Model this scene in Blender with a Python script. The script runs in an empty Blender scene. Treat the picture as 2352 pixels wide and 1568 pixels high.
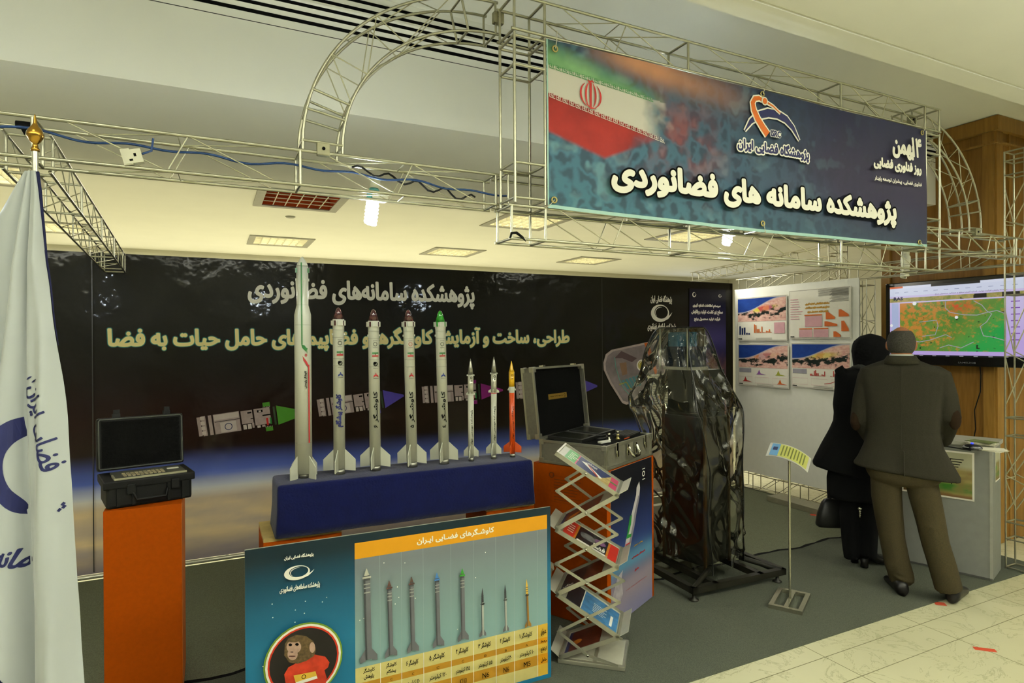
import bpy, bmesh, math, random, re
import numpy as np
from mathutils import Vector, Matrix
from mathutils import geometry as _mg
S = bpy.context.scene
COL = bpy.context.collection
random.seed(7)
# ------------------------------------------------------------------ camera
# world: x to the right along the stand's front edge, y into the stand, z up
FPX, CAMH = 1408.05, 1.65
YAW, PITCH, ROLL = (math.radians(a) for a in (26.1353, -0.1230, -0.3120))
fw = np.array([math.sin(YAW)*math.cos(PITCH), math.cos(YAW)*math.cos(PITCH), math.sin(PITCH)])
_r0 = np.array([math.cos(YAW), -math.sin(YAW), 0.0]); _u0 = np.cross(_r0, fw)
rt = _r0*math.cos(ROLL)+_u0*math.sin(ROLL); up = -_r0*math.sin(ROLL)+_u0*math.cos(ROLL)
EYE = np.array([0.0, 0.0, CAMH])
cam = bpy.data.cameras.new('camera'); cam.sensor_width = 36; cam.lens = FPX/2352*36
cam.clip_start = 0.05; cam.clip_end = 100
camo = bpy.data.objects.new('camera', cam); COL.objects.link(camo)
camo.matrix_world = Matrix(((rt[0], up[0], -fw[0], 0), (rt[1], up[1], -fw[1], 0), (rt[2], up[2], -fw[2], CAMH), (0, 0, 0, 1)))
S.camera = camo
S.view_settings.view_transform = 'Standard'; S.view_settings.look = 'None'
S.view_settings.gamma = 1; S.view_settings.use_curve_mapping = False
S.view_settings.exposure = -0.48
# ------------------------------------------------------------------ world and lights
W = bpy.data.worlds.new('hall_air'); S.world = W; W.use_nodes = True
bg = W.node_tree.nodes['Background']; bg.inputs[0].default_value = (0.95, 0.99, 0.90, 1); bg.inputs[1].default_value = .5
HALL = (0.98, 1.0, 0.92); BOOTH = (1.0, 0.97, 0.86); COOL = (0.80, 0.93, 1.0)
def area(name, loc, sx, sy, power, color, rot=(0, 0, 0)):
    l = bpy.data.lights.new(name, 'AREA'); l.shape = 'RECTANGLE'; l.size = sx; l.size_y = sy
    l.energy = power; l.color = color
    o = bpy.data.objects.new(name, l); o.location = loc; o.rotation_euler = rot; COL.objects.link(o); return o
def bulb(name, loc, power, color, r=0.03):
    l = bpy.data.lights.new(name, 'POINT'); l.energy = power; l.color = color; l.shadow_soft_size = r
    o = bpy.data.objects.new(name, l); o.location = loc; COL.objects.link(o); return o
HALL_LAMPS = [(x, y) for y in (0.9, -1.5, -3.9) for x in (-3.4, -0.6, 2.2, 5.0)]   # hall ceiling, behind and above the camera
for (x, y) in HALL_LAMPS:
    area('hall_lamp_light', (x, y, 3.06), 0.56, 0.56, 5 if y > 0 else 6, HALL)
ADDED_UPLIGHTS = [(-2.4, -.85), (1.0, -.85), (4.4, -.85)]                             # unseen uplighters added behind the camera to brighten the ceilings
for (x, y) in ADDED_UPLIGHTS:
    area('added_uplight', (x, y, 2.53), 2.6, .12, 460, HALL, (math.pi, 0, 0))
BOOTH_LAMPS = [(-1.40, 5.3), (2.75, 5.3), (4.80, 5.3), (-1.40, 7.5), (0.72, 7.5), (2.82, 7.5), (4.92, 7.5)]
for (x, y) in BOOTH_LAMPS:
    area('booth_lamp_light', (x, y, 2.77), 0.5, 0.5, (18 if x < 0 else 44) if y < 6 else (55 if x > 4 else 112), BOOTH)
BULBS = [(0.567, 2.40, 2.15), (2.446, 2.40, 2.19), (-0.98, 2.40, 2.15)]
for b_ in BULBS:
    bulb('bulb_light', b_, 86, COOL)
# ------------------------------------------------------------------ helpers
def ray(x, y): return fw*FPX + rt*(x-1176) - up*(y-784)
def at_z(x, y, z=0.0): d = ray(x, y); return EYE + d*((z-CAMH)/d[2])
def at_y(x, y, v): d = ray(x, y); return EYE + d*(v/d[1])
def at_x(x, y, u): d = ray(x, y); return EYE + d*(u/d[0])
def on(x, y, o, n): d = ray(x, y); n = np.array(n, float); return EYE + d*(((np.array(o)-EYE)@n)/(d@n))
def V(*a): return np.array(a, float)
def unit(a): a = np.array(a, float); return a/np.linalg.norm(a)
def lin(h):
    if isinstance(h, str):
        h = h.lstrip('#'); c = [int(h[i:i+2], 16)/255 for i in (0, 2, 4)]
    else: c = [x/255 for x in h]
    return tuple(x/12.92 if x <= .04045 else ((x+.055)/1.055)**2.4 for x in c)
MATS = {}
def mat(name, col='#808080', rough=.5, metal=0, var=.06, scale=20, bump=0, bscale=120, coat=0, emit=None, estr=0, trans=0, alpha=1, spec=None, sheen=0, stretch=None):
    if name in MATS: return MATS[name]
    if spec is None: spec = .5 if rough < .36 or metal > .3 else .22 if rough < .55 else .08
    m = bpy.data.materials.new(name); m.use_nodes = True; nt = m.node_tree; N = nt.nodes; L = nt.links
    b = N['Principled BSDF']; c = lin(col)
    b.inputs['Roughness'].default_value = rough; b.inputs['Metallic'].default_value = metal
    b.inputs['Specular IOR Level'].default_value = spec
    b.inputs['Coat Weight'].default_value = coat; b.inputs['Coat Roughness'].default_value = .08
    b.inputs['Sheen Weight'].default_value = sheen
    b.inputs['Transmission Weight'].default_value = trans; b.inputs['Alpha'].default_value = alpha
    tc = N.new('ShaderNodeTexCoord'); mp = N.new('ShaderNodeMapping'); L.new(tc.outputs['Object'], mp.inputs[0])
    if stretch: mp.inputs['Scale'].default_value = stretch
    n = N.new('ShaderNodeTexNoise'); n.inputs['Scale'].default_value = scale; n.inputs['Detail'].default_value = 4
    L.new(mp.outputs[0], n.inputs['Vector'])
    r = N.new('ShaderNodeValToRGB'); L.new(n.outputs['Fac'], r.inputs[0])
    r.color_ramp.elements[0].position = .3; r.color_ramp.elements[1].position = .7
    r.color_ramp.elements[0].color = (*[max(0, x*(1-var)) for x in c], 1); r.color_ramp.elements[1].color = (*[min(1, x*(1+var)) for x in c], 1)
    L.new(r.outputs[0], b.inputs['Base Color'])
    if bump:
        n2 = N.new('ShaderNodeTexNoise'); n2.inputs['Scale'].default_value = bscale; n2.inputs['Detail'].default_value = 3
        L.new(mp.outputs[0], n2.inputs['Vector'])
        bp = N.new('ShaderNodeBump'); bp.inputs['Strength'].default_value = bump; bp.inputs['Distance'].default_value = .01
        L.new(n2.outputs['Fac'], bp.inputs['Height']); L.new(bp.outputs[0], b.inputs['Normal'])
    if emit: b.inputs['Emission Color'].default_value = (*lin(emit), 1); b.inputs['Emission Strength'].default_value = estr
    m.diffuse_color = (*c, 1); MATS[name] = m; return m
def print_mat(name, rough=.45, coat=0, bump=0, bscale=6, emit=0, spec=.15):
    "printed artwork: the ink colour is stored per point"
    if name in MATS: return MATS[name]
    m = bpy.data.materials.new(name); m.use_nodes = True; N = m.node_tree.nodes; L = m.node_tree.links
    b = N['Principled BSDF']; a = N.new('ShaderNodeAttribute'); a.attribute_name = 'ink'
    L.new(a.outputs['Color'], b.inputs['Base Color']); b.inputs['Roughness'].default_value = rough; b.inputs['Specular IOR Level'].default_value = spec
    b.inputs['Coat Weight'].default_value = coat; b.inputs['Coat Roughness'].default_value = .06
    if emit:
        L.new(a.outputs['Color'], b.inputs['Emission Color']); b.inputs['Emission Strength'].default_value = emit
    if bump:
        tc = N.new('ShaderNodeTexCoord'); n = N.new('ShaderNodeTexNoise'); n.inputs['Scale'].default_value = bscale; n.inputs['Detail'].default_value = 3
        L.new(tc.outputs['Object'], n.inputs['Vector']); bp = N.new('ShaderNodeBump'); bp.inputs['Strength'].default_value = bump; bp.inputs['Distance'].default_value = .02
        L.new(n.outputs['Fac'], bp.inputs['Height']); L.new(bp.outputs[0], b.inputs['Normal'])
        try: L.new(bp.outputs[0], b.inputs['Coat Normal'])
        except Exception: pass
    MATS[name] = m; return m
class MB:
    "collects shapes; build() links them as one mesh object"
    def __init__(s): s.v = []; s.f = []; s.m = []; s.c = {}; s.sm = []; s.mats = []
    def add(s, vs, fs, m, smooth=False, col=None):
        o = len(s.v); s.v += [tuple(map(float, p)) for p in vs]
        if m not in s.mats: s.mats.append(m)
        k = s.mats.index(m)
        for f in fs: s.f.append([i+o for i in f]); s.m.append(k); s.sm.append(smooth)
        if col is not None:
            for i in range(len(vs)): s.c[o+i] = col[i]
        return s
    def box(s, lo, hi, m, fr=None, bev=0):
        "axis box lo..hi, optionally in frame fr=(origin, ex, ey, ez)"
        if bev:
            bm = bmesh.new(); bmesh.ops.create_cube(bm, size=1)
            for v in bm.verts: v.co = [lo[i]+(v.co[i]+.5)*(hi[i]-lo[i]) for i in range(3)]
            bmesh.ops.bevel(bm, geom=bm.edges[:], offset=bev, segments=2, affect='EDGES', profile=.6)
            bm.verts.index_update(); P = [tuple(v.co) for v in bm.verts]; F = [[v.index for v in f.verts] for f in bm.faces]; bm.free()
        else:
            P = [(x, y, z) for x in (lo[0], hi[0]) for y in (lo[1], hi[1]) for z in (lo[2], hi[2])]
            F = [(0, 1, 3, 2), (4, 6, 7, 5), (0, 4, 5, 1), (2, 3, 7, 6), (0, 2, 6, 4), (1, 5, 7, 3)]
        if fr is not None: P = [fr[0]+p[0]*fr[1]+p[1]*fr[2]+p[2]*fr[3] for p in P]
        return s.add(P, F, m)
    def quad(s, a, b, c, d, m): return s.add([a, b, c, d], [(0, 1, 2, 3)], m)
    def tube(s, pts, r, m, n=8, caps=True, closed=False):
        pts = [np.array(p, float) for p in pts]; k = len(pts); rs = r if hasattr(r, '__len__') else [r]*k
        vs = []; nrm = None
        for i, p in enumerate(pts):
            if closed: t = unit(pts[(i+1) % k]-pts[i-1])
            else: t = unit(pts[min(i+1, k-1)]-pts[max(i-1, 0)])
            if nrm is None:
                a = V(0, 0, 1) if abs(t[2]) < .9 else V(1, 0, 0); nrm = unit(np.cross(t, a))
            else: nrm = unit(nrm-t*(nrm@t))
            bn = np.cross(t, nrm)
            for j in range(n):
                w = 2*math.pi*j/n; vs.append(p+rs[i]*(math.cos(w)*nrm+math.sin(w)*bn))
        fs = []
        for i in range(k if closed else k-1):
            for j in range(n):
                a = i*n+j; b = i*n+(j+1) % n; c = ((i+1) % k)*n+(j+1) % n; d = ((i+1) % k)*n+j; fs.append((a, b, c, d))
        s.add(vs, fs, m, True)
        if caps and not closed:
            s.add(vs[:n], [list(range(n))[::-1]], m); s.add(vs[-n:], [list(range(n))], m)
        return s
    def lathe(s, prof, o, m, n=24, ax=None, smooth=True):
        "prof = [(radius, height)...] about the axis ax through o"
        o = np.array(o, float); ez = unit(ax) if ax is not None else V(0, 0, 1)
        a = V(1, 0, 0) if abs(ez[0]) < .9 else V(0, 1, 0); ex = unit(a-ez*(a@ez)); ey = np.cross(ez, ex)
        vs = []; fs = []
        for (r, h) in prof:
            for j in range(n):
                w = 2*math.pi*j/n; vs.append(o+ez*h+max(r, 1e-5)*(math.cos(w)*ex+math.sin(w)*ey))
        for i in range(len(prof)-1):
            for j in range(n): fs.append((i*n+j, i*n+(j+1) % n, (i+1)*n+(j+1) % n, (i+1)*n+j))
        return s.add(vs, fs, m, smooth)
    def prism(s, poly, o, ex, ey, ez, th, m):
        "polygon (2D) in plane (o, ex, ey) extruded by th along ez"
        n = len(poly); A = [o+x*ex+y*ey for x, y in poly]; B = [p+th*ez for p in A]
        return s.add(A+B, [list(range(n))[::-1], list(range(n, 2*n))]+[(i, (i+1) % n, n+(i+1) % n, n+i) for i in range(n)], m)
    def loft(s, rings, m, cap=True, smooth=True):
        n = len(rings[0]); vs = [p for r in rings for p in r]; fs = []
        for i in range(len(rings)-1):
            for j in range(n): fs.append((i*n+j, i*n+(j+1) % n, (i+1)*n+(j+1) % n, (i+1)*n+j))
        if cap:
            b = (len(rings)-1)*n; vs = vs+[sum(rings[0])/n, sum(rings[-1])/n]; c0 = len(vs)-2
            for j in range(n): fs.append((c0, (j+1) % n, j)); fs.append((c0+1, b+j, b+(j+1) % n))
        return s.add(vs, fs, m, smooth)
    def grid(s, fn, nu, nv, m, smooth=True, col=None):
        vs = [fn(i/nu, j/nv) for j in range(nv+1) for i in range(nu+1)]; w = nu+1
        fs = [(j*w+i, j*w+i+1, (j+1)*w+i+1, (j+1)*w+i) for j in range(nv) for i in range(nu)]
        return s.add(vs, fs, m, smooth, [col(i/nu, j/nv) for j in range(nv+1) for i in range(nu+1)] if col else None)
    def build(s, name, parent=None, fix=False):
        loc = np.array(parent['_o']) if parent is not None else V(0, 0, 0)
        me = bpy.data.meshes.new(name)
        me.from_pydata([tuple(np.array(p)-loc) for p in s.v], [], s.f)
        for m in s.mats: me.materials.append(m)
        me.polygons.foreach_set('material_index', s.m); me.polygons.foreach_set('use_smooth', s.sm)
        if s.c:
            a = me.color_attributes.new('ink', 'FLOAT_COLOR', 'POINT')
            arr = np.ones((len(s.v), 4), dtype=np.float32)
            for i, c in s.c.items(): arr[i, :3] = c
            a.data.foreach_set('color', arr.ravel())
        if fix:
            bm = bmesh.new(); bm.from_mesh(me); bmesh.ops.recalc_face_normals(bm, faces=bm.faces[:]); bm.to_mesh(me); bm.free()
        me.update()
        o = bpy.data.objects.new(name, me); COL.objects.link(o)
        if parent is not None:
            o.parent = parent; o['_o'] = list(loc)
        else: o['_o'] = [0.0, 0.0, 0.0]
        return o
def tag(o, label=None, cat=None, group=None, kind=None):
    for k, v in (('label', label), ('category', cat), ('group', group), ('kind', kind)):
        if v: o[k] = v
    return o
def thing(name, loc, label, cat, group=None):
    o = bpy.data.objects.new(name, None); o.empty_display_size = .1; o.location = tuple(loc); COL.objects.link(o)
    o['_o'] = [float(x) for x in loc]; return tag(o, label, cat, group)
def rebase(o, loc):
    "put a single-mesh thing's origin at loc"
    loc = np.array(loc, float); o.data.transform(Matrix.Translation(-Vector(loc))); o.location = tuple(loc); o['_o'] = list(loc); return o
def copy_tree(o, parent=None, dloc=(0, 0, 0)):
    c = o.copy(); COL.objects.link(c)
    if parent: c.parent = parent
    else: c.location = tuple(Vector(o.location)+Vector(dloc)); c['_o'] = list(c.location)
    for ch in list(o.children): copy_tree(ch, c)
    return c
def remesh(mb, name, parent, voxel=.012, smooth=3, m=None, relax=.5):
    "merge the collected closed shapes into one continuous skin"
    o = mb.build('tmp_shape'); md = o.modifiers.new('r', 'REMESH'); md.mode = 'VOXEL'; md.voxel_size = voxel; md.use_smooth_shade = True
    if smooth:
        sm = o.modifiers.new('s', 'SMOOTH'); sm.factor = relax; sm.iterations = smooth
    dg = bpy.context.evaluated_depsgraph_get(); me = bpy.data.meshes.new_from_object(o.evaluated_get(dg), depsgraph=dg)
    bpy.data.objects.remove(o); loc = Vector(parent['_o']); me.transform(Matrix.Translation(-loc)); me.name = name
    me.materials.clear(); me.materials.append(m)
    for p in me.polygons: p.use_smooth = True; p.material_index = 0
    r = bpy.data.objects.new(name, me); r.parent = parent; r['_o'] = list(loc); COL.objects.link(r); return r
# ---- lettering: Persian letters in their joined forms
_F = {}
def _reg(ch, iso, dual=True): _F[ch] = (iso, iso+1, iso+2 if dual else iso, iso+3 if dual else iso+1, dual)
for ch, c, d in (('ا', 0xFE8D, 0), ('آ', 0xFE81, 0), ('ب', 0xFE8F, 1), ('ت', 0xFE95, 1), ('ج', 0xFE9D, 1), ('ح', 0xFEA1, 1), ('خ', 0xFEA5, 1), ('د', 0xFEA9, 0), ('ذ', 0xFEAB, 0), ('ر', 0xFEAD, 0), ('ز', 0xFEAF, 0), ('س', 0xFEB1, 1), ('ش', 0xFEB5, 1), ('ص', 0xFEB9, 1), ('ض', 0xFEBD, 1), ('ط', 0xFEC1, 1), ('ع', 0xFEC9, 1), ('ف', 0xFED1, 1), ('ق', 0xFED5, 1), ('ل', 0xFEDD, 1), ('م', 0xFEE1, 1), ('ن', 0xFEE5, 1), ('ه', 0xFEE9, 1), ('و', 0xFEED, 0), ('پ', 0xFB56, 1), ('چ', 0xFB7A, 1), ('ژ', 0xFB8A, 0), ('ک', 0xFB8E, 1), ('گ', 0xFB92, 1), ('ی', 0xFBFC, 1), ('ئ', 0xFE89, 1)):
    _reg(ch, c, bool(d))
_F['ـ'] = (0x640,)*4+(True,)
def shape(t):
    if not any(c in _F for c in t): return t
    out = []
    for i, c in enumerate(t):
        if c not in _F:
            if c != '\u200c': out.append(c)
            continue
        pj = i > 0 and t[i-1] in _F and _F[t[i-1]][4]
        nj = i+1 < len(t) and t[i+1] in _F and _F[c][4]
        out.append(chr(_F[c][(3 if nj else 1) if pj else (2 if nj else 0)]))
    r = ''.join(reversed(out)); return re.sub('[۰-۹٠-٩]+', lambda q: q.group()[::-1], r)
_TC = {}
def glyphs(t, res=2):
    "outline letters filled by winding number, scaled to a unit box"
    k = (t, res)
    if k not in _TC:
        c = bpy.data.curves.new('t', 'FONT'); c.body = shape(t); c.resolution_u = res; c.fill_mode = 'NONE'
        o = bpy.data.objects.new('t', c); COL.objects.link(o); dg = bpy.context.evaluated_depsgraph_get(); dg.update()
        me = bpy.data.meshes.new_from_object(o.evaluated_get(dg), depsgraph=dg)
        P = np.array([v.co[:2] for v in me.vertices], float); E = [tuple(e.vertices) for e in me.edges]
        bpy.data.objects.remove(o); bpy.data.curves.remove(c); bpy.data.meshes.remove(me)
        nb = {}
        for x, y in E: nb.setdefault(x, []).append(y); nb.setdefault(y, []).append(x)
        seen = set(); segs = []
        for s0 in range(len(P)):
            if s0 in seen or s0 not in nb: continue
            loop = [s0]; seen.add(s0); cur = s0+1 if s0+1 in nb[s0] else nb[s0][0]
            while cur not in seen:
                loop.append(cur); seen.add(cur); nx = [q for q in nb[cur] if q not in seen]
                if not nx: break
                cur = nx[0]
            segs += list(zip(loop, loop[1:]+loop[:1]))
        r = _mg.delaunay_2d_cdt([Vector(p) for p in P], segs, [], 0, 1e-5)
        Q = np.array([v[:] for v in r[0]], float); T = np.array([f for f in r[2] if len(f) == 3])
        C = Q[T].mean(1); A = P[[s[0] for s in segs]]; B = P[[s[1] for s in segs]]; w = np.zeros(len(C), int)
        for i in range(0, len(C), 2000):
            cx, cy = C[i:i+2000, :1], C[i:i+2000, 1:]; ay, by = A[:, 1][None], B[:, 1][None]
            cr = (B[:, 0]-A[:, 0])[None]*(cy-ay)-(cx-A[:, 0][None])*(by-ay)
            w[i:i+2000] = ((ay <= cy) & (by > cy) & (cr > 0)).sum(1)-((ay > cy) & (by <= cy) & (cr < 0)).sum(1)
        T = T[w != 0]; us = np.unique(T); mp = -np.ones(len(Q), int); mp[us] = np.arange(len(us)); P = Q[us]; F = mp[T]
        v = P[F]; ar = (v[:, 1, 0]-v[:, 0, 0])*(v[:, 2, 1]-v[:, 0, 1])-(v[:, 1, 1]-v[:, 0, 1])*(v[:, 2, 0]-v[:, 0, 0]); F[ar < 0] = F[ar < 0][:, ::-1]
        lo = P.min(0); hi = P.max(0); _TC[k] = ((P-lo)/(hi-lo), F.tolist(), (hi-lo)[0]/(hi-lo)[1])
    return _TC[k]
def sliced(P, F, step, ax=0):
    "cut flat polygons into strips so they can be bent"
    bm = bmesh.new(); vs = [bm.verts.new((p[0], p[1], 0)) for p in P]
    for f in F:
        try: bm.faces.new([vs[i] for i in f])
        except ValueError: pass
    lo = min(p[ax] for p in P); hi = max(p[ax] for p in P); x = lo+step
    while x < hi:
        co = [0, 0, 0]; no = [0, 0, 0]; co[ax] = x; no[ax] = 1
        bmesh.ops.bisect_plane(bm, geom=bm.verts[:]+bm.edges[:]+bm.faces[:], plane_co=co, plane_no=no, dist=1e-7); x += step
    bm.verts.index_update(); Q = [(v.co[0], v.co[1]) for v in bm.verts]; G = [[v.index for v in f.verts] for f in bm.faces]; bm.free()
    return Q, G
class Sheet:
    "a printed sheet: flat artwork in metres on a plane (o, ex, ey); layers sit a hair above each other"
    def __init__(s, o, ex, ey, mb, gap=.0004, warp=None):
        s.o = np.array(o, float); s.ex = unit(ex); s.ey = unit(ey); s.n = np.cross(s.ex, s.ey); s.mb = mb; s.gap = gap; s.k = 0; s.warp = warp
    def uv(s, px, py):
        p = on(px, py, s.o, s.n)-s.o; return float(p@s.ex), float(p@s.ey)
    def w(s, x, y, k):
        if s.warp: return s.warp(x, y, k*s.gap)
        return s.o+x*s.ex+y*s.ey+s.n*(s.gap*k)
    slice = None
    def put(s, P, F, m, k=None, smooth=False):
        if k is None: s.k += 1; k = s.k
        if s.slice: P, F = sliced(P, F, s.slice, 0)
        s.mb.add([s.w(p[0], p[1], k) for p in P], F, m, smooth)
    def poly(s, pts, m, k=None): s.put(pts, [list(range(len(pts)))], m, k)
    def rect(s, x0, y0, x1, y1, m, k=None): s.poly([(x0, y0), (x1, y0), (x1, y1), (x0, y1)], m, k)
    def stroke(s, pts, wd, m, k=None, closed=False):
        "a brush line; wd is one width or one per point"
        n = len(pts); wd = wd if hasattr(wd, '__len__') else [wd]*n; L = []; R_ = []
        for i in range(n):
            a = np.array(pts[(i+1) % n] if closed else pts[min(i+1, n-1)], float); b = np.array(pts[i-1] if closed else pts[max(i-1, 0)], float); t = unit(a-b); q = np.array([-t[1], t[0]])*wd[i]/2
            L.append(np.array(pts[i])+q); R_.append(np.array(pts[i])-q)
        P = L+R_; F = [(i, n+i, n+(i+1) % n, (i+1) % n) for i in range(n if closed else n-1)]
        s.put(P, F, m, k)
    def ring(s, cx, cy, r0, r1, m, k=None, n=40, sy=1):
        P = [(cx+r*math.cos(2*math.pi*i/n), cy+sy*r*math.sin(2*math.pi*i/n)) for r in (r0, r1) for i in range(n)]
        s.put(P, [(i, n+i, n+(i+1) % n, (i+1) % n) for i in range(n)], m, k)
    def disc(s, cx, cy, r, m, k=None, n=32, sy=1): s.poly([(cx+r*math.cos(2*math.pi*i/n), cy+sy*r*math.sin(2*math.pi*i/n)) for i in range(n)], m, k)
    def text(s, t, box, m, bold=0, k=None, res=2, rot=0, shear=0, edge=None, edge_m=None):
        "fit the words t into box (x0,y0,x1,y1); bold thickens, edge adds an outline"
        P, F, asp = glyphs(t, res); x0, y0, x1, y1 = box
        if rot == 90: P = np.stack([1-P[:, 1], P[:, 0]], 1)      # reads upwards
        if rot == -90: P = np.stack([P[:, 1], 1-P[:, 0]], 1)
        wdt = max(bold, 0)
        Q = np.stack([x0+wdt+P[:, 0]*(x1-x0-2*wdt), y0+wdt+P[:, 1]*(y1-y0-2*wdt)], 1)
        if shear: Q[:, 1] += (Q[:, 0]-x0)*shear
        def lay(r, mm, kk, nn):
            offs = [(0, 0)] if r <= 0 else [(r*math.cos(2*math.pi*i/nn), r*math.sin(2*math.pi*i/nn)) for i in range(nn)]+[(0, 0)]
            for j, o_ in enumerate(offs): s.put(Q+np.array(o_), F, mm, kk+.028*j)
        if edge:
            s.k += 1; lay(bold+edge, edge_m, s.k, 30 if edge > .004 else 14)
        if k is None: s.k += 1; k = s.k
        lay(bold, m, k, (24 if bold > .005 else 8) if bold > 0 else 0)
    def text_aff(s, t, o, ax, ay, m, bold=0, res=2):
        "words on a slanted base line: o lower left, ax along the line, ay up"
        P, F, asp = glyphs(t, res); o, ax, ay = (np.array(v) for v in (o, ax, ay)); s.k += 1
        for j in range(9 if bold else 1):
            d = np.array([bold*math.cos(j*math.pi/4), bold*math.sin(j*math.pi/4)]) if j < 8 and bold else 0
            s.put(o+P[:, :1]*ax+P[:, 1:]*ay+d, F, m, s.k+.07*j)
    def raster(s, x0, y0, x1, y1, nx, ny, fn, m, k=None):
        "fn(X, Y) -> (ny+1, nx+1, 3) ink colours for X, Y in 0..1"
        if k is None: s.k += 1; k = s.k
        X, Y = np.meshgrid(np.linspace(0, 1, nx+1), np.linspace(0, 1, ny+1)); C = fn(X, Y).reshape(-1, 3)
        w = nx+1; P = [s.w(x0+(x1-x0)*i/nx, y0+(y1-y0)*j/ny, k) for j in range(ny+1) for i in range(nx+1)]
        s.mb.add(P, [(j*w+i, j*w+i+1, (j+1)*w+i+1, (j+1)*w+i) for j in range(ny) for i in range(nx)], m, False, C)
def noise2(X, Y, seed=0, octs=4, gain=.5):
    "smooth value noise, 0..1"
    out = np.zeros_like(X); amp = 1; tot = 0
    for o in range(octs):
        rg = np.random.RandomState(seed+o); T = rg.rand(64, 64); x = X*2**o; y = Y*2**o
        xi = np.floor(x).astype(int); yi = np.floor(y).astype(int); fx = x-xi; fy = y-yi; fx = fx*fx*(3-2*fx); fy = fy*fy*(3-2*fy)
        g = lambda a, b: T[b % 64, a % 64]
        out += amp*((g(xi, yi)*(1-fx)+g(xi+1, yi)*fx)*(1-fy)+(g(xi, yi+1)*(1-fx)+g(xi+1, yi+1)*fx)*fy); tot += amp; amp *= gain
    return out/tot
def mixc(a, b, t): t = np.clip(t, 0, 1)[..., None]; return a*(1-t)+b*t
def C3(h): return np.array(lin(h))
# ------------------------------------------------------------------ the hall itself
def wood_mat(name, a, b, sc=(9, 9, .7)):
    m = mat(name, a, .42, var=.0); N = m.node_tree.nodes; L = m.node_tree.links
    mp = [n for n in N if n.type == 'MAPPING'][0]; mp.inputs['Scale'].default_value = sc
    r = [n for n in N if n.type == 'VALTORGB'][0]; r.color_ramp.elements[0].color = (*lin(a), 1); r.color_ramp.elements[1].color = (*lin(b), 1)
    n = [n for n in N if n.type == 'TEX_NOISE'][0]; n.inputs['Scale'].default_value = 5; n.inputs['Detail'].default_value = 8; n.inputs['Distortion'].default_value = .6
    return m
def marble_mat():
    m = mat('marble_floor', '#cfcba8', .25, var=.05, scale=1.6); N = m.node_tree.nodes; L = m.node_tree.links
    tc = [n for n in N if n.type == 'TEX_COORD'][0]; b = N['Principled BSDF']; r = [n for n in N if n.type == 'VALTORGB'][0]
    w = N.new('ShaderNodeTexNoise'); w.inputs['Scale'].default_value = 3.2; w.inputs['Detail'].default_value = 9; w.inputs['Roughness'].default_value = .68; w.inputs['Distortion'].default_value = 1.3
    L.new(tc.outputs['Object'], w.inputs['Vector'])
    rr = N.new('ShaderNodeValToRGB'); e = rr.color_ramp.elements; e[0].position = .485; e[0].color = (0, 0, 0, 1); e[1].position = .515; e[1].color = (0, 0, 0, 1)
    c = rr.color_ramp.elements.new(.5); c.color = (.55, .55, .55, 1); L.new(w.outputs['Fac'], rr.inputs[0])
    mx = N.new('ShaderNodeMixRGB'); mx.inputs[2].default_value = (*lin('#8f8a66'), 1); L.new(rr.outputs[0], mx.inputs[0]); L.new(r.outputs[0], mx.inputs[1]); L.new(mx.outputs[0], b.inputs['Base Color'])
    return m
PLASTER = mat('ceiling_plaster', '#f3f2e8', .9, var=.015, scale=3)
WALLP = mat('wall_paint', '#cfccb8', .9, var=.03, scale=4)
JOINT = mat('tile_joint', '#6f6a4e', .8)
BLACK = mat('black_void', '#060606', .8)
def st(name, mb, **k): return tag(mb.build(name), kind='structure', **k)
f = MB(); f.box((-6, -6, -.1), (9, 9.2, 0), marble_mat())
for k in range(-10, 8):
    x = 2.845+.817*k; f.quad((x-.0022, -6, .0003), (x+.0022, -6, .0003), (x+.0022, 9, .0003), (x-.0022, 9, .0003), JOINT)
for y in (2.337, 2.137, 1.937, 1.12, .30, -.52, -1.34, -2.16):
    f.quad((-6, y-.0022, .0004), (9, y-.0022, .0004), (9, y+.0022, .0004), (-6, y+.0022, .0004), JOINT)
st('floor', f)
FIX = BOOTH_LAMPS+[(0.66, 5.25)]
def holed(mb, x0, y0, x1, y1, z, holes, hw, m):
    xs = sorted({x0, x1, *[h[0]-hw for h in holes], *[h[0]+hw for h in holes]}); ys = sorted({y0, y1, *[h[1]-hw for h in holes], *[h[1]+hw for h in holes]})
    for a, b in zip(xs, xs[1:]):
        for c, d in zip(ys, ys[1:]):
            if not any(abs((a+b)/2-h[0]) < hw and abs((c+d)/2-h[1]) < hw for h in holes):
                mb.quad((a, c, z), (a, d, z), (b, d, z), (b, c, z), m)
c = MB(); holed(c, -6, 3.17, 9, 8.8, 2.8, FIX, .28, PLASTER); c.box((-6, 3.18, 3.0), (9, 8.8, 3.05), PLASTER); st('ceiling', c)
c = MB(); c.box((-6, 3.15, 2.8), (9, 3.17, 3.44), PLASTER); c.quad((-6, 3.1499, 3.166), (9, 3.1499, 3.166), (9, 3.1499, 3.170), (-6, 3.1499, 3.170), mat('joint_gap', '#3a3a36', .9)); st('ceiling_bulkhead', c)  # thin dark joint line drawn along the bulkhead face
c = MB(); c.box((-6, 2.03, 3.42), (9, 3.149, 3.46), PLASTER); st('ceiling_recess', c)
c = MB(); c.box((-6, -6, 3.1), (9, 1.885, 3.14), PLASTER); c.box((-6, 1.885, 3.112), (9, 1.905, 3.14), PLASTER); c.box((-6, 1.905, 3.1), (9, 2.03, 3.44), PLASTER); st('ceiling_hall', c)
c = MB(); c.box((-6, 8.8, 0), (9, 8.9, 3.0), WALLP); st('wall_back', c)
c = MB(); c.box((-6.1, -6, 0), (-6, 8.9, 3.44), WALLP); st('wall_left', c)
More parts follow.
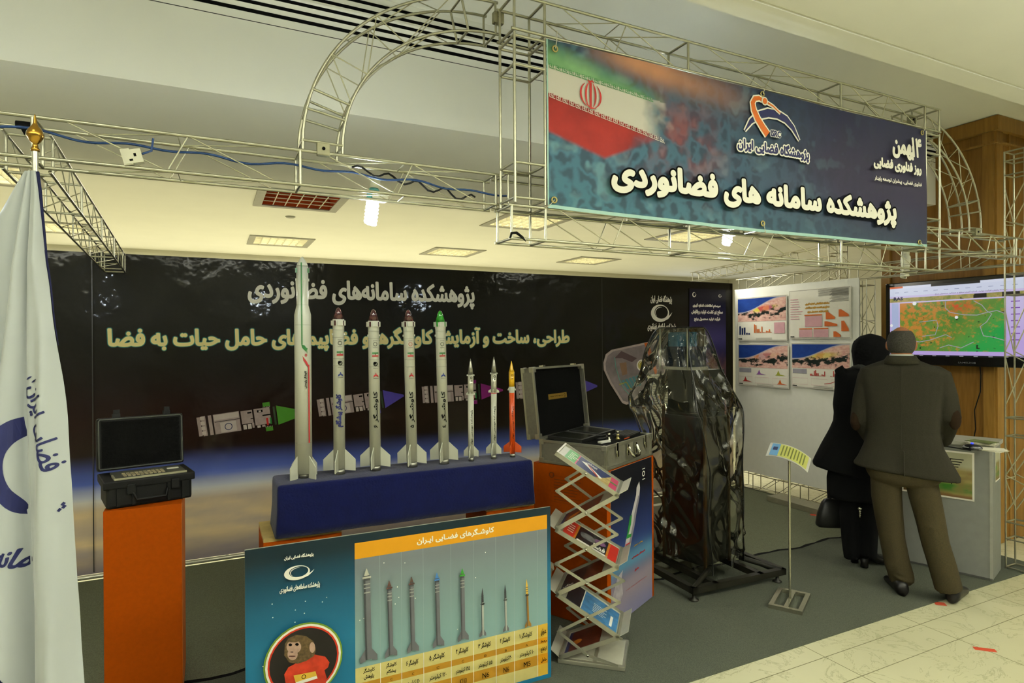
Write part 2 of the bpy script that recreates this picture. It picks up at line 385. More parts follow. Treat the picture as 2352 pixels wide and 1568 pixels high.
c = MB(); c.box((9, -6, 0), (9.1, 8.9, 3.44), WALLP); st('wall_right', c)
# wood-clad column behind the counter
WOOD = wood_mat('veneer_panel', '#6b4a1a', '#835f28'); WOODT = wood_mat('veneer_trim', '#7a5822', '#8d6a30')
c = MB(); c.box((5.64, 2.70, 0), (8.98, 3.62, 3.415), WOOD)
for (y0, y1) in ((2.70, 2.78), (3.54, 3.62)): c.box((5.618, y0, 0.0), (5.64, y1, 3.30), WOODT)
c.box((5.63, 2.684, 0), (5.72, 2.70, 3.30), WOODT); c.box((5.82, 2.688, 0), (5.84, 2.70, 3.30), WOODT)
c.box((5.60, 2.66, 3.30), (8.98, 3.63, 3.415), WOODT); c.box((5.61, 2.67, 3.20), (8.98, 3.625, 3.215), WOODT)
st('wall_column', c)
# far windows behind the stand, to the right of the partition
c = MB(); c.box((6.9, 8.76, .9), (8.6, 8.80, 2.5), mat('window_frame_white', '#d8d8d0', .5)); c.quad((6.97, 8.755, .97), (8.53, 8.755, .97), (8.53, 8.755, 2.43), (6.97, 8.755, 2.43), mat('daylit_pane', '#dfe6f2', .2, emit='#dfe8ff', estr=1.6)); c.box((7.72, 8.74, .9), (7.78, 8.77, 2.5), mat('window_frame_white')); st('window_1', c)
# ---- air slots in the bulkhead
d = thing('linear_diffuser', (1.5, 3.149, 3.30), 'long black-slotted air diffuser high on the bulkhead face', 'air vent')
m = MB()
for k in range(4): z = 3.2365+.041*k; m.box((-4, 3.1465, z-.0115), (8.6, 3.1495, z+.0115), PLASTER)
m.build('fin_rail', d)
for k in range(5):
    z = 3.216+.041*k; m = MB(); m.box((-4, 3.148, z-.0088), (8.6, 3.1495, z+.0088), BLACK); m.build('slot', d)
# ---- recessed ceiling lights
TRIMW = mat('fixture_white', '#9a988a', .5); GRID = mat('louvre_white', '#cfcdb6', .45); TUBE = mat('lit_tube', '#fff8dc', .4, emit='#fff6d8', estr=11)
def ceiling_light(x, y, lit=True):
    t = thing('ceiling_light', (x, y, 2.8), '-', 'ceiling light')
    m = MB()
    for (a, b, c_, d_) in ((-.34, -.34, .34, -.275), (-.34, .275, .34, .34), (-.34, -.275, -.275, .275), (.275, -.275, .34, .275)): m.box((x+a, y+b, 2.790), (x+c_, y+d_, 2.7995), TRIMW)
    m.build('frame', t)
    hs = mat('fixture_housing', '#e4e0c6', .4) if lit else mat('bare_housing_red', '#a8481d', .6, emit='#8a3010', estr=.02)  # unlit housing has a faint red glow put into its material
    m = MB(); h = .28; z0, z1 = 2.80, 2.93
    m.quad((x-h, y-h, z1), (x+h, y-h, z1), (x+h, y+h, z1), (x-h, y+h, z1), hs)
    for (p, q) in (((-h, -h), (h, -h)), ((h, -h), (h, h)), ((h, h), (-h, h)), ((-h, h), (-h, -h))): m.quad((x+p[0], y+p[1], z0), (x+q[0], y+q[1], z0), (x+q[0], y+q[1], z1), (x+p[0], y+p[1], z1), hs)
    m.build('housing', t)
    m = MB()
    if lit:
        for k in range(1, 4): m.box((x-h, y-h+.14*k-.003, 2.792), (x+h, y-h+.14*k+.003, 2.832), GRID)
        for k in range(1, 7): m.box((x-h+.08*k-.003, y-h, 2.792), (x-h+.08*k+.003, y+h, 2.832), GRID)
    else:
        for k in range(1, 4): m.box((x-h, y-h+.14*k-.003, 2.80), (x+h, y-h+.14*k+.003, 2.806), GRID)
        for k in range(1, 6): m.box((x-h+.094*k-.003, y-h, 2.80), (x-h+.094*k+.003, y+h, 2.806), GRID)
    m.build('louvre', t)
    if lit:
        for k in range(4): m = MB(); m.tube([(x-.26, y-.21+.14*k, 2.875), (x+.26, y-.21+.14*k, 2.875)], .013, TUBE); m.build('lamp_tube', t)
    return t
o0 = ceiling_light(*BOOTH_LAMPS[0])
names = ['lit louvred ceiling light nearest the white flag, over the left truss', 'lit louvred ceiling light directly behind the banner frame corner post', 'lit louvred ceiling light behind the lower banner truss, beside the right lit bulb', 'lit louvred ceiling light half hidden by the left truss, low behind the flag', 'lit louvred ceiling light above the tallest rocket tip', 'lit louvred ceiling light above the row of white rockets', 'lit louvred ceiling light above the black wall right of the header truss, lowest in view']
ls = []
for i, (x, y) in enumerate(BOOTH_LAMPS):
    o = o0 if i == 0 else copy_tree(o0, None, (x-BOOTH_LAMPS[0][0], y-BOOTH_LAMPS[0][1], 0)); o['label'] = names[i]; o['group'] = 'lit ceiling lights over the stand'
o = ceiling_light(.66, 5.25, False); o['label'] = 'unlit ceiling fixture with bare orange-red inside behind a wire grid'
# unseen hall fixtures carrying the hall light
m = None
t0 = None
for (x, y) in HALL_LAMPS:
    if t0 is None:
        t0 = thing('hall_light', (x, y, 3.1), 'flush lit panel light in the hall ceiling in front of the stand', 'ceiling light', 'hall ceiling lights in front of the stand'); m = MB(); m.box((x-.32, y-.32, 3.085), (x+.32, y+.32, 3.0995), TRIMW); m.build('frame', t0)
        m = MB(); m.box((x-.28, y-.28, 3.080), (x+.28, y+.28, 3.086), mat('lit_diffuser', '#ffffe8', .5, emit='#f4ffc8', estr=4)); m.build('diffuser', t0); q = (x, y)
    else: copy_tree(t0, None, (x-q[0], y-q[1], 0))
t0 = None
for (x, y) in ADDED_UPLIGHTS:  # pendant troughs made up to hold the added upward light
    if t0 is None:
        t0 = thing('added_pendant', (x, y, 2.46), 'long white pendant uplighter hung in the hall in front of the stand', 'pendant light', 'pendant uplighters in the hall'); q = (x, y)
        m = MB(); m.box((x-1.35, y-.08, 2.46), (x+1.35, y+.08, 2.50), TRIMW); m.box((x-1.35, y-.08, 2.50), (x+1.35, y-.07, 2.55), TRIMW); m.box((x-1.35, y+.07, 2.50), (x+1.35, y+.08, 2.55), TRIMW); m.build('housing', t0)
        for dx in (-1.1, 1.1): m = MB(); m.tube([(x+dx, y, 2.50), (x+dx, y, 3.1)], .003, TRIMW, 6); m.build('suspension_wire', t0)
    else: copy_tree(t0, None, (x-q[0], y-q[1], 0))
m = MB(); p = at_z(667, 497, 2.8); m.lathe([(.0, -.012), (.035, -.012), (.045, -.004), (.045, 0)], p, mat('detector_grey', '#9a988a', .5)); rebase(tag(m.build('smoke_detector'), 'small round grey detector on the ceiling above the lit bulb', 'smoke detector'), p)
# ---- carpets and tape
m = MB(); m.box((-2.6, 2.27, 0), (5.35, 3.45, .006), mat('carpet_dark', '#474a3f', .95, var=.28, scale=220, bump=.5, bscale=400)); tag(m.build('carpet'), 'dark grey front carpet edged by the marble floor', 'carpet')
m = MB(); cm = mat('carpet_light', '#626552', .95, var=.28, scale=200, bump=.5, bscale=400)
n = 80; e = [( -2.6+7.95*i/n, 3.37+.02*math.sin(i*.9)+.012*math.sin(i*2.3), .0066+.0008*max(0, math.sin(i*1.7))) for i in range(n+1)]
m.add(e+[(p[0], 3.5, .0070) for p in e]+[(p[0], 5.085, .0070) for p in e], [(i, i+1, n+2+i, n+1+i) for i in range(n)]+[(n+1+i, n+2+i, 2*n+3+i, 2*n+2+i) for i in range(n)], cm)
m.add([(p[0], p[1]-.014-.02*abs(math.sin(i*1.3)), .0063) for i, p in enumerate(e)]+[(p[0], p[1]+.002, .0066) for p in e], [(i, i+1, n+2+i, n+1+i) for i in range(n)], BLACK)
tag(m.build('carpet'), 'lighter grey rear carpet with a ragged dark front edge', 'carpet')
TAPE = mat('red_tape', '#b5452c', .5)
for (x, y, l, w_, h) in ((2262, 1491, 'red tape mark on the open marble floor', (.10, .035), .0007), (2159, 1386, "red tape mark under the man's right shoe", (.06, .05), .0007), (1868, 1182, 'red tape mark on the rear carpet beside the handbag', (.05, .05), .0085)):
    p = at_z(x, y, h); m = MB(); a = -.75; ex = V(math.cos(a), math.sin(a), 0); ey = V(-ex[1], ex[0], 0)
    m.box((-w_[0]/2, -w_[1]/2, 0), (w_[0]/2, w_[1]/2, .0006), TAPE, (p, ex, ey, V(0, 0, 1))); rebase(tag(m.build('tape_mark'), l, 'tape'), p)
# ------------------------------------------------------------------ trusses
STEEL = mat('galvanised_tube', '#aeac98', .28, metal=.85, var=.12, scale=30)
RODM = mat('galvanised_rod', '#b9b69c', .4, metal=.7, var=.1, scale=30)
CLAMP = mat('cast_clamp', '#8d8a70', .5, metal=.7, var=.15, scale=40)
def truss(name, label, A, L, e1, e2, s1, s2, frames, bays, r=.006, rr=.0023, faces=4, cat='truss', A2=None, big=False):
    "square truss: chord 0 starts at A and runs L metres (or to A2); cross-section s1 along e1, s2 along e2"
    A = np.array(A, float); B = np.array(A2, float) if A2 is not None else None
    ax = unit(B-A) if B is not None else unit(np.cross(e1, e2)); LL = np.linalg.norm(B-A) if B is not None else L
    t = thing(name, A, label, cat)
    cr = [(0, 0), (s1, 0), (s1, s2), (0, s2)]; off = [c[0]*np.array(e1)+c[1]*np.array(e2) for c in cr]
    for o_ in off: m = MB(); m.tube([A+o_, A+o_+ax*LL], r, STEEL, 8); m.build('chord', t)
    for q in frames:
        for i in range(4):
            m = MB(); m.tube([A+ax*q+off[i], A+ax*q+off[(i+1) % 4]], r*.92, STEEL, 8); m.build('rung', t)
    for (b0, b1) in bays:
        for i in range(faces):
            p, q = off[i], off[(i+1) % 4]
            if i in (1, 2): p, q = q, p
            f = lambda w: b0+(b1-b0)*w
            m = MB(); pts = [A+ax*f(.148)+q, A+ax*f(.50)+p, A+ax*f(.505)+q, A+ax*f(.882)+p] if i % 2 == 0 else [A+ax*f(.10)+p, A+ax*f(.46)+q, A+ax*f(.54)+p, A+ax*f(.9)+q]
            for u_, v_ in zip(pts, pts[1:]): m.tube([u_, v_], rr, RODM, 6, caps=False)
            m.build('lacing_rod', t)
    return t
X, Y, Z = V(1, 0, 0), V(0, 1, 0), V(0, 0, 1)
# e1 x e2 must give the running direction: y x z = x
YB0, YB1 = 2.25, 2.37
truss('truss_beam', 'left front truss beam carrying the blue cable and white socket', (-1.30, YB0, 2.198), 2.36, Y, Z, .12, .12, [.08, .83, 1.583, 2.335], [(.08, .83), (.83, 1.583), (1.583, 2.335)])
truss('truss_beam', 'right front truss beam passing behind the banner to the right column', (1.07, YB0, 2.205), 3.99, Y, Z, .12, .125, [.02, .71, 1.46, 2.21, 2.46, 3.21, 3.89], [(.71, 1.46), (1.46, 2.21), (2.46, 3.21), (3.21, 3.89)], rr=.004)
YH = 2.10; SH = .13
hf = [.012, .145, .875, 1.90, 2.625, 2.762]
truss('truss_beam', 'upper header truss above the hanging banner', (1.035, YH, 2.842), 2.775, Y, Z, SH, SH, hf, [(hf[1], hf[2]), (hf[2], hf[3]), (hf[3], hf[4])])
truss('truss_beam', 'lower header truss below the hanging banner', (1.02, YH, 2.039), 2.80, Y, Z, SH, .127, [.012]+[h+.015 for h in hf[1:]], [(hf[1], hf[2]), (hf[2], hf[3]), (hf[3], hf[4])])
# z x? : e1=X, e2=Y -> running up
truss('truss_post', 'left header post at the left end of the banner', (1.047, YH, 2.178), .652, X, Y, .133, SH, [.02, .155, .53, .64], [], cat='truss')
truss('truss_post', 'right header post at the right end of the banner', (3.665, YH, 2.178), .652, X, Y, .133, SH, [.02, .155, .53, .64], [], cat='truss')
truss('truss_post', 'tall truss column at the right edge beside the counter', (5.07, YB0, 0), 2.97, X, Y, .125, .12, [.02, .22, .34, .95, 1.08, 1.95, 2.10, 2.80, 2.90, 2.965], [(.34, .95), (1.08, 1.95), (2.1, 2.8)], rr=.004)
truss('truss_beam', 'left side truss running back to the black wall', (-.575, 2.385, 2.19), 0, X, Z, .12, .12, [.05, .66, 1.32, 1.9, 2.45, 2.62], [(.05, .66), (.66, 1.32), (1.32, 1.9), (1.9, 2.45)], A2=(-.655, 5.03, 2.135), r=.005)
truss('truss_beam', 'right side truss above the posters', (5.285, 2.40, 2.19), 2.66, Z, X, .12, .12, [.03, .7, 1.3, 1.9, 2.3, 2.62], [(.03, .7), (.7, 1.3), (1.3, 1.9), (1.9, 2.62)], r=.005, rr=.0035)
truss('truss_beam', 'floor truss along the foot of the white partition', (5.30, 2.95, .015), 2.1, Z, X, .16, .12, [.03, .7, 1.3, 1.9, 2.07], [(.03, .7), (.7, 1.3), (1.3, 1.9)], r=.005, rr=.0035)
truss('truss_post', 'truss column at the near end of the white partition', (5.30, 3.55, .18), 2.0, X, Y, .12, .12, [.05, .65, 1.3, 1.95], [(.05, .65), (.65, 1.3), (1.3, 1.95)], r=.005, rr=.0035)
truss('truss_beam', 'distant truss beam beyond the right side truss', (6.30, 6.90, 2.50), 0, X, Z, .12, .12, [.05, .7, 1.4, 2.0, 2.55], [(.05, .7), (.7, 1.4), (1.4, 2.0)], A2=(5.90, 4.33, 2.53), r=.006, rr=.004)
truss('truss_post', 'distant truss column behind the poster partition', (5.84, 4.20, 0), 2.62, X, Y, .12, .12, [.05, .7, 1.4, 2.0, 2.55], [(.05, .7), (.7, 1.4), (1.4, 2.0), (2.0, 2.55)], r=.006, rr=.004)
def arch(label, cx, z0, sgn, a0, b0, a1, b1):
    "quarter arch between the beam top and the header post"
    t = thing('truss_arch', (cx+sgn*a0, YB0, z0), label, 'truss')
    P = lambda a, b, w, y: V(cx+sgn*a*math.cos(w), y, z0+b*math.sin(w))
    for (a, b) in ((a0, b0), (a1, b1)):
        for y in (YB0+.003, YB1-.003):
            m = MB(); m.tube([P(a, b, math.pi/2*i/24, y)+V(0, 0, -.018*(i == 0)) for i in range(25)], .0055, STEEL, 8); m.build('chord', t)
    for w in (.02, .19, .30, 1.36, 1.555):
        q = [P(a0, b0, w, YB0), P(a1, b1, w, YB0), P(a1, b1, w, YB1), P(a0, b0, w, YB1)]
        for i in range(4): m = MB(); m.tube([q[i], q[(i+1) % 4]], .005, STEEL, 8); m.build('rung', t)
    for y in (YB0, YB1):
        m = MB(); ws = [.32, .52, .55, .86, .9, 1.3]; pts = [P(*( (a1, b1) if i % 2 == 0 else (a0, b0)), w, y) for i, w in enumerate(ws)]
        for u_, v_ in zip(pts, pts[1:]): m.tube([u_, v_], .0023, RODM, 6, caps=False)
        m.build('lacing_rod', t)
    for a, b in ((a0, b0), (a1, b1)):
        m = MB(); pts = [P(a, b, w, YB0 if i % 2 else YB1) for i, w in enumerate((.35, .6, .85, 1.1, 1.3))]
        for u_, v_ in zip(pts, pts[1:]): m.tube([u_, v_], .0023, RODM, 6, caps=False)
        m.build('lacing_rod', t)
    for (w, dz) in ((.0, -.012), (1.57, 0)):
        c_ = (P(a0, b0, w, YB0)+P(a1, b1, w, YB0))/2; m = MB(); m.box(c_+V(-.022, -.014, -.024+dz), c_+V(.022, .012, .022+dz), CLAMP, bev=.004); m.lathe([(.006, 0), (.006, .003), (0, .003)], c_+V(0, -.014, dz), BLACK, 10, ax=(0, -1, 0)); m.build('clamp', t)
    return t
arch('left curved truss arch rising from the beam to the banner frame', 1.049, 2.342, -1, .757, .672, .62, .545)
arch('right curved truss arch behind the right end of the banner', 3.78, 2.348, 1, .757, .672, .62, .545)
# ---- bulbs, cable, sockets on the beam
WPL = mat('white_plastic', '#d6d4c0', .4); GREENP = mat('lamp_base_teal', '#4f8a86', .5)
def cfl(p, lit, label, tilt=0.12):
    t = thing('cfl_bulb', p, label, 'light bulb'); p = np.array(p, float); ax = unit(V(.25*tilt*4, 0, 1)); ex = unit(np.cross(Y, ax)); 
    g = TUBEC if lit else mat('unlit_spiral', '#c9c6b4', .4)
    pts = [p-ax*.04+ax*.085*i/60+.019*(math.cos(i*.62)*ex+math.sin(i*.62)*Y) for i in range(61)]
    m = MB(); m.tube(pts, .0072, g, 8); m.build('glass_spiral', t)
    m = MB(); m.lathe([(.0, .045), (.024, .046), (.027, .055), (.026, .085), (.016, .1), (0, .1)], p, GREENP if lit else WPL, 20, ax=ax); m.build('base', t)
    m = MB(); m.lathe([(.0, .099), (.019, .099), (.02, .14), (.012, .15), (0, .15)], p, WPL, 16, ax=ax); e = p+ax*.15; m.tube([e, (e[0]+.01, e[1], 2.205)], .008, WPL, 8); m.box((e[0]-.02, e[1]-.03, 2.196), (e[0]+.04, e[1]+.012, 2.226), WPL, bev=.004); m.build('lamp_holder', t)
    return t
TUBEC = mat('lit_spiral', '#ffffff', .4, emit='#e8f4ff', estr=45)
cfl(BULBS[0], True, 'lit spiral bulb hanging under the left front beam, right of the open ceiling fixture')
cfl(BULBS[1], True, 'lit spiral bulb under the lower header truss, right of centre')
cfl(BULBS[2], True, 'lit spiral bulb under the left front beam, left of the flag')
cfl((3.80, 2.30, 2.06), False, 'unlit white spiral bulb at the right end of the header', .1)
BLUE = mat('blue_cable', '#1d3560', .4)
m = MB(); pts = []
for i in range(90):
    x = -1.25+i*.0265; pts.append((x, 2.30+.015*math.sin(i*.4), 2.292-.02*math.sin(max(0, x+.6)*1.7)+.006*math.sin(i*.7)-.05*max(0, min(1, (x-.5)*1.2))))
m.tube(pts, .0042, BLUE, 8); rebase(tag(m.build('power_cable'), 'blue power cable strung along the left front beam', 'cable'), pts[45])
m = MB(); p = at_y(905, 395, 2.345); pts = [p+V(-.16+.02*i, .01*math.sin(i), .015*math.sin(i*1.1)-.012*i*.25) for i in range(26)]; m.tube(pts, .004, mat('black_cable', '#121212', .5), 8); rebase(tag(m.build('power_cable'), 'black cable looped over the beam above the left lit bulb', 'cable'), p)
t = thing('power_socket', at_y(300, 358, 2.24), 'white double socket hanging from the blue cable', 'power socket'); p = at_y(305, 358, 2.235)
ex = unit(V(.93, 0, .25)); ez = unit(V(-.25, 0, .93)); m = MB(); m.box((-.025, 0, -.021), (.025, .028, .021), WPL, (p, ex, Y, ez), bev=0); m.box((-.03, .003, -.024), (-.005, .02, .026), WPL, (p, ex, Y, ez)); m.build('body', t)
m = MB(); m.box((.003, -.001, -.002), (.010, .002, .008), BLACK, (p, ex, Y, ez)); m.box((-.012, -.001, -.014), (-.002, .002, -.008), BLACK, (p, ex, Y, ez)); m.build('outlet_hole', t)
m = MB(); q = at_y(352, 318, 2.26); m.tube([p+V(.024, .01, .012), (p+q)/2+V(.022, .01, -.006), q], .0035, BLUE, 8); m.build('lead', t)
for (x, y, w_, l) in ((55, 288, .02, 'black tape wrapped round the left beam near the flag finial'), ):
    p = at_y(x, y, 2.37); m = MB(); m.lathe([(.012, -.02), (.013, 0), (.012, .02)], p, BLACK, 10, ax=(1, 0, 0)); m.add([p+V(-.012, -.012, 0), p+V(.012, -.012, 0), p+V(.004, -.012, -.035)], [(0, 1, 2)], BLACK); rebase(tag(m.build('tape_wrap'), l, 'tape'), p)
p = at_y(1182, 545, 2.095); m = MB(); m.tube([p+V(-.02, 0, -.004), p+V(-.015, -.004, .015), p+V(.005, -.006, .017), p+V(.03, -.006, .002), p+V(.047, -.004, -.014)], [.003, .005, .006, .005, .001], BLACK, 6); rebase(tag(m.build('cable_tie'), 'black tie knotted on the left end of the lower header truss', 'cable tie'), p)
# ------------------------------------------------------------------ black printed back wall
WHITE = mat('print_white', '#f2eee2', .4, var=.02); CREAM = mat('print_cream', '#fbeaa6', .4, var=.03); TEAL = mat('print_teal', '#2f7f78', .4)
INK = mat('print_black', '#090909', .6, var=.02, spec=.02); NAVY = mat('print_navy', '#1a1d4a', .5)
def logo(s, x0, y0, x1, y1, m):
    "ring mark: a swelling brush ring with a tail, and a fine inner arc"
    cx, cy, a, b = x0+(x1-x0)*.43, (y0+y1)/2, (x1-x0)*.43, (y1-y0)*.5
    n = 56; s.k += 1; k = s.k; P = []
    for i in range(n):
        w = 2*math.pi*i/n; P.append((cx+a*math.cos(w), cy+b*math.sin(w)))
    P += [(cx+a*.13+a*.74*math.cos(2*math.pi*i/n), cy+b*.12+b*.74*math.sin(2*math.pi*i/n)) for i in range(n)]
    s.put(P, [(i, (i+1) % n, n+(i+1) % n, n+i) for i in range(n)], m, k)
    s.stroke([(cx+a*.45, cy-b*.86), (cx+a*.85, cy-b*.55), (cx+a*1.15, cy-b*.2), (cx+a*1.34, cy+b*.12)], [(y1-y0)*.02, (y1-y0)*.11, (y1-y0)*.07, (y1-y0)*.005], m, k+.3)
    pts = [(cx+a*.10+a*.62*math.cos(math.radians(w)), cy+b*.08+b*.62*math.sin(math.radians(w))) for w in range(80, 236, 12)]
    s.stroke(pts, [(x1-x0)*.028*math.sin(math.pi*(i+.5)/len(pts)) for i in range(len(pts))], m, k)
bd = thing('backdrop', (1.8, 5.1, .008), 'wide black space-printed back wall with white and yellow lettering', 'backdrop')
BX0, BX1, BZ0, BZ1 = -1.75, 5.27, .045, 2.275
PB = print_mat('backdrop_vinyl', .36, coat=.14, bump=.5, bscale=4.2, spec=.08)
m = MB(); s = Sheet((BX0, 5.10, 0), X, Z, m)
m.box((BX0, 5.101, BZ0), (BX1, 5.115, BZ1), INK)
def space(Xn, Yn):
    x = Xn*(BX1-BX0); z = BZ0+Yn*(BZ1-BZ0); n1 = noise2(x*1.1, z*1.6, 3); n2 = noise2(x*2.2, z*14+x*1.5, 9, 5)
    z = z+.05*(n1-.5)
    blk = mixc(C3('#15130d'), C3('#1d1b10'), n1*1.4-.2); red = C3('#1f0b06')
    c = mixc(blk, red, np.exp(-((z-1.05)/.33)**2)*.8*np.clip(1.3-x/4.5, 0, 1))
    c = mixc(c, C3('#5668b8'), np.clip((.86-z)/.20, 0, 1)**1.5)
    c = mixc(c, C3('#eef0f6'), np.clip((.66-z)/.12, 0, 1))
    cl = mixc(C3('#cbb8a8'), C3('#f4d8aa'), n2*1.9-.45); cl = mixc(cl, C3('#5b5a72'), np.clip((.24-z)/.18, 0, 1)*.75)
    return mixc(c, cl, np.clip((.57-z)/.09, 0, 1))
s.raster(0, BZ0, BX1-BX0, BZ1, 240, 90, space, PB)
def ubox(s, a, b): p, q = s.uv(*a), s.uv(*b); return (p[0], p[1], q[0], q[1])
s.text('پژوهشکده سامانه\u200cهای فضانوردی', ubox(s, (569, 701), (1090, 655)), WHITE, bold=.007)
s.text('طراحی، ساخت و آزمایش کاوشگرها و فضاپیماهای حامل حیات به فضا', ubox(s, (247, 812), (1308, 752)), CREAM, bold=.007, edge=.005, edge_m=TEAL)
s.text('پژوهشگاه فضایی ایران', ubox(s, (1494, 698), (1543, 678)), WHITE, bold=.002)
logo(s, *ubox(s, (1495, 739), (1543, 700)), WHITE)
s.text('پژوهشکده سامانه\u200cهای فضانوردی', ubox(s, (1487, 762), (1552, 742)), WHITE, bold=.002)
def craft(s, lt, lb, rt_, rb, tip, nose, fin=None):
    LT, LB, RT, RB, TP = (np.array(s.uv(*p)) for p in (lt, lb, rt_, rb, tip))
    q = lambda a, b: (1-a)*((1-b)*LB+b*LT)+a*((1-b)*RB+b*RT)
    body = mat('print_craft_grey', '#a08e8a', .45, var=.1, scale=30); lite = mat('print_craft_light', '#bdb0aa', .45)
    s.k += 1; k = s.k
    r = lambda a0, b0, a1, b1, m_, kk=0: s.poly([q(a0, b0), q(a1, b0), q(a1, b1), q(a0, b1)], m_, k+kk)
    r(.0, .02, .04, .98, body); r(.05, 0, .10, 1, body)
    for i in range(4): r(.04, .06+.25*i, .085, .24+.25*i, lite, 1)
    r(.13, 0, .17, 1, body); r(.19, .0, .50, 1, body); r(.20, .70, .49, .97, lite, 1); r(.20, .60, .50, .63, INK, 1)
    r(.26, .04, .45, .55, lite, 1)
    c = q(.355, .3); a = np.linalg.norm(q(.355, .5)-c); s.k = k+2; s.ring(c[0], c[1], a*.72, a*.9, NAVY, k+2)
    r(.52, .30, .66, .97, body); r(.53, .02, .57, .26, lite); r(.585, .02, .63, .26, lite); r(.64, .04, .665, .3, body)
    r(.60, .80, .65, .88, INK, 1); r(.63, .5, .66, .54, INK, 1)
    r(.68, .14, .88, .98, body); r(.72, .78, .79, .90, INK, 1); r(.74, .80, .77, .87, lite, 2); r(.78, .56, .88, .63, INK, 1); r(.70, .0, .74, .12, lite); r(.76, .02, .80, .12, body)
    r(.82, .06, .845, .44, mat('print_red', '#a01818', .4), 1); r(.865, .10, .885, .44, mat('print_green', '#1f6f2c', .4), 1)
    r(.92, .03, .945, .97, mat('print_dark_green', '#23361c', .4))
    if fin:
        for (b0, b1) in ((1.03, 1.24), (-.24, -.03)): r(.80, b0, .89, b1, nose)
        for i in range(5): r(.80+.02*i, .99, .806+.02*i, 1.03, lite); r(.80+.02*i, -.03, .806+.02*i, .01, lite)
    n0, n1 = q(.965, 1), q(.965, 0); ax_ = (n0+n1)/2; s.poly([n1, TP+(n1-TP)*.10, TP+(n0-TP)*.10, n0], nose, k)
    s.k = k+3
craft(s, (451, 958), (458, 1003), (640, 930), (646, 974), (716, 946), mat('print_nose_green', '#3f7a1e', .4), True)
craft(s, (727, 917), (733, 957), (884, 895), (890, 936), (932, 907), mat('print_nose_blue', '#44388f', .4), True)
craft(s, (968, 887), (971, 926), (1108, 880), (1110, 917), (1160, 895), mat('print_nose_magenta', '#7a1668', .4), True)
craft(s, (1183, 877), (1186, 916), (1335, 868), (1338, 905), (1375, 886), mat('print_nose_blue', '#44388f', .4), True)
# capsule cut-away at the right
Zc = lambda *p: [s.uv(1160+x/4.48, 780+y/4.48) for x, y in p]
cap = [(1090, 103), (1560, 2), (1660, 330), (1500, 470), (1300, 645), (1245, 667), (1200, 650), (1075, 450), (1010, 310), (1006, 235), (1030, 150)]
s.poly(Zc(*cap), mat('print_capsule_rim', '#b7a6a2', .4))
s.poly(Zc(*[(1290+(x-1290)*.92, 320+(y-320)*.92) for x, y in cap]), mat('print_capsule_grey', '#84787a', .4, var=.25, scale=9))
s.poly(Zc((1425, 35), (1470, 27), (1560, 330), (1540, 360)), mat('print_orange', '#c8641e', .4))
s.poly(Zc((1120, 190), (1190, 115), (1350, 190), (1300, 230), (1200, 190)), mat('print_capsule_brown', '#5a4648', .4))
c = s.uv(1160+1395/4.48, 780+262/4.48); s.k += 1; s.disc(c[0], c[1], .055, mat('print_capsule_yellow', '#b3a53a', .4)); s.ring(c[0], c[1], .045, .058, WHITE); s.ring(c[0]+.02, c[1]-.01, .05, .055, WHITE)
s.poly(Zc((1170, 240), (1240, 230), (1250, 350), (1200, 370)), mat('print_capsule_tan', '#8a6a50', .4))
for i in range(5): s.poly(Zc((1190+i*36, 420-i*12), (1215+i*36, 410-i*12), (1275+i*30, 500-i*9), (1250+i*30, 510-i*9)), mat('print_capsule_teal', '#4f8088', .4))
s.stroke(Zc((1120, 180), (1130, 280), (1170, 410), (1220, 510), (1290, 580)), .008, mat('print_capsule_cyan', '#6ca79a', .4)); s.stroke(Zc((1165, 460), (1240, 435), (1285, 510), (1320, 485)), .010, mat('print_capsule_yellow'))
for px in (213, 1381): u_ = s.uv(px, 780)[0]; s.k += 1; s.rect(u_-.003, .06, u_+.003, 2.26, mat('vinyl_seam', '#24221c', .3))
m.build('printed_panel', bd)
m = MB(); m.tube([(BX0, 5.092, .028), (BX1, 5.092, .028)], .016, mat('bright_rail', '#c9c7b4', .25, metal=.6), 10); m.build('bottom_rail', bd)
m = MB(); m.tube([(BX0, 5.13, 2.26), (BX1, 5.13, 2.26)], .012, STEEL, 8)
for x in (-1.7, .1, 1.9, 3.6, 5.2): m.tube([(x, 5.14, 0), (x, 5.14, 2.26)], .012, STEEL, 8)
m.build('frame', bd)
# small purple poster and note sheets pinned on the wall
m = MB(); s = Sheet((0, 5.092, 0), X, Z, m); a, b = s.uv(1583, 662), s.uv(1667, 700); x0, x1, z1, z0 = a[0], b[0], a[1], .55
def pur(Xn, Yn):
    n = noise2(Xn*5, Yn*14, 5); c = mixc(C3('#2c2a5c'), C3('#131020'), (Yn-.62)*3.2); c = mixc(c, C3('#4a4080'), np.exp(-((Yn-.68)/.06)**2)*.6)
    return mixc(c, mixc(C3('#8a5a2a'), C3('#2a2440'), n*2-.5), np.clip((.62-Yn)*9, 0, 1)*.7)
m.box((x0, 5.0925, z0), (x1, 5.0975, z1), INK); s.raster(x0, z0, x1, z1, 24, 60, pur, print_mat('poster_print', .4))
for t, (p, q) in (('سیستم اطلاعات اندازه گیری', ((1591, 707), (1655, 698))), ('سطح زیر کشت، تولید و پالایش', ((1588, 723), (1660, 712))), ('فرآیند تولید محصول برنج', ((1594, 738), (1654, 728)))): s.text(t, ubox(s, p, q), WHITE, bold=.003)
logo(s, *ubox(s, (1590, 682), (1599, 671)), WHITE); logo(s, *ubox(s, (1650, 683), (1657, 676)), WHITE)
rebase(tag(m.build('poster'), 'narrow purple poster with three lines of white lettering on the black wall', 'poster'), ((x0+x1)/2, 5.095, z0))
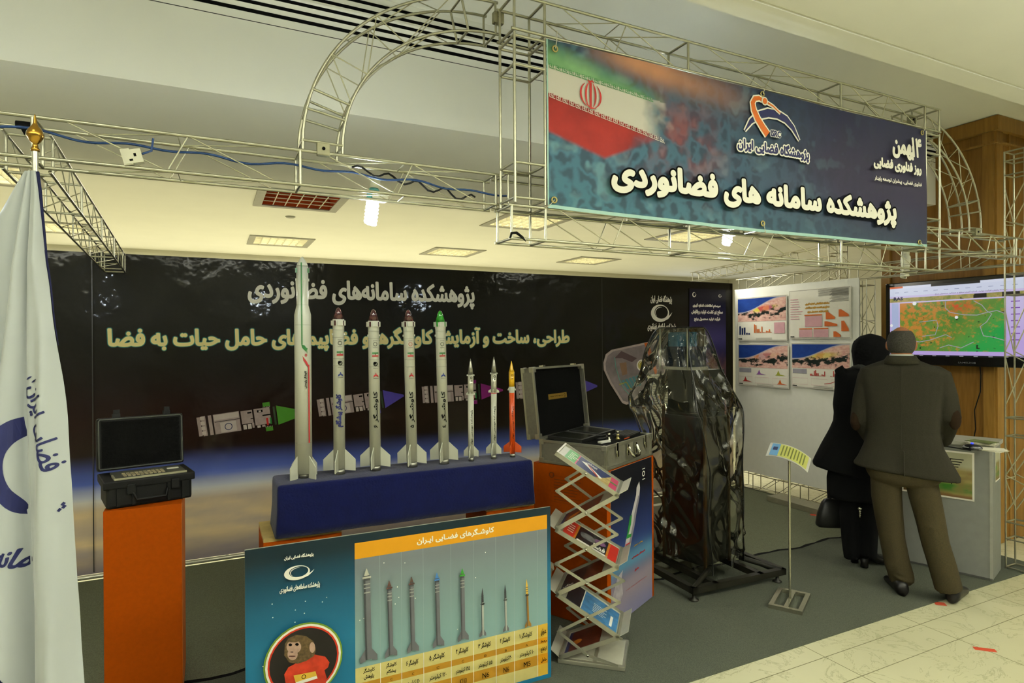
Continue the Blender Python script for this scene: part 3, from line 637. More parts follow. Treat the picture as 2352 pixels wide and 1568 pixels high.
m = MB(); s = Sheet((0, 5.080, 0), X, Z, m); x0, z0, x1, z1 = ubox(s, (1497, 1036), (1556, 857)); m.box((x0, 5.0805, z0), (x1, 5.082, z1), mat('paper', '#cfcbb8', .7, var=.03)); s.rect(x0, z0, x1, z1, mat('paper'))
GREY = mat('print_grey_text', '#77756c', .6)
for i in range(26): z = z1-.03-.026*i; s.rect(x0+.02, z, x0+.02+(x1-x0-.04)*(.6+.38*random.random()), z+.006, GREY, 2)
rebase(tag(m.build('notice_sheet'), 'tall white printed notice sheet on the black wall behind the covered rack', 'notice'), ((x0+x1)/2, 5.09, z0))
# ------------------------------------------------------------------ hanging banner
bn = thing('banner', (2.4, 2.088, 2.15), 'large blue hanging banner with a flag corner and white outlined lettering', 'banner')
PBN = print_mat('banner_vinyl', .55, spec=.2, bump=.06, bscale=5)
m = MB(); s0 = Sheet((0, 2.088, 0), X, Z, m)
TL, TR, BL, BR = (np.array(s0.uv(*p)) for p in ((1263, 88), (2128, 301), (1258, 478), (2126, 566)))
BO = V(BL[0], 2.088, (BL[1]+BR[1])/2); BW = (TR[0]+BR[0])/2-BL[0]; BH = (TL[1]+TR[1])/2-BO[2]
def bwarp(x, y, h):
    t = x/BW; sag = -.018*math.sin(math.pi*t)*(1-y/BH)*.6
    return BO+V(x, -h+.004*math.sin(x*7+y*3)+.0012*math.sin(y*13+x*3), y+sag+.012*(t-.5)*0)
s = Sheet(BO, X, Z, m, gap=.0009, warp=bwarp)
F = lambda x, y: np.array(s.uv(x, y))
def line(p, q): p, q = F(*p), F(*q); a = (q[1]-p[1])/(q[0]-p[0]); return a, p[1]-a*p[0]
gw, wr = line((1263, 147), (1456, 213)), line((1263, 212), (1458, 292)); gtop = line((1263, 92), (1560, 240))
pk = line((1380, 130), (1600, 205))
def bcol(Xn, Yn):
    x, y = Xn*BW, Yn*BH; n = noise2(x*7, y*7, 11, 5); n2 = noise2(x*16, y*16, 21, 3); n3 = noise2(x*2.5, y*2.5, 31)
    teal, navy, pur = C3('#33586a'), C3('#161c3a'), C3('#231f36')
    base = mixc(teal, pur, Xn*1.7-.22+.35*(n3-.5)); base = mixc(base, navy, np.clip(Yn*1.7-1.02+.2*(n3-.5), 0, 1)); base = mixc(base, C3('#2d5c64'), np.clip(.45-Yn*1.3, 0, 1)*np.clip(1.25-Xn, 0, 1))
    dam = np.clip((np.abs(np.sin(x*36+7*n)*np.sin(y*36+7*n2))-.2)*1.9, 0, 1)
    base = mixc(base, C3('#12182a'), .75*dam*np.clip(1.2-Xn*1.2, .15, .85)); base = mixc(base, C3('#6d9098'), np.clip(n2*2.4-1.45, 0, .4)*np.clip(1-Xn*1.2, 0, 1))
    sal = np.exp(-((y-(pk[0]*x+pk[1]+.02))/(.045+.05*Xn))**2)*np.clip((Xn-.06)*9, 0, 1)*np.clip((.46-Xn)*4, 0, 1)*(.55+.7*n)
    base = mixc(base, C3('#b07c5e'), sal)
    redm = np.exp(-(((Xn-.27)/.1)**2+((Yn-.55)/.28)**2))*np.clip(n2*2.2-.8, 0, .8); base = mixc(base, C3('#6d2a2a'), redm)
    fade = np.clip((.245-Xn+.10*(n-.5)+.05*(n2-.5))*14, 0, 1)
    g, w_, r = mixc(C3('#2a6038'), C3('#7fa878'), n*1.5-.3), C3('#c3bfb6'), mixc(C3('#6a0f0c'), C3('#8e2018'), n*1.6-.35)
    yg, yr, yt = gw[0]*x+gw[1], wr[0]*x+wr[1], gtop[0]*x+gtop[1]
    rb = BH*.43-.32*(x-.0)+.30*np.abs(x-.27)*1.25+.02*n
    rb = np.where(x < .27, BH*.445-.27*x, BH*.445-.27*.27+.42*(x-.27))
    flag = np.where((y > yg)[..., None], g, np.where((y > yr)[..., None], w_, r))
    mk = fade*np.clip((y-rb)*60, 0, 1)*np.where(y > yg, np.clip((yt-y)*14+.2, 0, 1), 1)
    return mixc(base, flag, mk)
s.raster(0, 0, BW, BH, 540, 150, bcol, PBN)
hem = mat('banner_hem', '#8fb6ae', .35)
s.k += 1; s.put([(BW*i/40, y) for y in (0, .014) for i in range(41)], [(i, i+1, 42+i, 41+i) for i in range(40)], hem, 2)
s.put([(x, BH*i/12) for x in (0, .006) for i in range(13)], [(i, 13+i, 14+i, i+1) for i in range(12)], hem, 2)
# kufic bands on the flag: rows of small squared letters
for (l, n_, col_) in ((gw, 17, mat('print_band_green', '#2f6f3c', .4)), (wr, 19, mat('print_band_white', '#c9c2b8', .4))):
    for i in range(n_):
        x = .012+i*.030; h = .020; y = l[0]*x+l[1]-(.012 if l is gw else .016); a = l[0]
        for pts in (((0, .0), (0, h), (.010, h), (.010, .006), (.019, .006), (.019, h)), ((.0, 0), (.025, 0)), ((.004, .011), (.0145, .011))):
            s.stroke([(x+px, y+py*.8+a*px) for px, py in pts], .0028, col_, 3)
# emblem
RED = mat('print_emblem_red', '#9c1c14', .4); c = F(1356, 217); s.k = 4
E_ = lambda pts: [(c[0]+x*.055, c[1]+y*.055+gw[0]*x*.03) for x, y in pts]
s.stroke(E_([(0, .85), (0, -.9), (0, -1.08)]), [.011, .010, .001], RED); s.stroke(E_([(-.28, 1.02), (-.1, .88), (.1, 1.0), (.28, .9)]), [.003, .008, .008, .003], RED)
for sg in (-1, 1):
    for (rx, lo, hi, ww) in ((.42, -62, 66, .0075), (.86, -66, 56, .0075)):
        pts = E_([(sg*rx*math.cos(math.radians(w)), -.05+.95*math.sin(math.radians(w))) for w in range(lo, hi+1, 8)])
        s.stroke(pts, [.001+ww*math.sin(math.pi*(i+.3)/len(pts)) for i in range(len(pts))], RED, s.k)
s.stroke(E_([(-.45, -.75), (0, -1.0), (.45, -.95)]), [.002, .008, .002], RED)
# agency mark
q3 = lambda *p: [F(1230+x/2.096, 60+y/2.096) for x, y in p]
ORG = mat('print_orange', '#c8641e', .4); s.k += 1
a = q3((1108, 522), (1085, 488), (1060, 447), (1042, 405), (1036, 372), (1046, 352), (1066, 350), (1082, 360)); w_ = [.034, .032, .03, .028, .025, .022, .019, .016]
ar = q3((1003, 502), (1030, 458), (1068, 430), (1110, 420), (1155, 428), (1195, 452), (1228, 492), (1259, 552)); aw = [.004, .022, .034, .038, .038, .034, .024, .005]
s.stroke(ar, [v+.014 for v in aw], WHITE); s.stroke(ar, aw, NAVY)
s.stroke(a, [v+.014 for v in w_], WHITE); s.stroke(a, w_, ORG)
t_ = q3((1092, 366), (1130, 390), (1165, 424)); s.stroke(t_, [.022, .02, .018], WHITE); s.stroke(t_, [.009, .008, .005], ORG)
b = q3((1090, 366))[0]; s.disc(b[0], b[1], .020, WHITE); s.disc(b[0], b[1], .014, ORG)
def bx(x0, x1, y0a, y1a, y0b, y1b):
    "left and right pixel heights of a line of words"
    p, q, r_, t = F(x0, y0a), F(x0, y1a), F(x1, y0b), F(x1, y1b); return (p[0], (p[1]+r_[1])/2, r_[0], (q[1]+t[1])/2)
s.text('ISRC', bx(1762, 1787, 314, 297, 320, 303), WHITE, bold=.008); s.text('ISRC', bx(1763, 1786, 313, 298, 319, 304), NAVY, bold=.002)
s.text('پژوهشگاه فضایی ایران', bx(1689, 1850, 350, 316, 372, 340), NAVY, bold=.003, edge=.006, edge_m=WHITE)
s.text('پژوهشکده سامانه های فضانوردی', bx(1399, 2052, 446, 367, 524, 458), WHITE, bold=.008, edge=.008, edge_m=INK)
s.text('۱۴', bx(2084, 2108, 362, 318, 368, 322), WHITE, bold=.004); s.text('بهمن', bx(2040, 2090, 366, 324, 372, 330), WHITE, bold=.006)
s.text('روز فناوری فضایی', bx(1998, 2106, 392, 363, 404, 377), WHITE, bold=.004)
s.text('فناوری فضایی، پیشران توسعه پایدار', bx(2000, 2105, 417, 405, 433, 421), WHITE, bold=.001)
m.build('printed_sheet', bn)
BRASS = mat('brass_eyelet', '#a89a63', .35, metal=.8); STRING = mat('white_string', '#cfcab4', .7)
for (x, y, tx, ty) in ((1275, 112, 1276, 75), (1273, 459, 1252, 478), (1752, 513, 1754, 535), (1751, 216, 1752, 203), (2118, 305, 2121, 294), (2112, 556, 2127, 575)):
    p = at_y(x, y, 2.080); m = MB(); m.tube([p+.011*V(math.cos(w), 0, math.sin(w)) for w in np.linspace(0, 2*math.pi, 15)[:-1]], .0035, BRASS, 6, closed=True); m.build('eyelet', bn)
    q = at_y(tx, ty, 2.094); m = MB(); m.tube([p+V(0, -.004, 0), (p+q)/2+V(.003, -.006, 0), q+V(0, -.012, 0), q+V(0, .004, .009)], .0016, STRING, 6); m.build('tie_string', bn)
# ------------------------------------------------------------------ flag at the left edge
FO = V(-.392, 1.90, 0); FA = V(math.cos(YAW), -math.sin(YAW), 0); FB = -V(math.sin(YAW), math.cos(YAW), 0)
FD = float(FO@fw); FM = FD/FPX
fa = lambda px: (px-88)*FM
fz = lambda py: CAMH-(py-784)*FM
flag = thing('flag', FO, 'white satin flag with navy lettering on a silver pole with a brass finial', 'flag')
m = MB(); m.tube([FO+V(0, 0, .04), FO+Z*fz(338)], .0068, mat('chrome_pole', '#c9c6b4', .2, metal=.9), 12); m.build('pole', flag)
m = MB(); z0 = fz(345); m.lathe([(0, 0), (.009, 0), (.0095, .006), (.007, .010), (.0055, .018), (.011, .024), (.0175, .035), (.0185, .043), (.015, .054), (.007, .064), (.004, .072), (.0035, .080), (.001, .092), (0, .094)], FO+Z*z0, mat('polished_brass', '#a07a32', .18, metal=.95), 24); m.build('finial', flag)
m = MB(); m.lathe([(0, 0), (.17, 0), (.17, .02), (.03, .045), (.012, .06), (0, .06)], FO, STEEL, 32); m.build('base', flag)
_ys = [392, 440, 520, 600, 700, 780, 960, 1100, 1310, 1460, 1560, 1640]
ip = lambda y, v: float(np.interp(y, _ys, v))
f_out = lambda y: ip(y, [70, 42, -4, -40, -90, -120, -165, -185, -200, -205, -208, -210])
f_l = lambda y: ip(y, [78, 70, 60, 52, 45, 38, 20, 10, 0, -3, -5, -6])
f_g = lambda y: ip(y, [86, 86, 84, 83, 84, 84, 86, 88, 92, 96, 96, 96])
f_r = lambda y: ip(y, [97, 105, 114, 121, 138, 150, 175, 187, 196, 206, 219, 224])
def fold(px, py):
    "how far the cloth bulges towards the viewer at a point of the hanging flag"
    a, l, g, r = f_out(py), f_l(py), f_g(py), f_r(py); dep = np.interp(py, [392, 600, 1000, 1600], [.006, .03, .055, .075])
    if px < l: t = (px-a)/max(1, l-a); b = .55*math.sin(math.pi*min(1, max(0, t)))**.8+.25*(1-t)-.35*t**6
    elif px < g: t = (px-l)/max(1, g-l); b = .15+1.0*math.sin(math.pi*min(1, max(0, t)))**.6-.25*t**8
    else: t = min(1, (px-g)/max(1, r-g)); b = 1.05*math.sin(math.pi*(t*.88+.03))**.55-.1+.10*math.sin(t*9+py*.002)
    return float(dep*b+.004*math.sin(px*.12+py*.004)*np.interp(py, [392, 700], [0, 1]))
SATIN = mat('white_satin', '#a3a8a8', .42, var=.02, scale=8, sheen=.3)
def bot(px): return 1462+max(0, px)*.85+max(0, px-60)*1.1 if px < 92 else 1640
def fpt(px, py, h=0): return FO+FA*fa(px)+Z*fz(py)+FB*(fold(px, py)+h+.008)
def fcloth(p0, p1):
    def fn(s_, t):
        py0 = 392+(1640-392)*t; px = p0(py0)+(p1(py0)-p0(py0))*s_; B = bot(px) if p1 is not f_r else 1640; py = 392+(B-392)*t; px = p0(py)+(p1(py)-p0(py))*s_
        return fpt(px, py)
    return fn
m = MB(); m.grid(fcloth(f_out, f_l), 14, 60, SATIN); m.grid(fcloth(f_l, f_g), 24, 60, SATIN); m.grid(fcloth(f_g, f_r), 30, 60, SATIN)
def fback(s_, t):
    py = 392+(1640-392)*t; px = f_r(py)+(f_out(py)-f_r(py))*s_; return FO+FA*fa(px)+Z*fz(py)+FB*(fold(f_r(py), py)*(1-s_)+fold(f_out(py), py)*s_+.008-.09*math.sin(math.pi*s_)*np.interp(py, [392, 900], [.15, 1]))
m.grid(fback, 16, 40, SATIN)
NAVYF = mat('flag_navy', '#14183f', .5)
s = Sheet(FO, FA, Z, m, warp=lambda x, y, h: fpt(88+x/FM, 784-(y-CAMH)/FM, .0012+h*.3)); s.slice = .008
L4 = lambda *p: [(fa(x/1.807), fz(700+y/1.807)) for x, y in p]
outer = [(157, 448), (120, 462), (85, 490), (50, 540), (37, 610), (42, 680), (75, 755), (125, 815), (160, 855)]; inner = [(158, 828), (150, 780), (122, 720), (106, 660), (110, 600), (132, 555), (156, 525)]
def smooth_(P, it=2):
    for _ in range(it): P = [P[0]]+[tuple(np.array(a)*(1-f_)+np.array(b)*f_) for a, b in zip(P, P[1:]) for f_ in (.25, .75)]+[P[-1]]
    return P
oo, ii = smooth_(outer), smooth_(inner)[::-1]; nn = min(len(oo), len(ii)); rs_ = lambda P: [P[int(round(j*(len(P)-1)/(nn-1)))] for j in range(nn)]; oo, ii = L4(*rs_(oo)), L4(*rs_(ii))
s.put(oo+ii, [(j, j+1, nn+j+1, nn+j) for j in range(nn-1)], NAVYF)
D = lambda dx, dy: np.array([dx*FM, -dy*FM])
s.text_aff('فضایی ایران', L4((150, 330))[0]+D(1, 6), D(52, 186), D(44, -18), NAVYF, bold=.0012)
for (x, y, dx, dy) in ((176, 318, 12, -7), (198, 330, 14, -8)): s.stroke([(fa(x/1.807+i*dx/3-4), fz(700+y/1.807+i*dy/3-10)) for i in range(4)], [.002, .005, .004, .001], NAVYF)
for (x, y) in ((313, 822), (324, 812), (322, 800)): c = L4((x, y))[0]; s.poly([(c[0]-.004, c[1]-.002), (c[0], c[1]-.005), (c[0]+.004, c[1]+.001), (c[0], c[1]+.005)], NAVYF)
s.text_aff('مانه\u200cهای', L4((8, 985))[0]+D(0, 12), D(80, 40), D(14, -46), NAVYF, bold=.0014)
for (x, y) in ((85, 873), (20, 872), (22, 925), (92, 1000)): c = L4((x, y))[0]; s.poly([(c[0]-.006, c[1]-.005), (c[0]+.004, c[1]-.004), (c[0]+.007, c[1]+.004), (c[0]-.003, c[1]+.005)], NAVYF)
c = L4((28, 925))[0]; s.ring(c[0], c[1], .004, .012, NAVYF)
m.build('flag_cloth', flag)
m = MB(); FR = mat('navy_fringe', '#14162f', .8)
for i in range(46):
    px = -30+i*2.72; y0 = bot(px); p = fpt(px, y0-4, .002); m.tube([p, p+Z*-.012+FB*.002, p+V(random.uniform(-.002, .002), 0, -.058-random.uniform(0, .012))], [.0016, .002, .0012], FR, 5)
pts = [fpt(-30+i*2.72, bot(-30+i*2.72)-3, .002) for i in range(46)]; m.tube(pts, .0035, FR, 6)
m.build('fringe', flag); m = MB()
pts = [fpt(f_r(y), y, .0)+FA*.002+FB*-.002 for y in range(394, 800, 12)]; m.tube(pts, [.004-.003*i/len(pts) for i in range(len(pts))], FR, 6)
m.build('edge_cord', flag)
# ------------------------------------------------------------------ left pedestal and rugged case
ORANGE = mat('orange_laminate', '#863802', .65, var=.05, scale=60, spec=.04); ORED = mat('orange_edge', '#b05c14', .65, spec=.25)
m = MB(); m.box((-.430, 3.20, .009), (-.128, 3.58, .908), ORANGE, bev=.002); m.box((-.131, 3.202, .01), (-.1265, 3.578, .905), ORED)
rebase(tag(m.build('pedestal'), 'plain orange square pedestal carrying the open black case', 'pedestal'), (-.28, 3.39, .006))
PLB = mat('black_polymer', '#080807', .55, spec=.15, var=.1, bump=.05, bscale=300); FOAM = mat('black_foam', '#060605', .95, spec=.1, bump=.8, bscale=60)
ca = V(math.cos(.225), math.sin(.225), 0); cb = V(-ca[1], ca[0], 0); co = V(-.430, 3.205, .909); fr = (co, ca, cb, Z)
cs = thing('equipment_case', co, 'open black rugged plastic case with a keypad panel on the orange pedestal', 'case')
m = MB(); m.box((.012, .01, 0), (.355, .235, .10), PLB, fr, bev=.012); m.box((0, 0, .088), (.367, .245, .124), PLB, fr, bev=.006)
for x in (.05, .11, .25, .31): m.box((x, -.004, .01), (x+.012, .012, .09), PLB, fr)
m.build('base', cs)
m = MB(); m.box((.045, .02, .1245), (.335, .20, .130), mat('panel_grey', '#4a4a42', .5, metal=.3), fr); m.box((.045, .015, .122), (.335, .022, .1325), mat('panel_edge', '#a8a488', .35, metal=.5), fr); m.box((.043, .02, .122), (.050, .12, .1325), mat('panel_edge'), fr)
pn = m.build('control_panel', cs)
KEY = mat('key_tan', '#8f8468', .5)
m = MB()
for i in range(10):
    for j in range(3): m.box((.085+.017*i, .055+.03*j, .130), (.097+.017*i, .072+.03*j, .1345), KEY, fr)
m.build('key', pn)
m = MB(); m.box((.27, .115, .130), (.318, .135, .1335), mat('paper'), fr); m.build('sticker', pn)
m = MB(); m.tube([co+ca*x+cb*y+Z*z for x, y, z in ((.115, -.004, .065), (.125, -.02, .035), (.24, -.02, .035), (.25, -.004, .065))], .007, PLB, 8); m.build('handle', cs)
for x in (.09, .265): m = MB(); m.box((x, -.010, .06), (x+.035, .004, .105), PLB, fr, bev=.003); m.build('latch', cs)
lz = unit(Z+cb*.10); ln = np.cross(ca, lz); lf = (co+cb*.245+Z*.126, ca, -ln, lz)
m = MB(); m.box((0, -.004, .005), (.367, .05, .255), PLB, lf, bev=.012); ld = m.build('lid', cs)
m = MB(); m.box((.018, -.0075, .022), (.349, -.003, .238), FOAM, lf); m.build('foam_lining', ld)
rim = [co+cb*.245+Z*.126+ca*x+lz*z+ln*-.006*(1 if (ln@FB) < 0 else -1) for x, z in ((.012, .014), (.355, .014), (.359, .02), (.359, .24), (.352, .248), (.015, .248), (.008, .24), (.008, .02))]
m = MB(); m.tube(rim, .0035, mat('rim_grey', '#3c3e38', .4), 6, closed=True); m.build('rim_seal', ld)
for x in (.065, .28): m = MB(); m.box((x, .0, .25), (x+.032, .03, .272), PLB, lf, bev=.002); m.box((x+.004, .004, .27), (x+.03, .012, .292), PLB, lf, bev=.002); m.build('latch', ld)
# ------------------------------------------------------------------ blue table and model rockets
TZ = 1.0; VEL = mat('blue_velvet', '#040930', .95, var=.15, scale=25, bump=.25, bscale=90, sheen=.12, spec=.1)
for (x0, x1, l) in ((.205, .55, 'orange pedestal under the left end of the blue velvet block'), (1.30, 1.585, 'orange pedestal under the right end of the blue velvet block')):
    m = MB(); m.box((x0, 2.965, .008), (x1, 3.26, .745), ORANGE); m.box((x0, 2.965, .745), (x1, 3.26, .762), mat('pale_top', '#a8925c', .5, var=.2, scale=15)); rebase(tag(m.build('pedestal'), l, 'pedestal'), ((x0+x1)/2, 3.1, .008))
m = MB(); x0, x1, y0, y1, z0 = .262, 1.565, 2.935, 3.195, .765
def rr(z, e, rnd):
    P = []; n = 14
    for (cx, cy, a0) in ((x1-rnd+e, y1-rnd+e, 0), (x0+rnd-e, y1-rnd+e, 90), (x0+rnd-e, y0+rnd-e, 180), (x1-rnd+e, y0+rnd-e, 270)):
        for i in range(5): w = math.radians(a0+22.5*i); P.append((cx+rnd*math.cos(w), cy+rnd*math.sin(w), z))
    Q = []
    for a, b in zip(P, P[1:]+P[:1]):
        l_ = np.linalg.norm(np.array(a)-np.array(b)); k = 1 if l_ < .02 else (24 if l_ > .6 else 5); Q += [tuple(np.array(a)+(np.array(b)-np.array(a))*j/k) for j in range(k)]
    return [V(*q)+V(0, 0, 0)+.003*V(math.sin(q[0]*23+z*9), math.sin(q[0]*17+z*13), 0)*(z < .97) for q in Q]
m.loft([rr(z0, .010, .012), rr(.80, .008, .012), rr(.88, .004, .012), rr(.975, 0, .012), rr(.992, -.002, .012), rr(.9985, -.008, .010), rr(1.0, -.016, .008)], VEL)
rebase(tag(m.build('display_block'), 'long block draped in royal blue velvet carrying the rocket models', 'display stand'), (.91, 3.06, z0))
RW = mat('rocket_white', '#bab9a6', .3, var=.02, coat=.3); RS = mat('rocket_silver', '#8f8d80', .3, metal=.7); MAR = mat('nose_maroon', '#3a1216', .15, coat=.6); NG = mat('nose_green', '#1c7a16', .2, coat=.5)
RY = mat('rocket_yellow', '#d0a012', .25, coat=.4); RO = mat('rocket_orange', '#b8420a', .3, coat=.3); RG = mat('decal_green', '#1a5e24', .35); RR = mat('decal_red', '#9c1a1c', .35); RB = mat('decal_blue', '#1c2a6a', .35); LINEM = mat('joint_line', '#7a786c', .5); CAL = mat('rocket_clear', '#b9b6a2', .12, metal=.35)
RV = 3.065
def rocket(label, top, base, prof, mats, fins, finang, noz, decor, finm=None):
    """prof: (image row, half width in image px, part); the whole model is scaled by its distance"""
    B = at_y(base[0], base[1], RV); B[2] = TZ; T = at_y(top[0], top[1], RV); ax = unit(T-B); d = float((B-EYE)@fw); sc = d/FPX; L = np.linalg.norm(T-B)
    h = lambda y: L*(base[1]-y)/(base[1]-top[1])
    t = thing('rocket_model', B, label, 'model rocket', 'model rockets on the blue block')
    vw = unit(EYE-B); vw = unit(vw-ax*(vw@ax)); rtv = np.cross(ax, vw)      # towards viewer, to the right
    ang = lambda w: vw*math.cos(w)+rtv*math.sin(w)
    parts = {}
    for (y, w, p) in prof: parts.setdefault(p, []).append((w*sc, h(y)))
    obs = {}
    for p, pr in parts.items():
        m = MB(); pr = sorted(pr, key=lambda q: q[1]); m.lathe([(0, pr[0][1])]+pr+([(0, pr[-1][1])] if pr[-1][0] > 1e-4 else []), B, mats[p], 28, ax=ax); obs[p] = m
    R0 = max(w for y, w, p in prof if p == 'body')*sc
    def cyl(r): return Sheet(B, rtv, ax, obs['body'], gap=.0003, warp=lambda x, y, hh: B+ax*y+ang(x/r)*(r+.0004+hh))
    decor(dict(B=B, ax=ax, ang=ang, sc=sc, h=h, obs=obs, cyl=cyl, R0=R0, t=t, d=d))
    for p, m in obs.items(): m.build(p, t)
    ytop, ytip, ybot, ext, yin = fins
    for i in range(4):
        w = finang+math.pi/2*i; u_ = ang(w); tn = np.cross(ax, u_); m = MB(); rb = R0*.93
        P = [(rb, h(ytop)), (ext*sc, h(ytip)), (ext*sc, h(ybot)), (rb, h(yin))]
        m.prism(P, B-tn*.0022, u_, ax, tn, .0044, finm or mats['body']); m.build('fin', t)
    m = MB(); y0_, y1_, w0, w1 = noz; m.lathe([(0, 0.0006), (w0*sc, .0006), (w1*sc, h(y1_)), (0, h(y1_))], B, RS, 24, ax=ax); m.build('nozzle', t)
    return t
def flagdecal(s, x, y, w_, hh, up=True):
    s.slice = .006; s.k += 1; k = s.k
    s.rect(x-w_/2, y+hh*.18, x+w_/2, y+hh/2, RG if up else RR, k); s.rect(x-w_/2, y-hh/2, x+w_/2, y-hh*.18, RR if up else RG, k); s.rect(x-w_*.06, y-hh*.12, x+w_*.06, y+hh*.12, RR, k); s.slice = None
def wings(s, x, y, w_, m):
    s.slice = .004; s.k += 1; k = s.k
    for pts in (((-.12, -.1), (.12, -.1), (.07, .5), (-.07, .5)), ((-.1, -.15), (-.5, -.45), (-.42, -.02), (-.12, .2)), ((.1, -.15), (.5, -.45), (.42, -.02), (.12, .2))): s.poly([(x+a*w_, y+b*w_) for a, b in pts], m, k)
    s.rect(x-.5*w_, y-.66*w_, x+.5*w_, y-.60*w_, INK, k); s.slice = None
def grooves(D, ys, r=None):
    for y in ys: D['obs']['body'].lathe([((r or D['R0'])*1.002, D['h'](y)-.0006), ((r or D['R0'])*1.006, D['h'](y)), ((r or D['R0'])*1.002, D['h'](y)+.0006)], D['B'], LINEM, 28, ax=D['ax'])
def tall_decor(D):
    h, sc = D['h'], D['sc']; r1, r0 = 13*sc, D['R0']; s = D['cyl'](r0); s1 = D['cyl'](r1)
    s1.slice = .005; x0 = -.004; s1.rect(x0-.0030, h(701), x0+.0030, h(604), RG)
    for i in range(8):
        f0, f1 = i/8, (i+1)/8; ra, rb_ = r1+(r0-r1)*f0, r1+(r0-r1)*f1; ya, yb = h(701+22.5*f0), h(701+22.5*f1)
        D['obs']['body'].add([D['B']+D['ax']*y+D['ang'](x/r)*(r+.0009) for (x, r, y) in ((x0-.003, ra, ya), (x0+.003, ra, ya), (x0+.003, rb_, yb), (x0-.003, rb_, yb))], [(3, 2, 1, 0)], RG)
    xs = .0005
    s.slice = .005; s.rect(x0-.003, h(792), x0+.003, h(723), RG)
    for k in range(4):
        o_ = .004*k; P = [(x0-.001+o_*.9, h(792)-o_*.3), (x0+.003+o_, h(799)), (x0+.016+o_*.6, h(806-k*1.5)), (x0+.026, h(812-k*3.5))]; s.stroke(P, [.004, .005, .004, .001], RG)
        P = [(x0+.002+o_*.2, h(818+k*3)), (x0+.010+o_*.3, h(825+k*2.4)), (x0+.020, h(832+k*2)), (x0+.029, h(842))]; s.stroke(P, [.001, .004, .005, .006], RR)
    s.ring(x0+.017, h(816), .003, .0055, RR); s.rect(x0+.016, h(820), x0+.018, h(812), RR)
    s.rect(x0+.0262, h(1017), x0+.0322, h(838), RR); s.slice = .004
    s.text('کاوشگر پژوهش', (.004, h(892), .0165, h(852)), INK, rot=90, bold=.0006); s.text('Kavoshgar Pazhuhesh', (.0178, h(890), .0222, h(855)), INK, rot=90)
    s.slice = None; grooves(D, (747, 1017)); grooves(D, (612, 701), r1)
    for y0_, y1_ in ((616, 627),):
        for w in (-1.25, 1.25): u_ = D['ang'](w); c = D['B']+u_*(13.6*sc)+D['ax']*h((y0_+y1_)/2); tn = np.cross(D['ax'], u_); m = D['obs']['body']; m.box((-.006, -.004, -.011), (.004, .004, .011), RG, (c, u_, tn, D['ax']))
    for w in (-1.45, 1.45, .3): D['obs']['body'].box((-.004, -.003, -.006), (.004, .003, .006), RW, (D['B']+D['ang'](w)*13.2*sc+D['ax']*h(643), D['ang'](w), np.cross(D['ax'], D['ang'](w)), D['ax']))
rocket('tallest white rocket model with a green stripe and red feather mark, leftmost of the row', (694, 589), (698, 1099),
       [(589, .3, 'nose'), (591, 3, 'nose'), (597, 6.6, 'nose'), (605, 10.5, 'nose'), (612, 13, 'nose'), (612, 13, 'body'), (701, 13, 'body'), (723.5, 18.6, 'body'), (1088, 18.8, 'body')],
       {'nose': RW, 'body': RW}, (1046, 1072, 1101, 39, 1098), math.pi/4-.06, (1099, 1088, 12, 12), tall_decor)
def big_decor(words, digit, nose_m, wcol, logo2, sw, ysh, logom=INK, tcol=INK):
    def f(D):
        h, sc, r = D['h'], D['sc'], D['R0']; s = D['cyl'](r); s2 = D['cyl'](r*1.08); s.slice = .004; Y = lambda y: h(y+ysh)
        for w in (-1.05, .28, 1.62, 2.9, 4.15):
            c = D['B']+D['ang'](w)*(r*1.02)+D['ax']*Y(742); u_ = D['ang'](w); fr_ = (c, u_, np.cross(D['ax'], u_), D['ax'])
            D['obs']['body'].box((-.006, -.013, -.012), (.0035, .013, .012), RW, fr_)
            D['obs']['body'].box((-.005, .0132, -.012), (.002, .0185, .012), nose_m, fr_)
        flagdecal(s2, .010, Y(741), .022, .015, sw); s.slice = .004
        x = .007
        s.ring(x, Y(788), .0078, .0098, logom); s.rect(x-.011, Y(781), x+.011, Y(780), GREY); s.rect(x-.011, Y(796.5), x+.011, Y(795.5), GREY)
        flagdecal(s, x, Y(812), .031, .021)
        if logo2: s.slice = .004; s.ring(x, Y(834), .0065, .0105, INK); s.disc(x-.004, Y(832), .0068, INK); s.rect(x-.011, Y(844), x+.011, Y(843), GREY)
        wings(s, x+.001, Y(860), .024, wcol); s.slice = .004
        if digit: s.text(words, (-.008, Y(969), .0185, Y(897)), tcol, rot=90, bold=.0007); s.text(digit, (-.004, Y(981), .013, Y(974)), tcol, rot=90, bold=.0007)
        else: s.text(words, (-.017, Y(981), .020, Y(905)), tcol, rot=90, bold=.0018)
        s.slice = None; grooves(D, (824+ysh, 840+ysh, 758+ysh, 775+ysh))
        for w in (-1.3, 1.4): D['obs']['body'].box((-.003, -.002, -.005), (.003, .002, .005), RW, (D['B']+D['ang'](w)*r+D['ax']*Y(768), D['ang'](w), np.cross(D['ax'], D['ang'](w)), D['ax']))
    return f
def bigprof(t, sh, hw, bot_): return [(t, .5, 'nose'), (t+1.5, 3, 'nose'), (t+6, 5.4, 'nose'), (t+27, hw*.985, 'nose'), (t+27.3, hw, 'body'), (t+30, hw*1.02, 'body'), (t+32, hw*1.07, 'body'), (t+41, hw*1.07, 'body'), (t+43, hw, 'body'), (bot_, hw*1.02, 'body')]
F_A = -.26
rocket('white rocket model with maroon nose and heavy dark lettering, second from left', (777, 706), (780, 1091), bigprof(706, 0, 12.8, 1078), {'nose': MAR, 'body': RW}, (1033, 1057, 1083, 37, 1081), F_A, (1091, 1078, 12.6, 12), big_decor('کاوشگر پیشگام', None, MAR, RB, True, True, 0, tcol=NAVY))
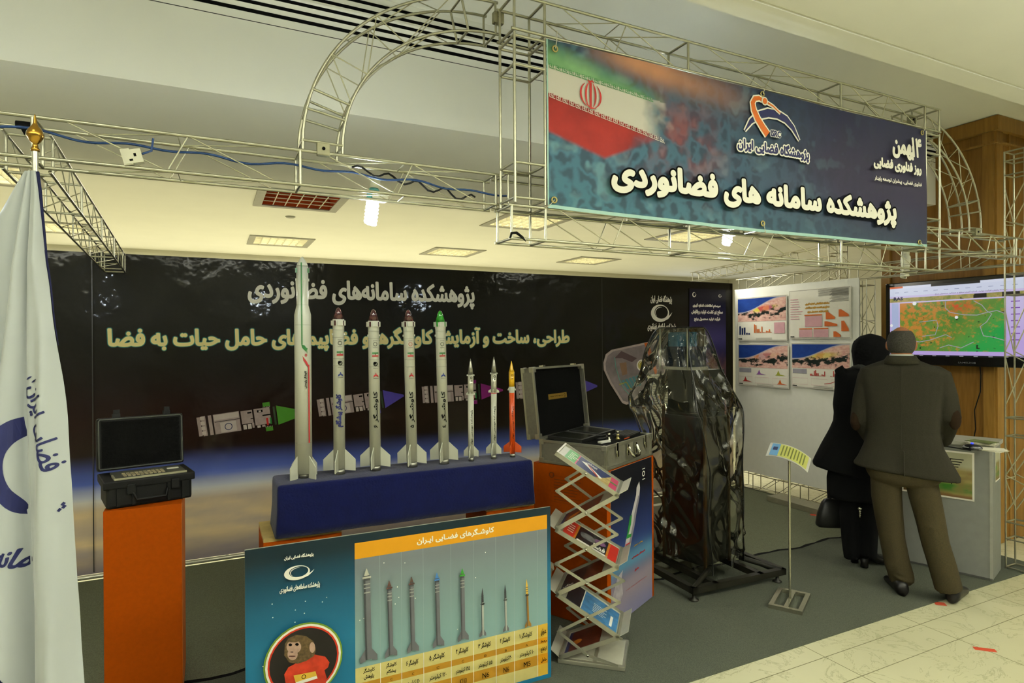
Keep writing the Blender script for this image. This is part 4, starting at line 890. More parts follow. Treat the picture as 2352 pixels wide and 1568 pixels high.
rocket('white rocket model with maroon nose, red wing badge and dark crescent badge, numbered 6', (857.5, 710), (862.5, 1085), bigprof(710, 3, 12.5, 1072), {'nose': MAR, 'body': RW}, (1029, 1050, 1076, 35, 1073), F_A, (1085, 1072, 12, 11.6), big_decor('کاوشـگر', '۶', MAR, RR, True, True, 3))
rocket('white rocket model with maroon nose and red ring badge, numbered 5', (937.5, 711), (947, 1077), bigprof(711, 3, 12.2, 1064), {'nose': MAR, 'body': RW}, (1023, 1044, 1069, 34, 1066), F_A, (1077, 1064, 12, 11.6), big_decor('کاوشـگر', '۵', MAR, RR, False, False, 3, logom=RR))
rocket('white rocket model with the bright green nose cone', (1010.5, 713), (1020.5, 1070), bigprof(713, 5, 11.8, 1058), {'nose': NG, 'body': RW}, (1018, 1038, 1061, 33, 1059), F_A, (1070, 1058, 11.4, 11), big_decor('کاوشـگر', '٤', NG, RB, False, False, 3))
def small_decor(canard, text_y, col, ringm=None, bands=(), badge=None):
    def f(D):
        h, sc, r = D['h'], D['sc'], D['R0']; s = D['cyl'](r); s.slice = .003
        s.text('پژوهشکده مهندسی جهاد', (-.002, h(text_y[1]), .0115, h(text_y[0])), col, rot=90, bold=.0003)
        if badge: y, m_ = badge; s.ring(.004, h(y), .0044, .0060, m_); s.rect(0, h(y+9), .0012, h(y+6), m_); s.rect(.003, h(y+9), .0042, h(y+6), m_); s.rect(.006, h(y+9), .0072, h(y+6), m_)
        s.slice = None
        for i in range(4):
            w = F_A+.1+math.pi/2*i; u_ = D['ang'](w); tn = np.cross(D['ax'], u_); y0_, y1_, e, m_ = canard; D['obs']['body'].prism([(r*.9, h(y0_)), (e*sc, h(y0_+5)), (e*sc, h(y1_)), (r*.9, h(y1_))], D['B']-tn*.0015, u_, D['ax'], tn, .003, m_)
        for (y0_, y1_, k_, m_) in bands: D['obs']['body'].lathe([(r*k_, h(y1_)), (r*(k_+.03), h((y0_+y1_)/2)), (r*k_, h(y0_))], D['B'], m_, 24, ax=D['ax'])
        if ringm:
            for w in (-1.3, 1.3): D['obs']['body'].box((-.003, -.002, -.004), (.003, .002, .004), RW, (D['B']+D['ang'](w)*r*1.12+D['ax']*h(ringm), D['ang'](w), np.cross(D['ax'], D['ang'](w)), D['ax']))
    return f
def smallprof(t, yn, yc, yb, hw): return [(t, .2, 'nose'), (t+9, 2.2, 'nose'), (t+20, 4.3, 'nose'), (yn, 6.4, 'nose'), (yn, 6.4, 'payload'), (yc, hw, 'payload'), (yc, hw, 'body'), (yb, hw, 'body')]
rocket('short white rocket model with a silver nose, left of the small trio', (1080.5, 823), (1082.5, 1063), smallprof(823, 861, 908, 1054, 6.8), {'nose': RS, 'payload': CAL, 'body': RW}, (1027, 1039, 1052, 17.5, 1051), F_A, (1063, 1054, 6.1, 6.1), small_decor((900, 908, 10.5, RW), (943, 1024), INK, 862, ((905, 908, 1.05, RW),), (868, INK)))
rocket('short white rocket model with a silver nose and thin red band', (1134.3, 818.5), (1134, 1059), smallprof(818.5, 858, 903, 1049, 6.6), {'nose': RS, 'payload': CAL, 'body': RW}, (1021, 1034, 1047, 18, 1046), F_A, (1059, 1049, 6.3, 6.3), small_decor((894, 903, 12.5, RW), (935, 1016), INK, 858, ((903.5, 905.5, 1.03, RR),), (865, INK)))
rocket('short rocket model with yellow nose and orange body, rightmost of the row', (1174.6, 828), (1177.5, 1055), smallprof(828, 854, 889, 1047, 6.3), {'nose': RY, 'payload': RY, 'body': RO}, (1018, 1030, 1044, 21, 1043), F_A, (1055, 1047, 6.4, 6.4), small_decor((890, 898, 9.5, RW), (935, 1012), INK, None, ((889, 903, 1.06, RW),), (862, INK)))
# ------------------------------------------------------------------ information board in front
BV = 2.60
ib = thing('information_board', (.8, BV, 0), 'large teal and orange information board about space probes standing on the floor in front', 'sign board')
PI_ = print_mat('board_print', .45)
m = MB(); s = Sheet((0, BV, 0), X, Z, m, gap=.0003); tl, tr = s.uv(562, 1258), s.uv(1264, 1168); x0, x1, z0 = tl[0], tr[0], .008; z1 = (tl[1]+tr[1])/2
m.box((x0, BV+.0006, z0), (x1, BV+.010, z1), mat('board_core', '#8a8878', .7))
m.build('panel_core', ib)
m = MB(); s.mb = m
def grad(Xn, Yn):
    Yz = (z0+Yn*(z1-z0)-.42)/(z1-.42); n = noise2(Xn*9, Yn*9, 4); c = mixc(C3('#195874'), C3('#0a1b21'), Yz*1.15+.06*(n-.5)); return c
s.raster(x0, z0, x1, z1, 40, 40, grad, PI_)
U = lambda x, y: s.uv(540+x/3.095, 1150+y/3.095)
px0 = (U(840, 295)[0]+U(865, 1290)[0])/2; px1 = (U(2210, 105)[0]+U(2228, 900)[0])/2
zh1 = (U(840, 295)[1]+U(2210, 105)[1])/2; zh0 = (U(845, 408)[1]+U(2210, 205)[1])/2
rows = [(U(862, 1172)[1]+U(2228, 882)[1])/2, (U(868, 1290)[1]+U(2150, 990)[1])/2, (U(1035, 1280)[1]+U(2150, 1042)[1])/2, (U(1540, 1245)[1]+U(2228, 1085)[1])/2, (U(1700, 1280)[1]+U(2150, 1175)[1])/2]
s.rect(px0, zh0, px1, zh1, mat('print_amber', '#c98a14', .45, var=.03))
def greyg(Xn, Yn): return mixc(C3('#7a9896'), C3('#62686a'), Yn*1.2-.1+.05*(noise2(Xn*14, Yn*7, 2)-.5))
s.raster(px0, rows[0], px1, zh0, 20, 16, greyg, PI_, s.k)
YEL, GOLD, AMB = mat('print_pale_yellow', '#cdbf78', .5), mat('print_gold', '#a87a22', .5), mat('print_amber'); k = s.k
xl = (U(2150, 900)[0]+U(2152, 1180)[0])/2
zr = rows+[z0+.02]
for i in range(5):
    s.rect(px0, zr[i+1], xl, zr[i], GOLD if i in (1, 3) else YEL, k); s.rect(xl, zr[i+1], px1, zr[i], AMB if i in (1, 3) else mat('print_yellow', '#d2a93c', .5), k)
cols = [U(868, 1180)[0], U(1033, 1150)[0], U(1184, 1110)[0], U(1340, 1080)[0], U(1536, 1040)[0], U(1695, 1000)[0], U(1855, 960)[0], U(1985, 935)[0], xl]
s.k += 1; k = s.k
for c in cols[1:]: s.rect(c-.0012, z0+.02, c+.0012, rows[0], WHITE, k); s.rect(c-.0004, rows[0], c+.0004, zh0, mat('print_grey_line', '#8f9a98', .5), k)
def cell(t, c, r, fx=(.2, .8), fz_=(.25, .75), mm=INK, b=.0004):
    a, b_ = cols[c], cols[c+1]; t_, l_ = zr[r], zr[r+1]; s.text(t, (a+(b_-a)*fx[0], l_+(t_-l_)*fz_[0], a+(b_-a)*fx[1], l_+(t_-l_)*fz_[1]), mm, bold=b)
s.text('کاوشـگرهای فضـایی ایـران', (U(1292, 300)[0], zh0+(zh1-zh0)*.25, U(1840, 200)[0], zh0+(zh1-zh0)*.78), WHITE, bold=.0012)
for i, w_ in enumerate(('کاوشگر', 'کاوشگر', 'کاوشگر ۶', 'کاوشگر ۵', 'کاوشگر ۴', 'کاوشگر ۳', 'کاوشگر ۲', 'کاوشگر ۱')):
    if i < 2: cell(w_, i, 0, (.25, .75), (.55, .88)); cell('پژوهش' if i == 0 else 'پیشگام', i, 0, (.28, .72), (.12, .45))
    else: cell(w_, i, 0, (.2, .75), (.3, .75))
for i, w_ in enumerate('DCCCCBBA'): cell(w_, i, 1, (.45, .55), (.3, .7), b=0)
for i, w_ in ((2, '۱۲۰ کیلومتر'), (3, '۱۲۰ کیلومتر'), (4, '۱۳۵ کیلومتر'), (5, '۵۵ کیلومتر'), (6, '۴۰ کیلومتر'), (7, '۱۰ کیلومتر')): cell(w_, i, 2, (.18, .80), (.25, .75))
for i, w_ in ((4, 'K110'), (5, 'N6'), (6, 'N6'), (7, 'M5')): cell(w_, i, 3, (.35, .65), (.25, .75), b=.0002)
for i, w_ in enumerate(('عنوان', 'رده', 'ارتفاع', 'حامل')): s.text(w_, (xl+.012, zr[i+1]+(zr[i]-zr[i+1])*.25, px1-.012, zr[i+1]+(zr[i]-zr[i+1])*.75), INK, bold=.0006)
# printed rockets
BG_, BGD = mat('print_rocket_grey', '#57585a', .45), mat('print_rocket_dark', '#2f3133', .45)
def icon(top, bot_, hw, nose, kind):
    T, B_ = np.array(U(*top)), np.array(U(*bot_)); a = B_-T; L = np.linalg.norm(a); e = a/L; pn_ = np.array([-e[1], e[0]]); w_ = hw/3.095*.0019
    g = lambda t, q: tuple(T+a*t+pn_*(q*w_)); s.k += 1; k_ = s.k
    if kind == 'big': bm_, y0_ = BG_, .13
    else: bm_, y0_ = mat('print_rocket_silver', '#a9aaa2', .4) if kind == 'small' else mat('print_rocket_ochre', '#7d5a1e', .45), .30
    s.poly([g(y0_, -1), g(y0_, 1), g(.975, 1), g(.975, -1)], bm_, k_); s.poly([g(y0_, -1), g(y0_, -.45), g(.975, -.45), g(.975, -1)], BGD, k_+1)
    for sg in (-1, 1): s.poly([g(.86, sg), g(.94, sg*2.7), g(1, sg*2.7), g(.985, sg)], BG_ if kind != 'ochre' else bm_, k_)
    if kind == 'big': s.poly([g(0, -.1), g(0, .1), g(.075, .85), g(.075, -.85)], nose, k_); s.poly([g(.075, -.9), g(.075, .9), g(.13, 1), g(.13, -1)], BGD, k_); s.poly([g(.085, -1.35), g(.085, 1.35), g(.105, 1.35), g(.105, -1.35)], nose if nose is not RS else BGD, k_+1)
    else: s.poly([g(0, -.05), g(0, .05), g(.13, .8), g(.30, 1), g(.30, -1), g(.13, -.8)], nose, k_); s.poly([g(.32, -1.8), g(.32, 1.8), g(.35, 1.2), g(.35, -1.2)], BGD, k_)
    for t in (.16, .20, .25): s.poly([g(t, -1), g(t, 1), g(t+.012, 1), g(t+.012, -1)], mat('print_rocket_band', '#8b8c84', .45) if kind == 'big' else BGD, k_+2)
    s.k += 2
BLN = mat('print_nose_sky', '#3c6fa8', .4)
icon((930, 475), (947, 1135), 22, mat('print_nose_silver', '#a9a798', .4), 'big'); icon((1090, 560), (1105, 1100), 16, MAR, 'big'); icon((1247, 532), (1260, 1066), 16, MAR, 'big'); icon((1427, 503), (1440, 1028), 16, BLN, 'big'); icon((1606, 473), (1614, 985), 16, NG, 'big')
icon((1748, 610), (1752, 953), 10, BGD, 'small'); icon((1908, 583), (1916, 918), 9, BGD, 'small'); icon((2060, 548), (2072, 888), 10, mat('print_yellow'), 'ochre')
# institute mark and stars
def ub2(a, b): p, q = U(*a), U(*b); return (p[0], p[1], q[0], q[1])
s.text('پژوهشگاه فضایی ایران', ub2((345, 418), (553, 352)), WHITE, bold=.0006); logo(s, *ub2((345, 565), (556, 430)), WHITE); s.text('پژوهشکده سامانه\u200cهای فضانوردی', ub2((313, 655), (598, 555)), WHITE, bold=.0006)
s.k += 1; k = s.k
for (x, y) in ((260, 720), (645, 673), (495, 700), (615, 705), (424, 762), (488, 785), (265, 815), (422, 848), (195, 1160), (1050, 430), (1198, 430), (880, 835), (908, 822), (1155, 673), (1130, 720), (1768, 357), (1145, 600), (1570, 900), (1698, 535), (1272, 680)): c = U(x, y); s.disc(c[0], c[1], .0022, WHITE, k, 8)
# round portrait of a monkey in a red jacket
c = np.array(U(485, 1120)); R_ = abs(U(765, 1120)[0]-U(205, 1120)[0])/2
s.disc(c[0], c[1], R_, mat('print_olive_ring', '#5f7a1c', .45), sy=1); s.disc(c[0], c[1], R_*.955, WHITE); s.disc(c[0], c[1], R_*.90, mat('print_red_ring', '#b02c14', .45)); s.disc(c[0], c[1], R_*.855, mat('print_dark_brown', '#120d0a', .5))
M_ = lambda *p: [U(x, y) for x, y in p]; FUR, FACE, SHIRT = mat('print_fur', '#4a3a22', .5, var=.4, scale=90), mat('print_face', '#a08272', .5, var=.15, scale=60), mat('print_shirt_red', '#a8301a', .5, var=.3, scale=30)
s.poly(M_((355, 1280), (345, 1215), (375, 1165), (440, 1130), (560, 1075), (635, 1090), (665, 1130), (655, 1165), (630, 1185), (645, 1240), (640, 1275), (600, 1300)), SHIRT)
s.poly(M_((350, 1000), (375, 960), (430, 935), (500, 945), (550, 980), (570, 1040), (555, 1085), (500, 1120), (440, 1140), (380, 1130), (345, 1080)), FUR)
e_ = lambda x, y, rx, ry, mm: s.poly([U(x+rx*math.cos(w), y+ry*math.sin(w)) for w in np.linspace(0, 2*math.pi, 21)[:-1]], mm)
e_(543, 1025, 20, 38, FACE); e_(413, 1020, 52, 48, FACE); e_(404, 1072, 36, 42, FACE); e_(388, 1005, 13, 10, BLACK); e_(435, 1002, 13, 10, BLACK); e_(400, 1085, 26, 5, mat('print_mouth', '#4a2a24', .5)); e_(394, 1055, 5, 4, BLACK); e_(404, 1055, 5, 4, BLACK); e_(410, 972, 40, 14, FUR)
s.poly(M_((410, 1220), (565, 1190), (580, 1240), (430, 1285)), mat('print_yellow')); s.poly(M_((425, 1268), (572, 1222), (580, 1240), (432, 1287)), WHITE); c = U(482, 1228); s.ring(c[0], c[1], .006, .0085, INK)
m.build('printed_face', ib)
m = MB()
for x in (x0+.25, x1-.25): m.tube([(x, BV+.016, .70), (x, BV+.20, .012)], .009, STEEL, 8)
m.build('easel_leg', ib)
# ------------------------------------------------------------------ poster plinth and aluminium case
g1 = V(.893, .449, 0); g2 = V(-.449, .893, 0); GF = V(1.985, 2.85, 0)
pl = thing('display_plinth', GF, 'orange display plinth with a dark rocket poster on its front, under the aluminium case', 'plinth')
m = MB(); fr = (GF, g1, g2, Z); m.box((0, 0, .009), (.62, .50, .908), ORANGE, fr, bev=0); m.build('body', pl)
m = MB(); s = Sheet(GF-g2*.0025, g1, Z, m, gap=.0004)
def launch(Xn, Yn):
    n = noise2(Xn*4, Yn*9, 7); c = mixc(C3('#23305e'), C3('#0c0c12'), (Yn-.45)*2.6); c = mixc(c, C3('#4f7a94'), np.exp(-((Yn-.36)/.07)**2)); c = mixc(c, C3('#857a86'), np.clip((.34-Yn)*9, 0, 1)); return mixc(c, C3('#6d6f96'), np.clip((.16-Yn)*7, 0, 1)*.7*(.6+.6*n))
m.box((.042, -.0005, .012), (.588, .002, .905), mat('board_core'), (GF-g2*.0018, g1, g2, Z)); s.raster(.042, .012, .588, .905, 30, 50, launch, PI_)
w3 = lambda *p: [s.uv(1180+x/2.7605, 1000+y/2.7605) for x, y in p]
RWH, SH_ = mat('print_white_soft', '#b9b2b4', .45), mat('print_mauve_shadow', '#77707a', .45)
s.poly(w3((795, 290), (800, 330), (795, 385), (775, 385), (778, 330)), RWH); s.poly(w3((775, 375), (797, 380), (775, 500), (770, 540), (735, 720), (700, 715), (735, 540), (748, 490)), RWH); s.poly(w3((788, 380), (797, 380), (775, 500), (770, 540), (735, 720), (722, 718), (758, 540), (764, 490)), SH_)
s.poly(w3((735, 510), (748, 500), (742, 560), (722, 640), (715, 640)), mat('print_green')); s.poly(w3((715, 630), (745, 620), (742, 640), (712, 655)), mat('print_green')); s.poly(w3((708, 690), (735, 675), (730, 715), (700, 715)), mat('print_red'))
s.poly(w3((690, 850), (680, 905), (690, 1000), (670, 1060), (620, 1050), (630, 1000), (655, 900)), mat('print_smoke', '#a39aa0', .5, var=.2, scale=20))
fit = lambda a, b: (lambda p, q: (p[0], p[1], q[0], q[1]))(*w3(a, b))
s.text('پرتاب موفق', fit((758, 705), (815, 660)), mat('print_gold_text', '#b98a2a', .45), bold=.001, shear=0)
s.text('کاوشگر پژوهش', fit((745, 785), (830, 715)), mat('print_red'), bold=.0015); s.text('حامل', fit((762, 862), (790, 825)), mat('print_red'), bold=.0015); s.text('دومین میمون فضانورد ایرانی', fit((708, 985), (840, 885)), mat('print_red'), bold=.0015)
c = w3((818, 240))[0]; s.ring(c[0], c[1], .012, .019, WHITE, sy=.9); s.rect(c[0]-.02, c[1]+.028, c[0]+.02, c[1]+.033, WHITE); s.rect(c[0]-.02, c[1]-.036, c[0]+.02, c[1]-.031, WHITE)
m.build('front_poster', pl)
m = MB(); s = Sheet(GF+g2*.5-g1*.0012, -g2, Z, m, gap=.0003); DK = mat('print_brown_ink', '#5a2408', .5)
c = s.uv(1267, 1090); s.ring(c[0], c[1], .012, .018, DK); a, b = s.uv(1266, 1150), s.uv(1338, 1102)
s.stroke([(a[0], a[1]), (b[0], a[1]), (b[0], b[1]), (a[0], b[1])], .002, DK, closed=True); s.k += 1; k = s.k
for i in range(8): s.rect(a[0]+.02, a[1]+.012+(b[1]-a[1])*i/9, b[0]-.03+.02*math.sin(i*2), a[1]+.016+(b[1]-a[1])*i/9, DK, k)
m.build('side_print', pl)
# white box left on the carpet behind the plinth
p = at_z(1517, 1256, .01); m = MB(); m.box((-.16, 0, 0), (.05, .05, .33), mat('carton_white', '#bdbbab', .6, var=.05), (p, X, Y, Z)); rebase(tag(m.build('carton'), 'plain white flat box standing between the orange plinth and the covered rack', 'box'), p)
ALU = mat('case_aluminium', '#6f6c5e', .42, metal=.45, var=.12, scale=60, bump=.05, bscale=250); TRIM = mat('case_trim', '#a8a694', .3, metal=.8); BLK = mat('case_lining', '#060605', .95, spec=.06, var=.3, bump=.3, bscale=80)
zc = .912; oc = GF+g1*.003+g2*.004+Z*zc; fr = (oc, g1, g2, Z); w_, dp, hh = .605, .455, .138
ac = thing('flight_case', oc, 'open aluminium flight case with electronics inside on the orange plinth', 'case')
m = MB(); m.box((.004, .004, 0), (w_-.004, dp-.004, hh-.014), ALU, fr)
for (x, y) in ((0, 0), (w_-.014, 0), (0, dp-.014), (w_-.014, dp-.014)): m.box((x, y, 0), (x+.014, y+.014, hh), TRIM, fr)
for z in (0, hh-.014):
    for (a, b) in (((0, 0), (w_, .012)), ((0, dp-.012), (w_, dp)), ((0, 0), (.012, dp)), ((w_-.012, 0), (w_, dp))): m.box((a[0]-.001, a[1]-.001, z), (b[0]+.001, b[1]+.001, z+.014), TRIM, fr)
for x in (-.003, w_-.027):
    for z in (-.001, hh-.029): m.box((x, -.003, z), (x+.03, .03, z+.03), TRIM, fr, bev=.003)
    for z in (-.001, hh-.029): m.box((x, dp-.03, z), (x+.03, dp+.003, z+.03), TRIM, fr, bev=.003)
m.build('base', ac)
m = MB(); m.box((.012, .012, hh-.016), (w_-.012, dp-.012, hh-.006), BLK, fr); m.build('panel_bed', ac)
CHR = mat('chrome', '#c9c7b8', .12, metal=1, var=.02)
for x in (.125, .50):
    m = MB(); m.box((x-.014, -.006, hh-.055), (x+.014, 0, hh+.004), CHR, fr, bev=.002); m.box((x-.009, -.012, hh-.075), (x+.009, -.004, hh-.04), CHR, fr, bev=.002); m.build('latch', ac)
m = MB(); P = lambda x, y, z: oc+g1*x+g2*y+Z*z
for x in (.26, .365): m.box((x-.014, -.008, .05), (x+.014, 0, .115), CHR, fr, bev=.003)
m.tube([P(.26, -.01, .10), P(.262, -.03, .06), P(.28, -.034, .045), P(.345, -.034, .045), P(.363, -.03, .06), P(.365, -.01, .10)], .010, CHR, 10); m.build('handle', ac)
lz = unit(Z+g2*.11); ob = oc+g2*dp+Z*hh; nrm_ = unit(np.cross(g1, lz))   # points to the viewer
lf = (ob, g1, -nrm_, lz); lh = .435
m = MB()
m.box((0, .085, 0), (w_, .090, lh), ALU, lf); m.box((0, 0, 0), (.008, .09, lh), ALU, lf); m.box((w_-.008, 0, 0), (w_, .09, lh), ALU, lf); m.box((0, 0, 0), (w_, .09, .008), ALU, lf); m.box((0, 0, lh-.008), (w_, .09, lh), ALU, lf)
for (a, b) in (((-.001, 0), (.012, lh)), ((w_-.012, 0), (w_+.001, lh)), ((0, -.001), (w_, .012)), ((0, lh-.012), (w_, lh+.001))): m.box((a[0], -.002, a[1]), (b[0], .010, b[1]), TRIM, lf)
for (a, b) in (((-.002, 0), (.008, lh)), ((w_-.008, 0), (w_+.002, lh))): m.box((a[0], .078, a[1]), (b[0], .092, b[1]), TRIM, lf)
for x in (-.003, w_-.03):
    for z in (-.003, lh-.03): m.box((x, -.003, z), (x+.033, .03, z+.033), TRIM, lf, bev=.003); m.box((x, .065, z), (x+.033, .093, z+.033), TRIM, lf, bev=.003)
ld = m.build('lid', ac)
m = MB(); m.box((.010, .030, .010), (w_-.010, .084, lh-.010), BLK, lf); m.build('foam_lining', ld)
for x in (.11, .48): m = MB(); m.box((x, .0, lh), (x+.03, .03, lh+.010), CHR, lf, bev=.002); m.build('latch', ld)
m = MB(); s = Sheet(ob+nrm_*-.0295, g1, lz, m, gap=.0004); a, b = s.uv(1260, 918), s.uv(1301, 900); s.rect(a[0], a[1], b[0], b[1], mat('gold_plate', '#b08c3a', .3, metal=.8)); s.text('ایستگاه زمینی پرتابل', (a[0]+.02, a[1]+.02, b[0]-.05, b[1]-.02), INK, bold=.0006); s.ring(b[0]-.025, (a[1]+b[1])/2, .007, .010, INK)
m.build('name_plate', ld)
zt = zc+hh-.006
def slab(label, cat, name, x0, y0, x1, y1, th, rot, mt, tilt=0, extra=None):
    c = oc+g1*(x0+x1)/2+g2*(y0+y1)/2; c[2] = zt; ex = g1*math.cos(rot)+g2*math.sin(rot); ey = -g1*math.sin(rot)+g2*math.cos(rot); ey = unit(ey+Z*tilt); ez = np.cross(ex, ey)
    t = thing(name, c, label, cat); hx, hy = (x1-x0)/2, (y1-y0)/2; m = MB(); m.box((-hx, -hy, .0005), (hx, hy, th), mt, (c+Z*tilt*hy, ex, ey, ez), bev=.002); m.build('body', t); f_ = (c+Z*tilt*hy, ex, ey, ez)
    if extra: extra(t, f_, hx, hy, th)
    return t
SCR = mat('dark_screen', '#14160f', .25); DEV = mat('device_black', '#121210', .5, spec=.25)
def screen(t, f_, hx, hy, th): m = MB(); m.box((-hx+.015, -hy+.015, th), (hx-.05, hy-.012, th+.001), SCR, f_); m.build('screen', t); m = MB(); m.box((hx-.04, -hy+.02, th), (hx-.035, hy-.02, th+.001), mat('panel_grey'), f_); m.build('button_strip', t)
slab('flat black display unit lying in the aluminium case, nearer the lid hinge on the left', 'display unit', 'display_unit', .03, .19, .27, .42, .022, .08, DEV, .03, screen)
slab('flat black display unit at the back of the aluminium case', 'display unit', 'display_unit', .29, .21, .52, .43, .024, .05, DEV, .04, screen)
def keys(t, f_, hx, hy, th):
    for i in range(11):
        for j in range(4): m = MB(); m.box((-hx+.008+i*.0195, -hy+.008+j*.0225, th), (-hx+.025+i*.0195, -hy+.027+j*.0225, th+.004), mat('keycap_black', '#1a1a18', .5), f_); m.build('key', t)
slab('black keyboard along the right side of the aluminium case', 'keyboard', 'keyboard', .355, .06, .585, .16, .014, .10, DEV, .03, keys)
slab('small white plug-in modem beside the black display unit', 'modem', 'usb_modem', .10, .075, .185, .105, .012, -.2, mat('modem_white', '#c9c7bb', .35))
for i, (x, y, h_) in enumerate(((.22, .10, .045), (.285, .075, .035), (.33, .10, .045))):
    p = P(x, y, 0); p[2] = zt; m = MB(); m.lathe([(0, .0005), (.013, .0005), (.013, .010), (.007, .014), (.006, h_-.012), (.010, h_-.010), (.010, h_), (0, h_)], p, CHR if i != 1 else mat('brass_eyelet'), 16); rebase(tag(m.build('connector'), ('chrome connector beside the white modem', 'short brass connector between two chrome ones', 'chrome connector nearest the keyboard')[i], 'connector', 'connectors in the aluminium case'), p)
p = P(.20, .135, 0); p[2] = zt; pts = [p+g1*.05*math.cos(w)*(1-.1*w/6)+g2*.022*math.sin(w)+Z*(.006+.003*w) for w in np.linspace(0, 11, 40)]; m = MB(); m.tube(pts, .004, DEV, 6); rebase(tag(m.build('coiled_cable'), 'black coiled cable in the aluminium case', 'cable'), p)
p = P(.36, .045, 0); p[2] = zt; m = MB(); m.tube([p+g1*-.045+Z*.0045, p+Z*.0045, p+g1*.03+g2*.008+Z*.0045, p+g1*.055+g2*.014+Z*.003], [.004, .004, .004, .001], RO, 8); rebase(tag(m.build('pen'), 'orange pen lying at the front of the aluminium case', 'pen'), p)
# ------------------------------------------------------------------ zig-zag brochure stand
h1 = unit(V(.276, -.238, 0)); h2 = V(-h1[1], h1[0], 0); HO = V(1.575, 2.693, .006); HW = .27
bs = thing('brochure_stand', HO, 'folding zigzag aluminium brochure stand in front of the orange plinth', 'brochure stand')
SILV = mat('stand_silver', '#a9a796', .32, metal=.6, var=.08); TRAY = mat('tray_clear', '#b4b2a2', .35, var=.05)
def nz(x, y): p = on(1180+x/2.7605, 1000+y/2.7605, HO, h2)-HO; return float(p@h1), float(p[2])
Q = lambda s_, z, w=0: HO+h1*s_+Z*z+h2*w
m = MB(); a = nz(290, 1485); b = nz(660, 1552); m.box((-.005, 0, .001), (b[0]+.035, HW+.02, .024), SILV, (HO, h1, h2, Z), bev=.004); m.box((.02, .02, .024), (.17, HW, .0255), mat('pale_panel', '#b9b7a6', .5), (HO, h1, h2, Z)); m.box((.19, .02, .024), (b[0]+.02, HW, .0255), mat('pale_panel'), (HO, h1, h2, Z)); m.build('base_plate', bs)
ends = [((265, 110), (660, 380)), ((265, 595), (660, 380)), ((265, 595), (660, 835)), ((270, 1005), (660, 835)), ((270, 1005), (665, 1280)), ((290, 1480), (665, 1280))]
mids = [(460, 240), (460, 490), (460, 720), (465, 935), (470, 1150), (470, 1390)]
nodes = [(275, 350), (655, 625), (270, 810), (670, 1055), (285, 1240), (655, 1550)]
TR = []
for i, (l, r) in enumerate(ends):
    L_, R_ = nz(*l), nz(*r); L_ = (L_[0], max(L_[1], .032)); R_ = (R_[0], max(R_[1], .032)); ax = unit(Q(*R_)-Q(*L_)); nn = np.cross(h2, ax); nn = nn if nn[2] > 0 else -nn; Ln = np.linalg.norm(Q(*R_)-Q(*L_)); TR.append((Q(*L_), ax, nn, Ln)); f_ = (Q(*L_), ax, h2, nn)
    if np.cross(ax, h2)@nn < 0: pass
    m = MB(); m.box((0, .006, -.004), (Ln, HW-.006, -.001), TRAY, f_)
    for w in (0, HW-.006): m.box((0, w, -.012), (Ln, w+.006, .010), SILV, f_)
    x_ = (0, .010) if L_[1] > R_[1] else (Ln-.010, Ln); m.box((x_[0], 0, -.010), (x_[1], HW, .010), SILV, f_)
    x_ = (Ln-.012, Ln) if L_[1] > R_[1] else (0, .012); m.box((x_[0], .0, -.010), (x_[1], HW, .012), SILV, f_)
    tr = m.build('tray', bs)
    m = MB(); e_ = Q(*R_) if L_[1] > R_[1] else Q(*L_); dl = ax if L_[1] > R_[1] else -ax; m.box((0, 0, 0), (.055, HW, .003), TRAY, (e_+nn*.004, unit(dl*.45+nn*.9), h2, unit(np.cross(unit(dl*.45+nn*.9), h2)))); m.build('lip', tr)
for i in range(6):
    for w in (-.005, HW+.005):
        for (p, q) in (((mids[i]), nodes[i]),)+(((nodes[i], mids[i+1]),) if i < 5 else ()):
            A, B_ = nz(*p), nz(*q); A = (A[0], max(A[1], .03)); B_ = (B_[0], max(B_[1], .03)); pa, pb = Q(*A, w), Q(*B_, w); ax = unit(pb-pa); m = MB(); m.box((-.006, -.0018, -.007), (np.linalg.norm(pb-pa)+.006, .0018, .007), SILV, (pa, ax, h2, np.cross(ax, h2))); m.build('link_bar', bs)
    for w in (-.009, HW+.009): A = nz(*mids[i]); m = MB(); m.lathe([(0, -.003), (.006, -.003), (.006, .003), (0, .003)], Q(A[0], max(A[1], .03), w), CHR, 12, ax=h2); m.build('pivot', bs)
def brochure(i, label, a0, a1, art, wd=.215):
    o, ax, nn, Ln = TR[i]; flip = np.cross(ax, h2)@nn < 0
    c = o+ax*(Ln*a0)+h2*.02+nn*.0015; L = Ln*(a1-a0); m = MB(); s = Sheet(c+nn*.0022, ax, h2, m, gap=.0004)
    if s.n@nn < 0: s.n = -s.n
    m.box((0, 0, 0), (L, wd, .0018), mat('paper'), (c, ax, h2, nn)); art(s, L, wd); rebase(tag(m.build('brochure'), label, 'brochure', 'brochures in the zigzag stand'), c)
NV, DRK, PINK = mat('broch_navy', '#1c2a55', .35), mat('broch_dark', '#15131a', .35), mat('broch_pink', '#b8385e', .35); GRN, RD2, BRN, SKY = mat('broch_green', '#2f8a3a', .35), mat('broch_red', '#b0281c', .35), mat('broch_brown', '#4a1f14', .35, var=.4, scale=40), mat('broch_blue', '#3c6f9c', .35, var=.3, scale=30)
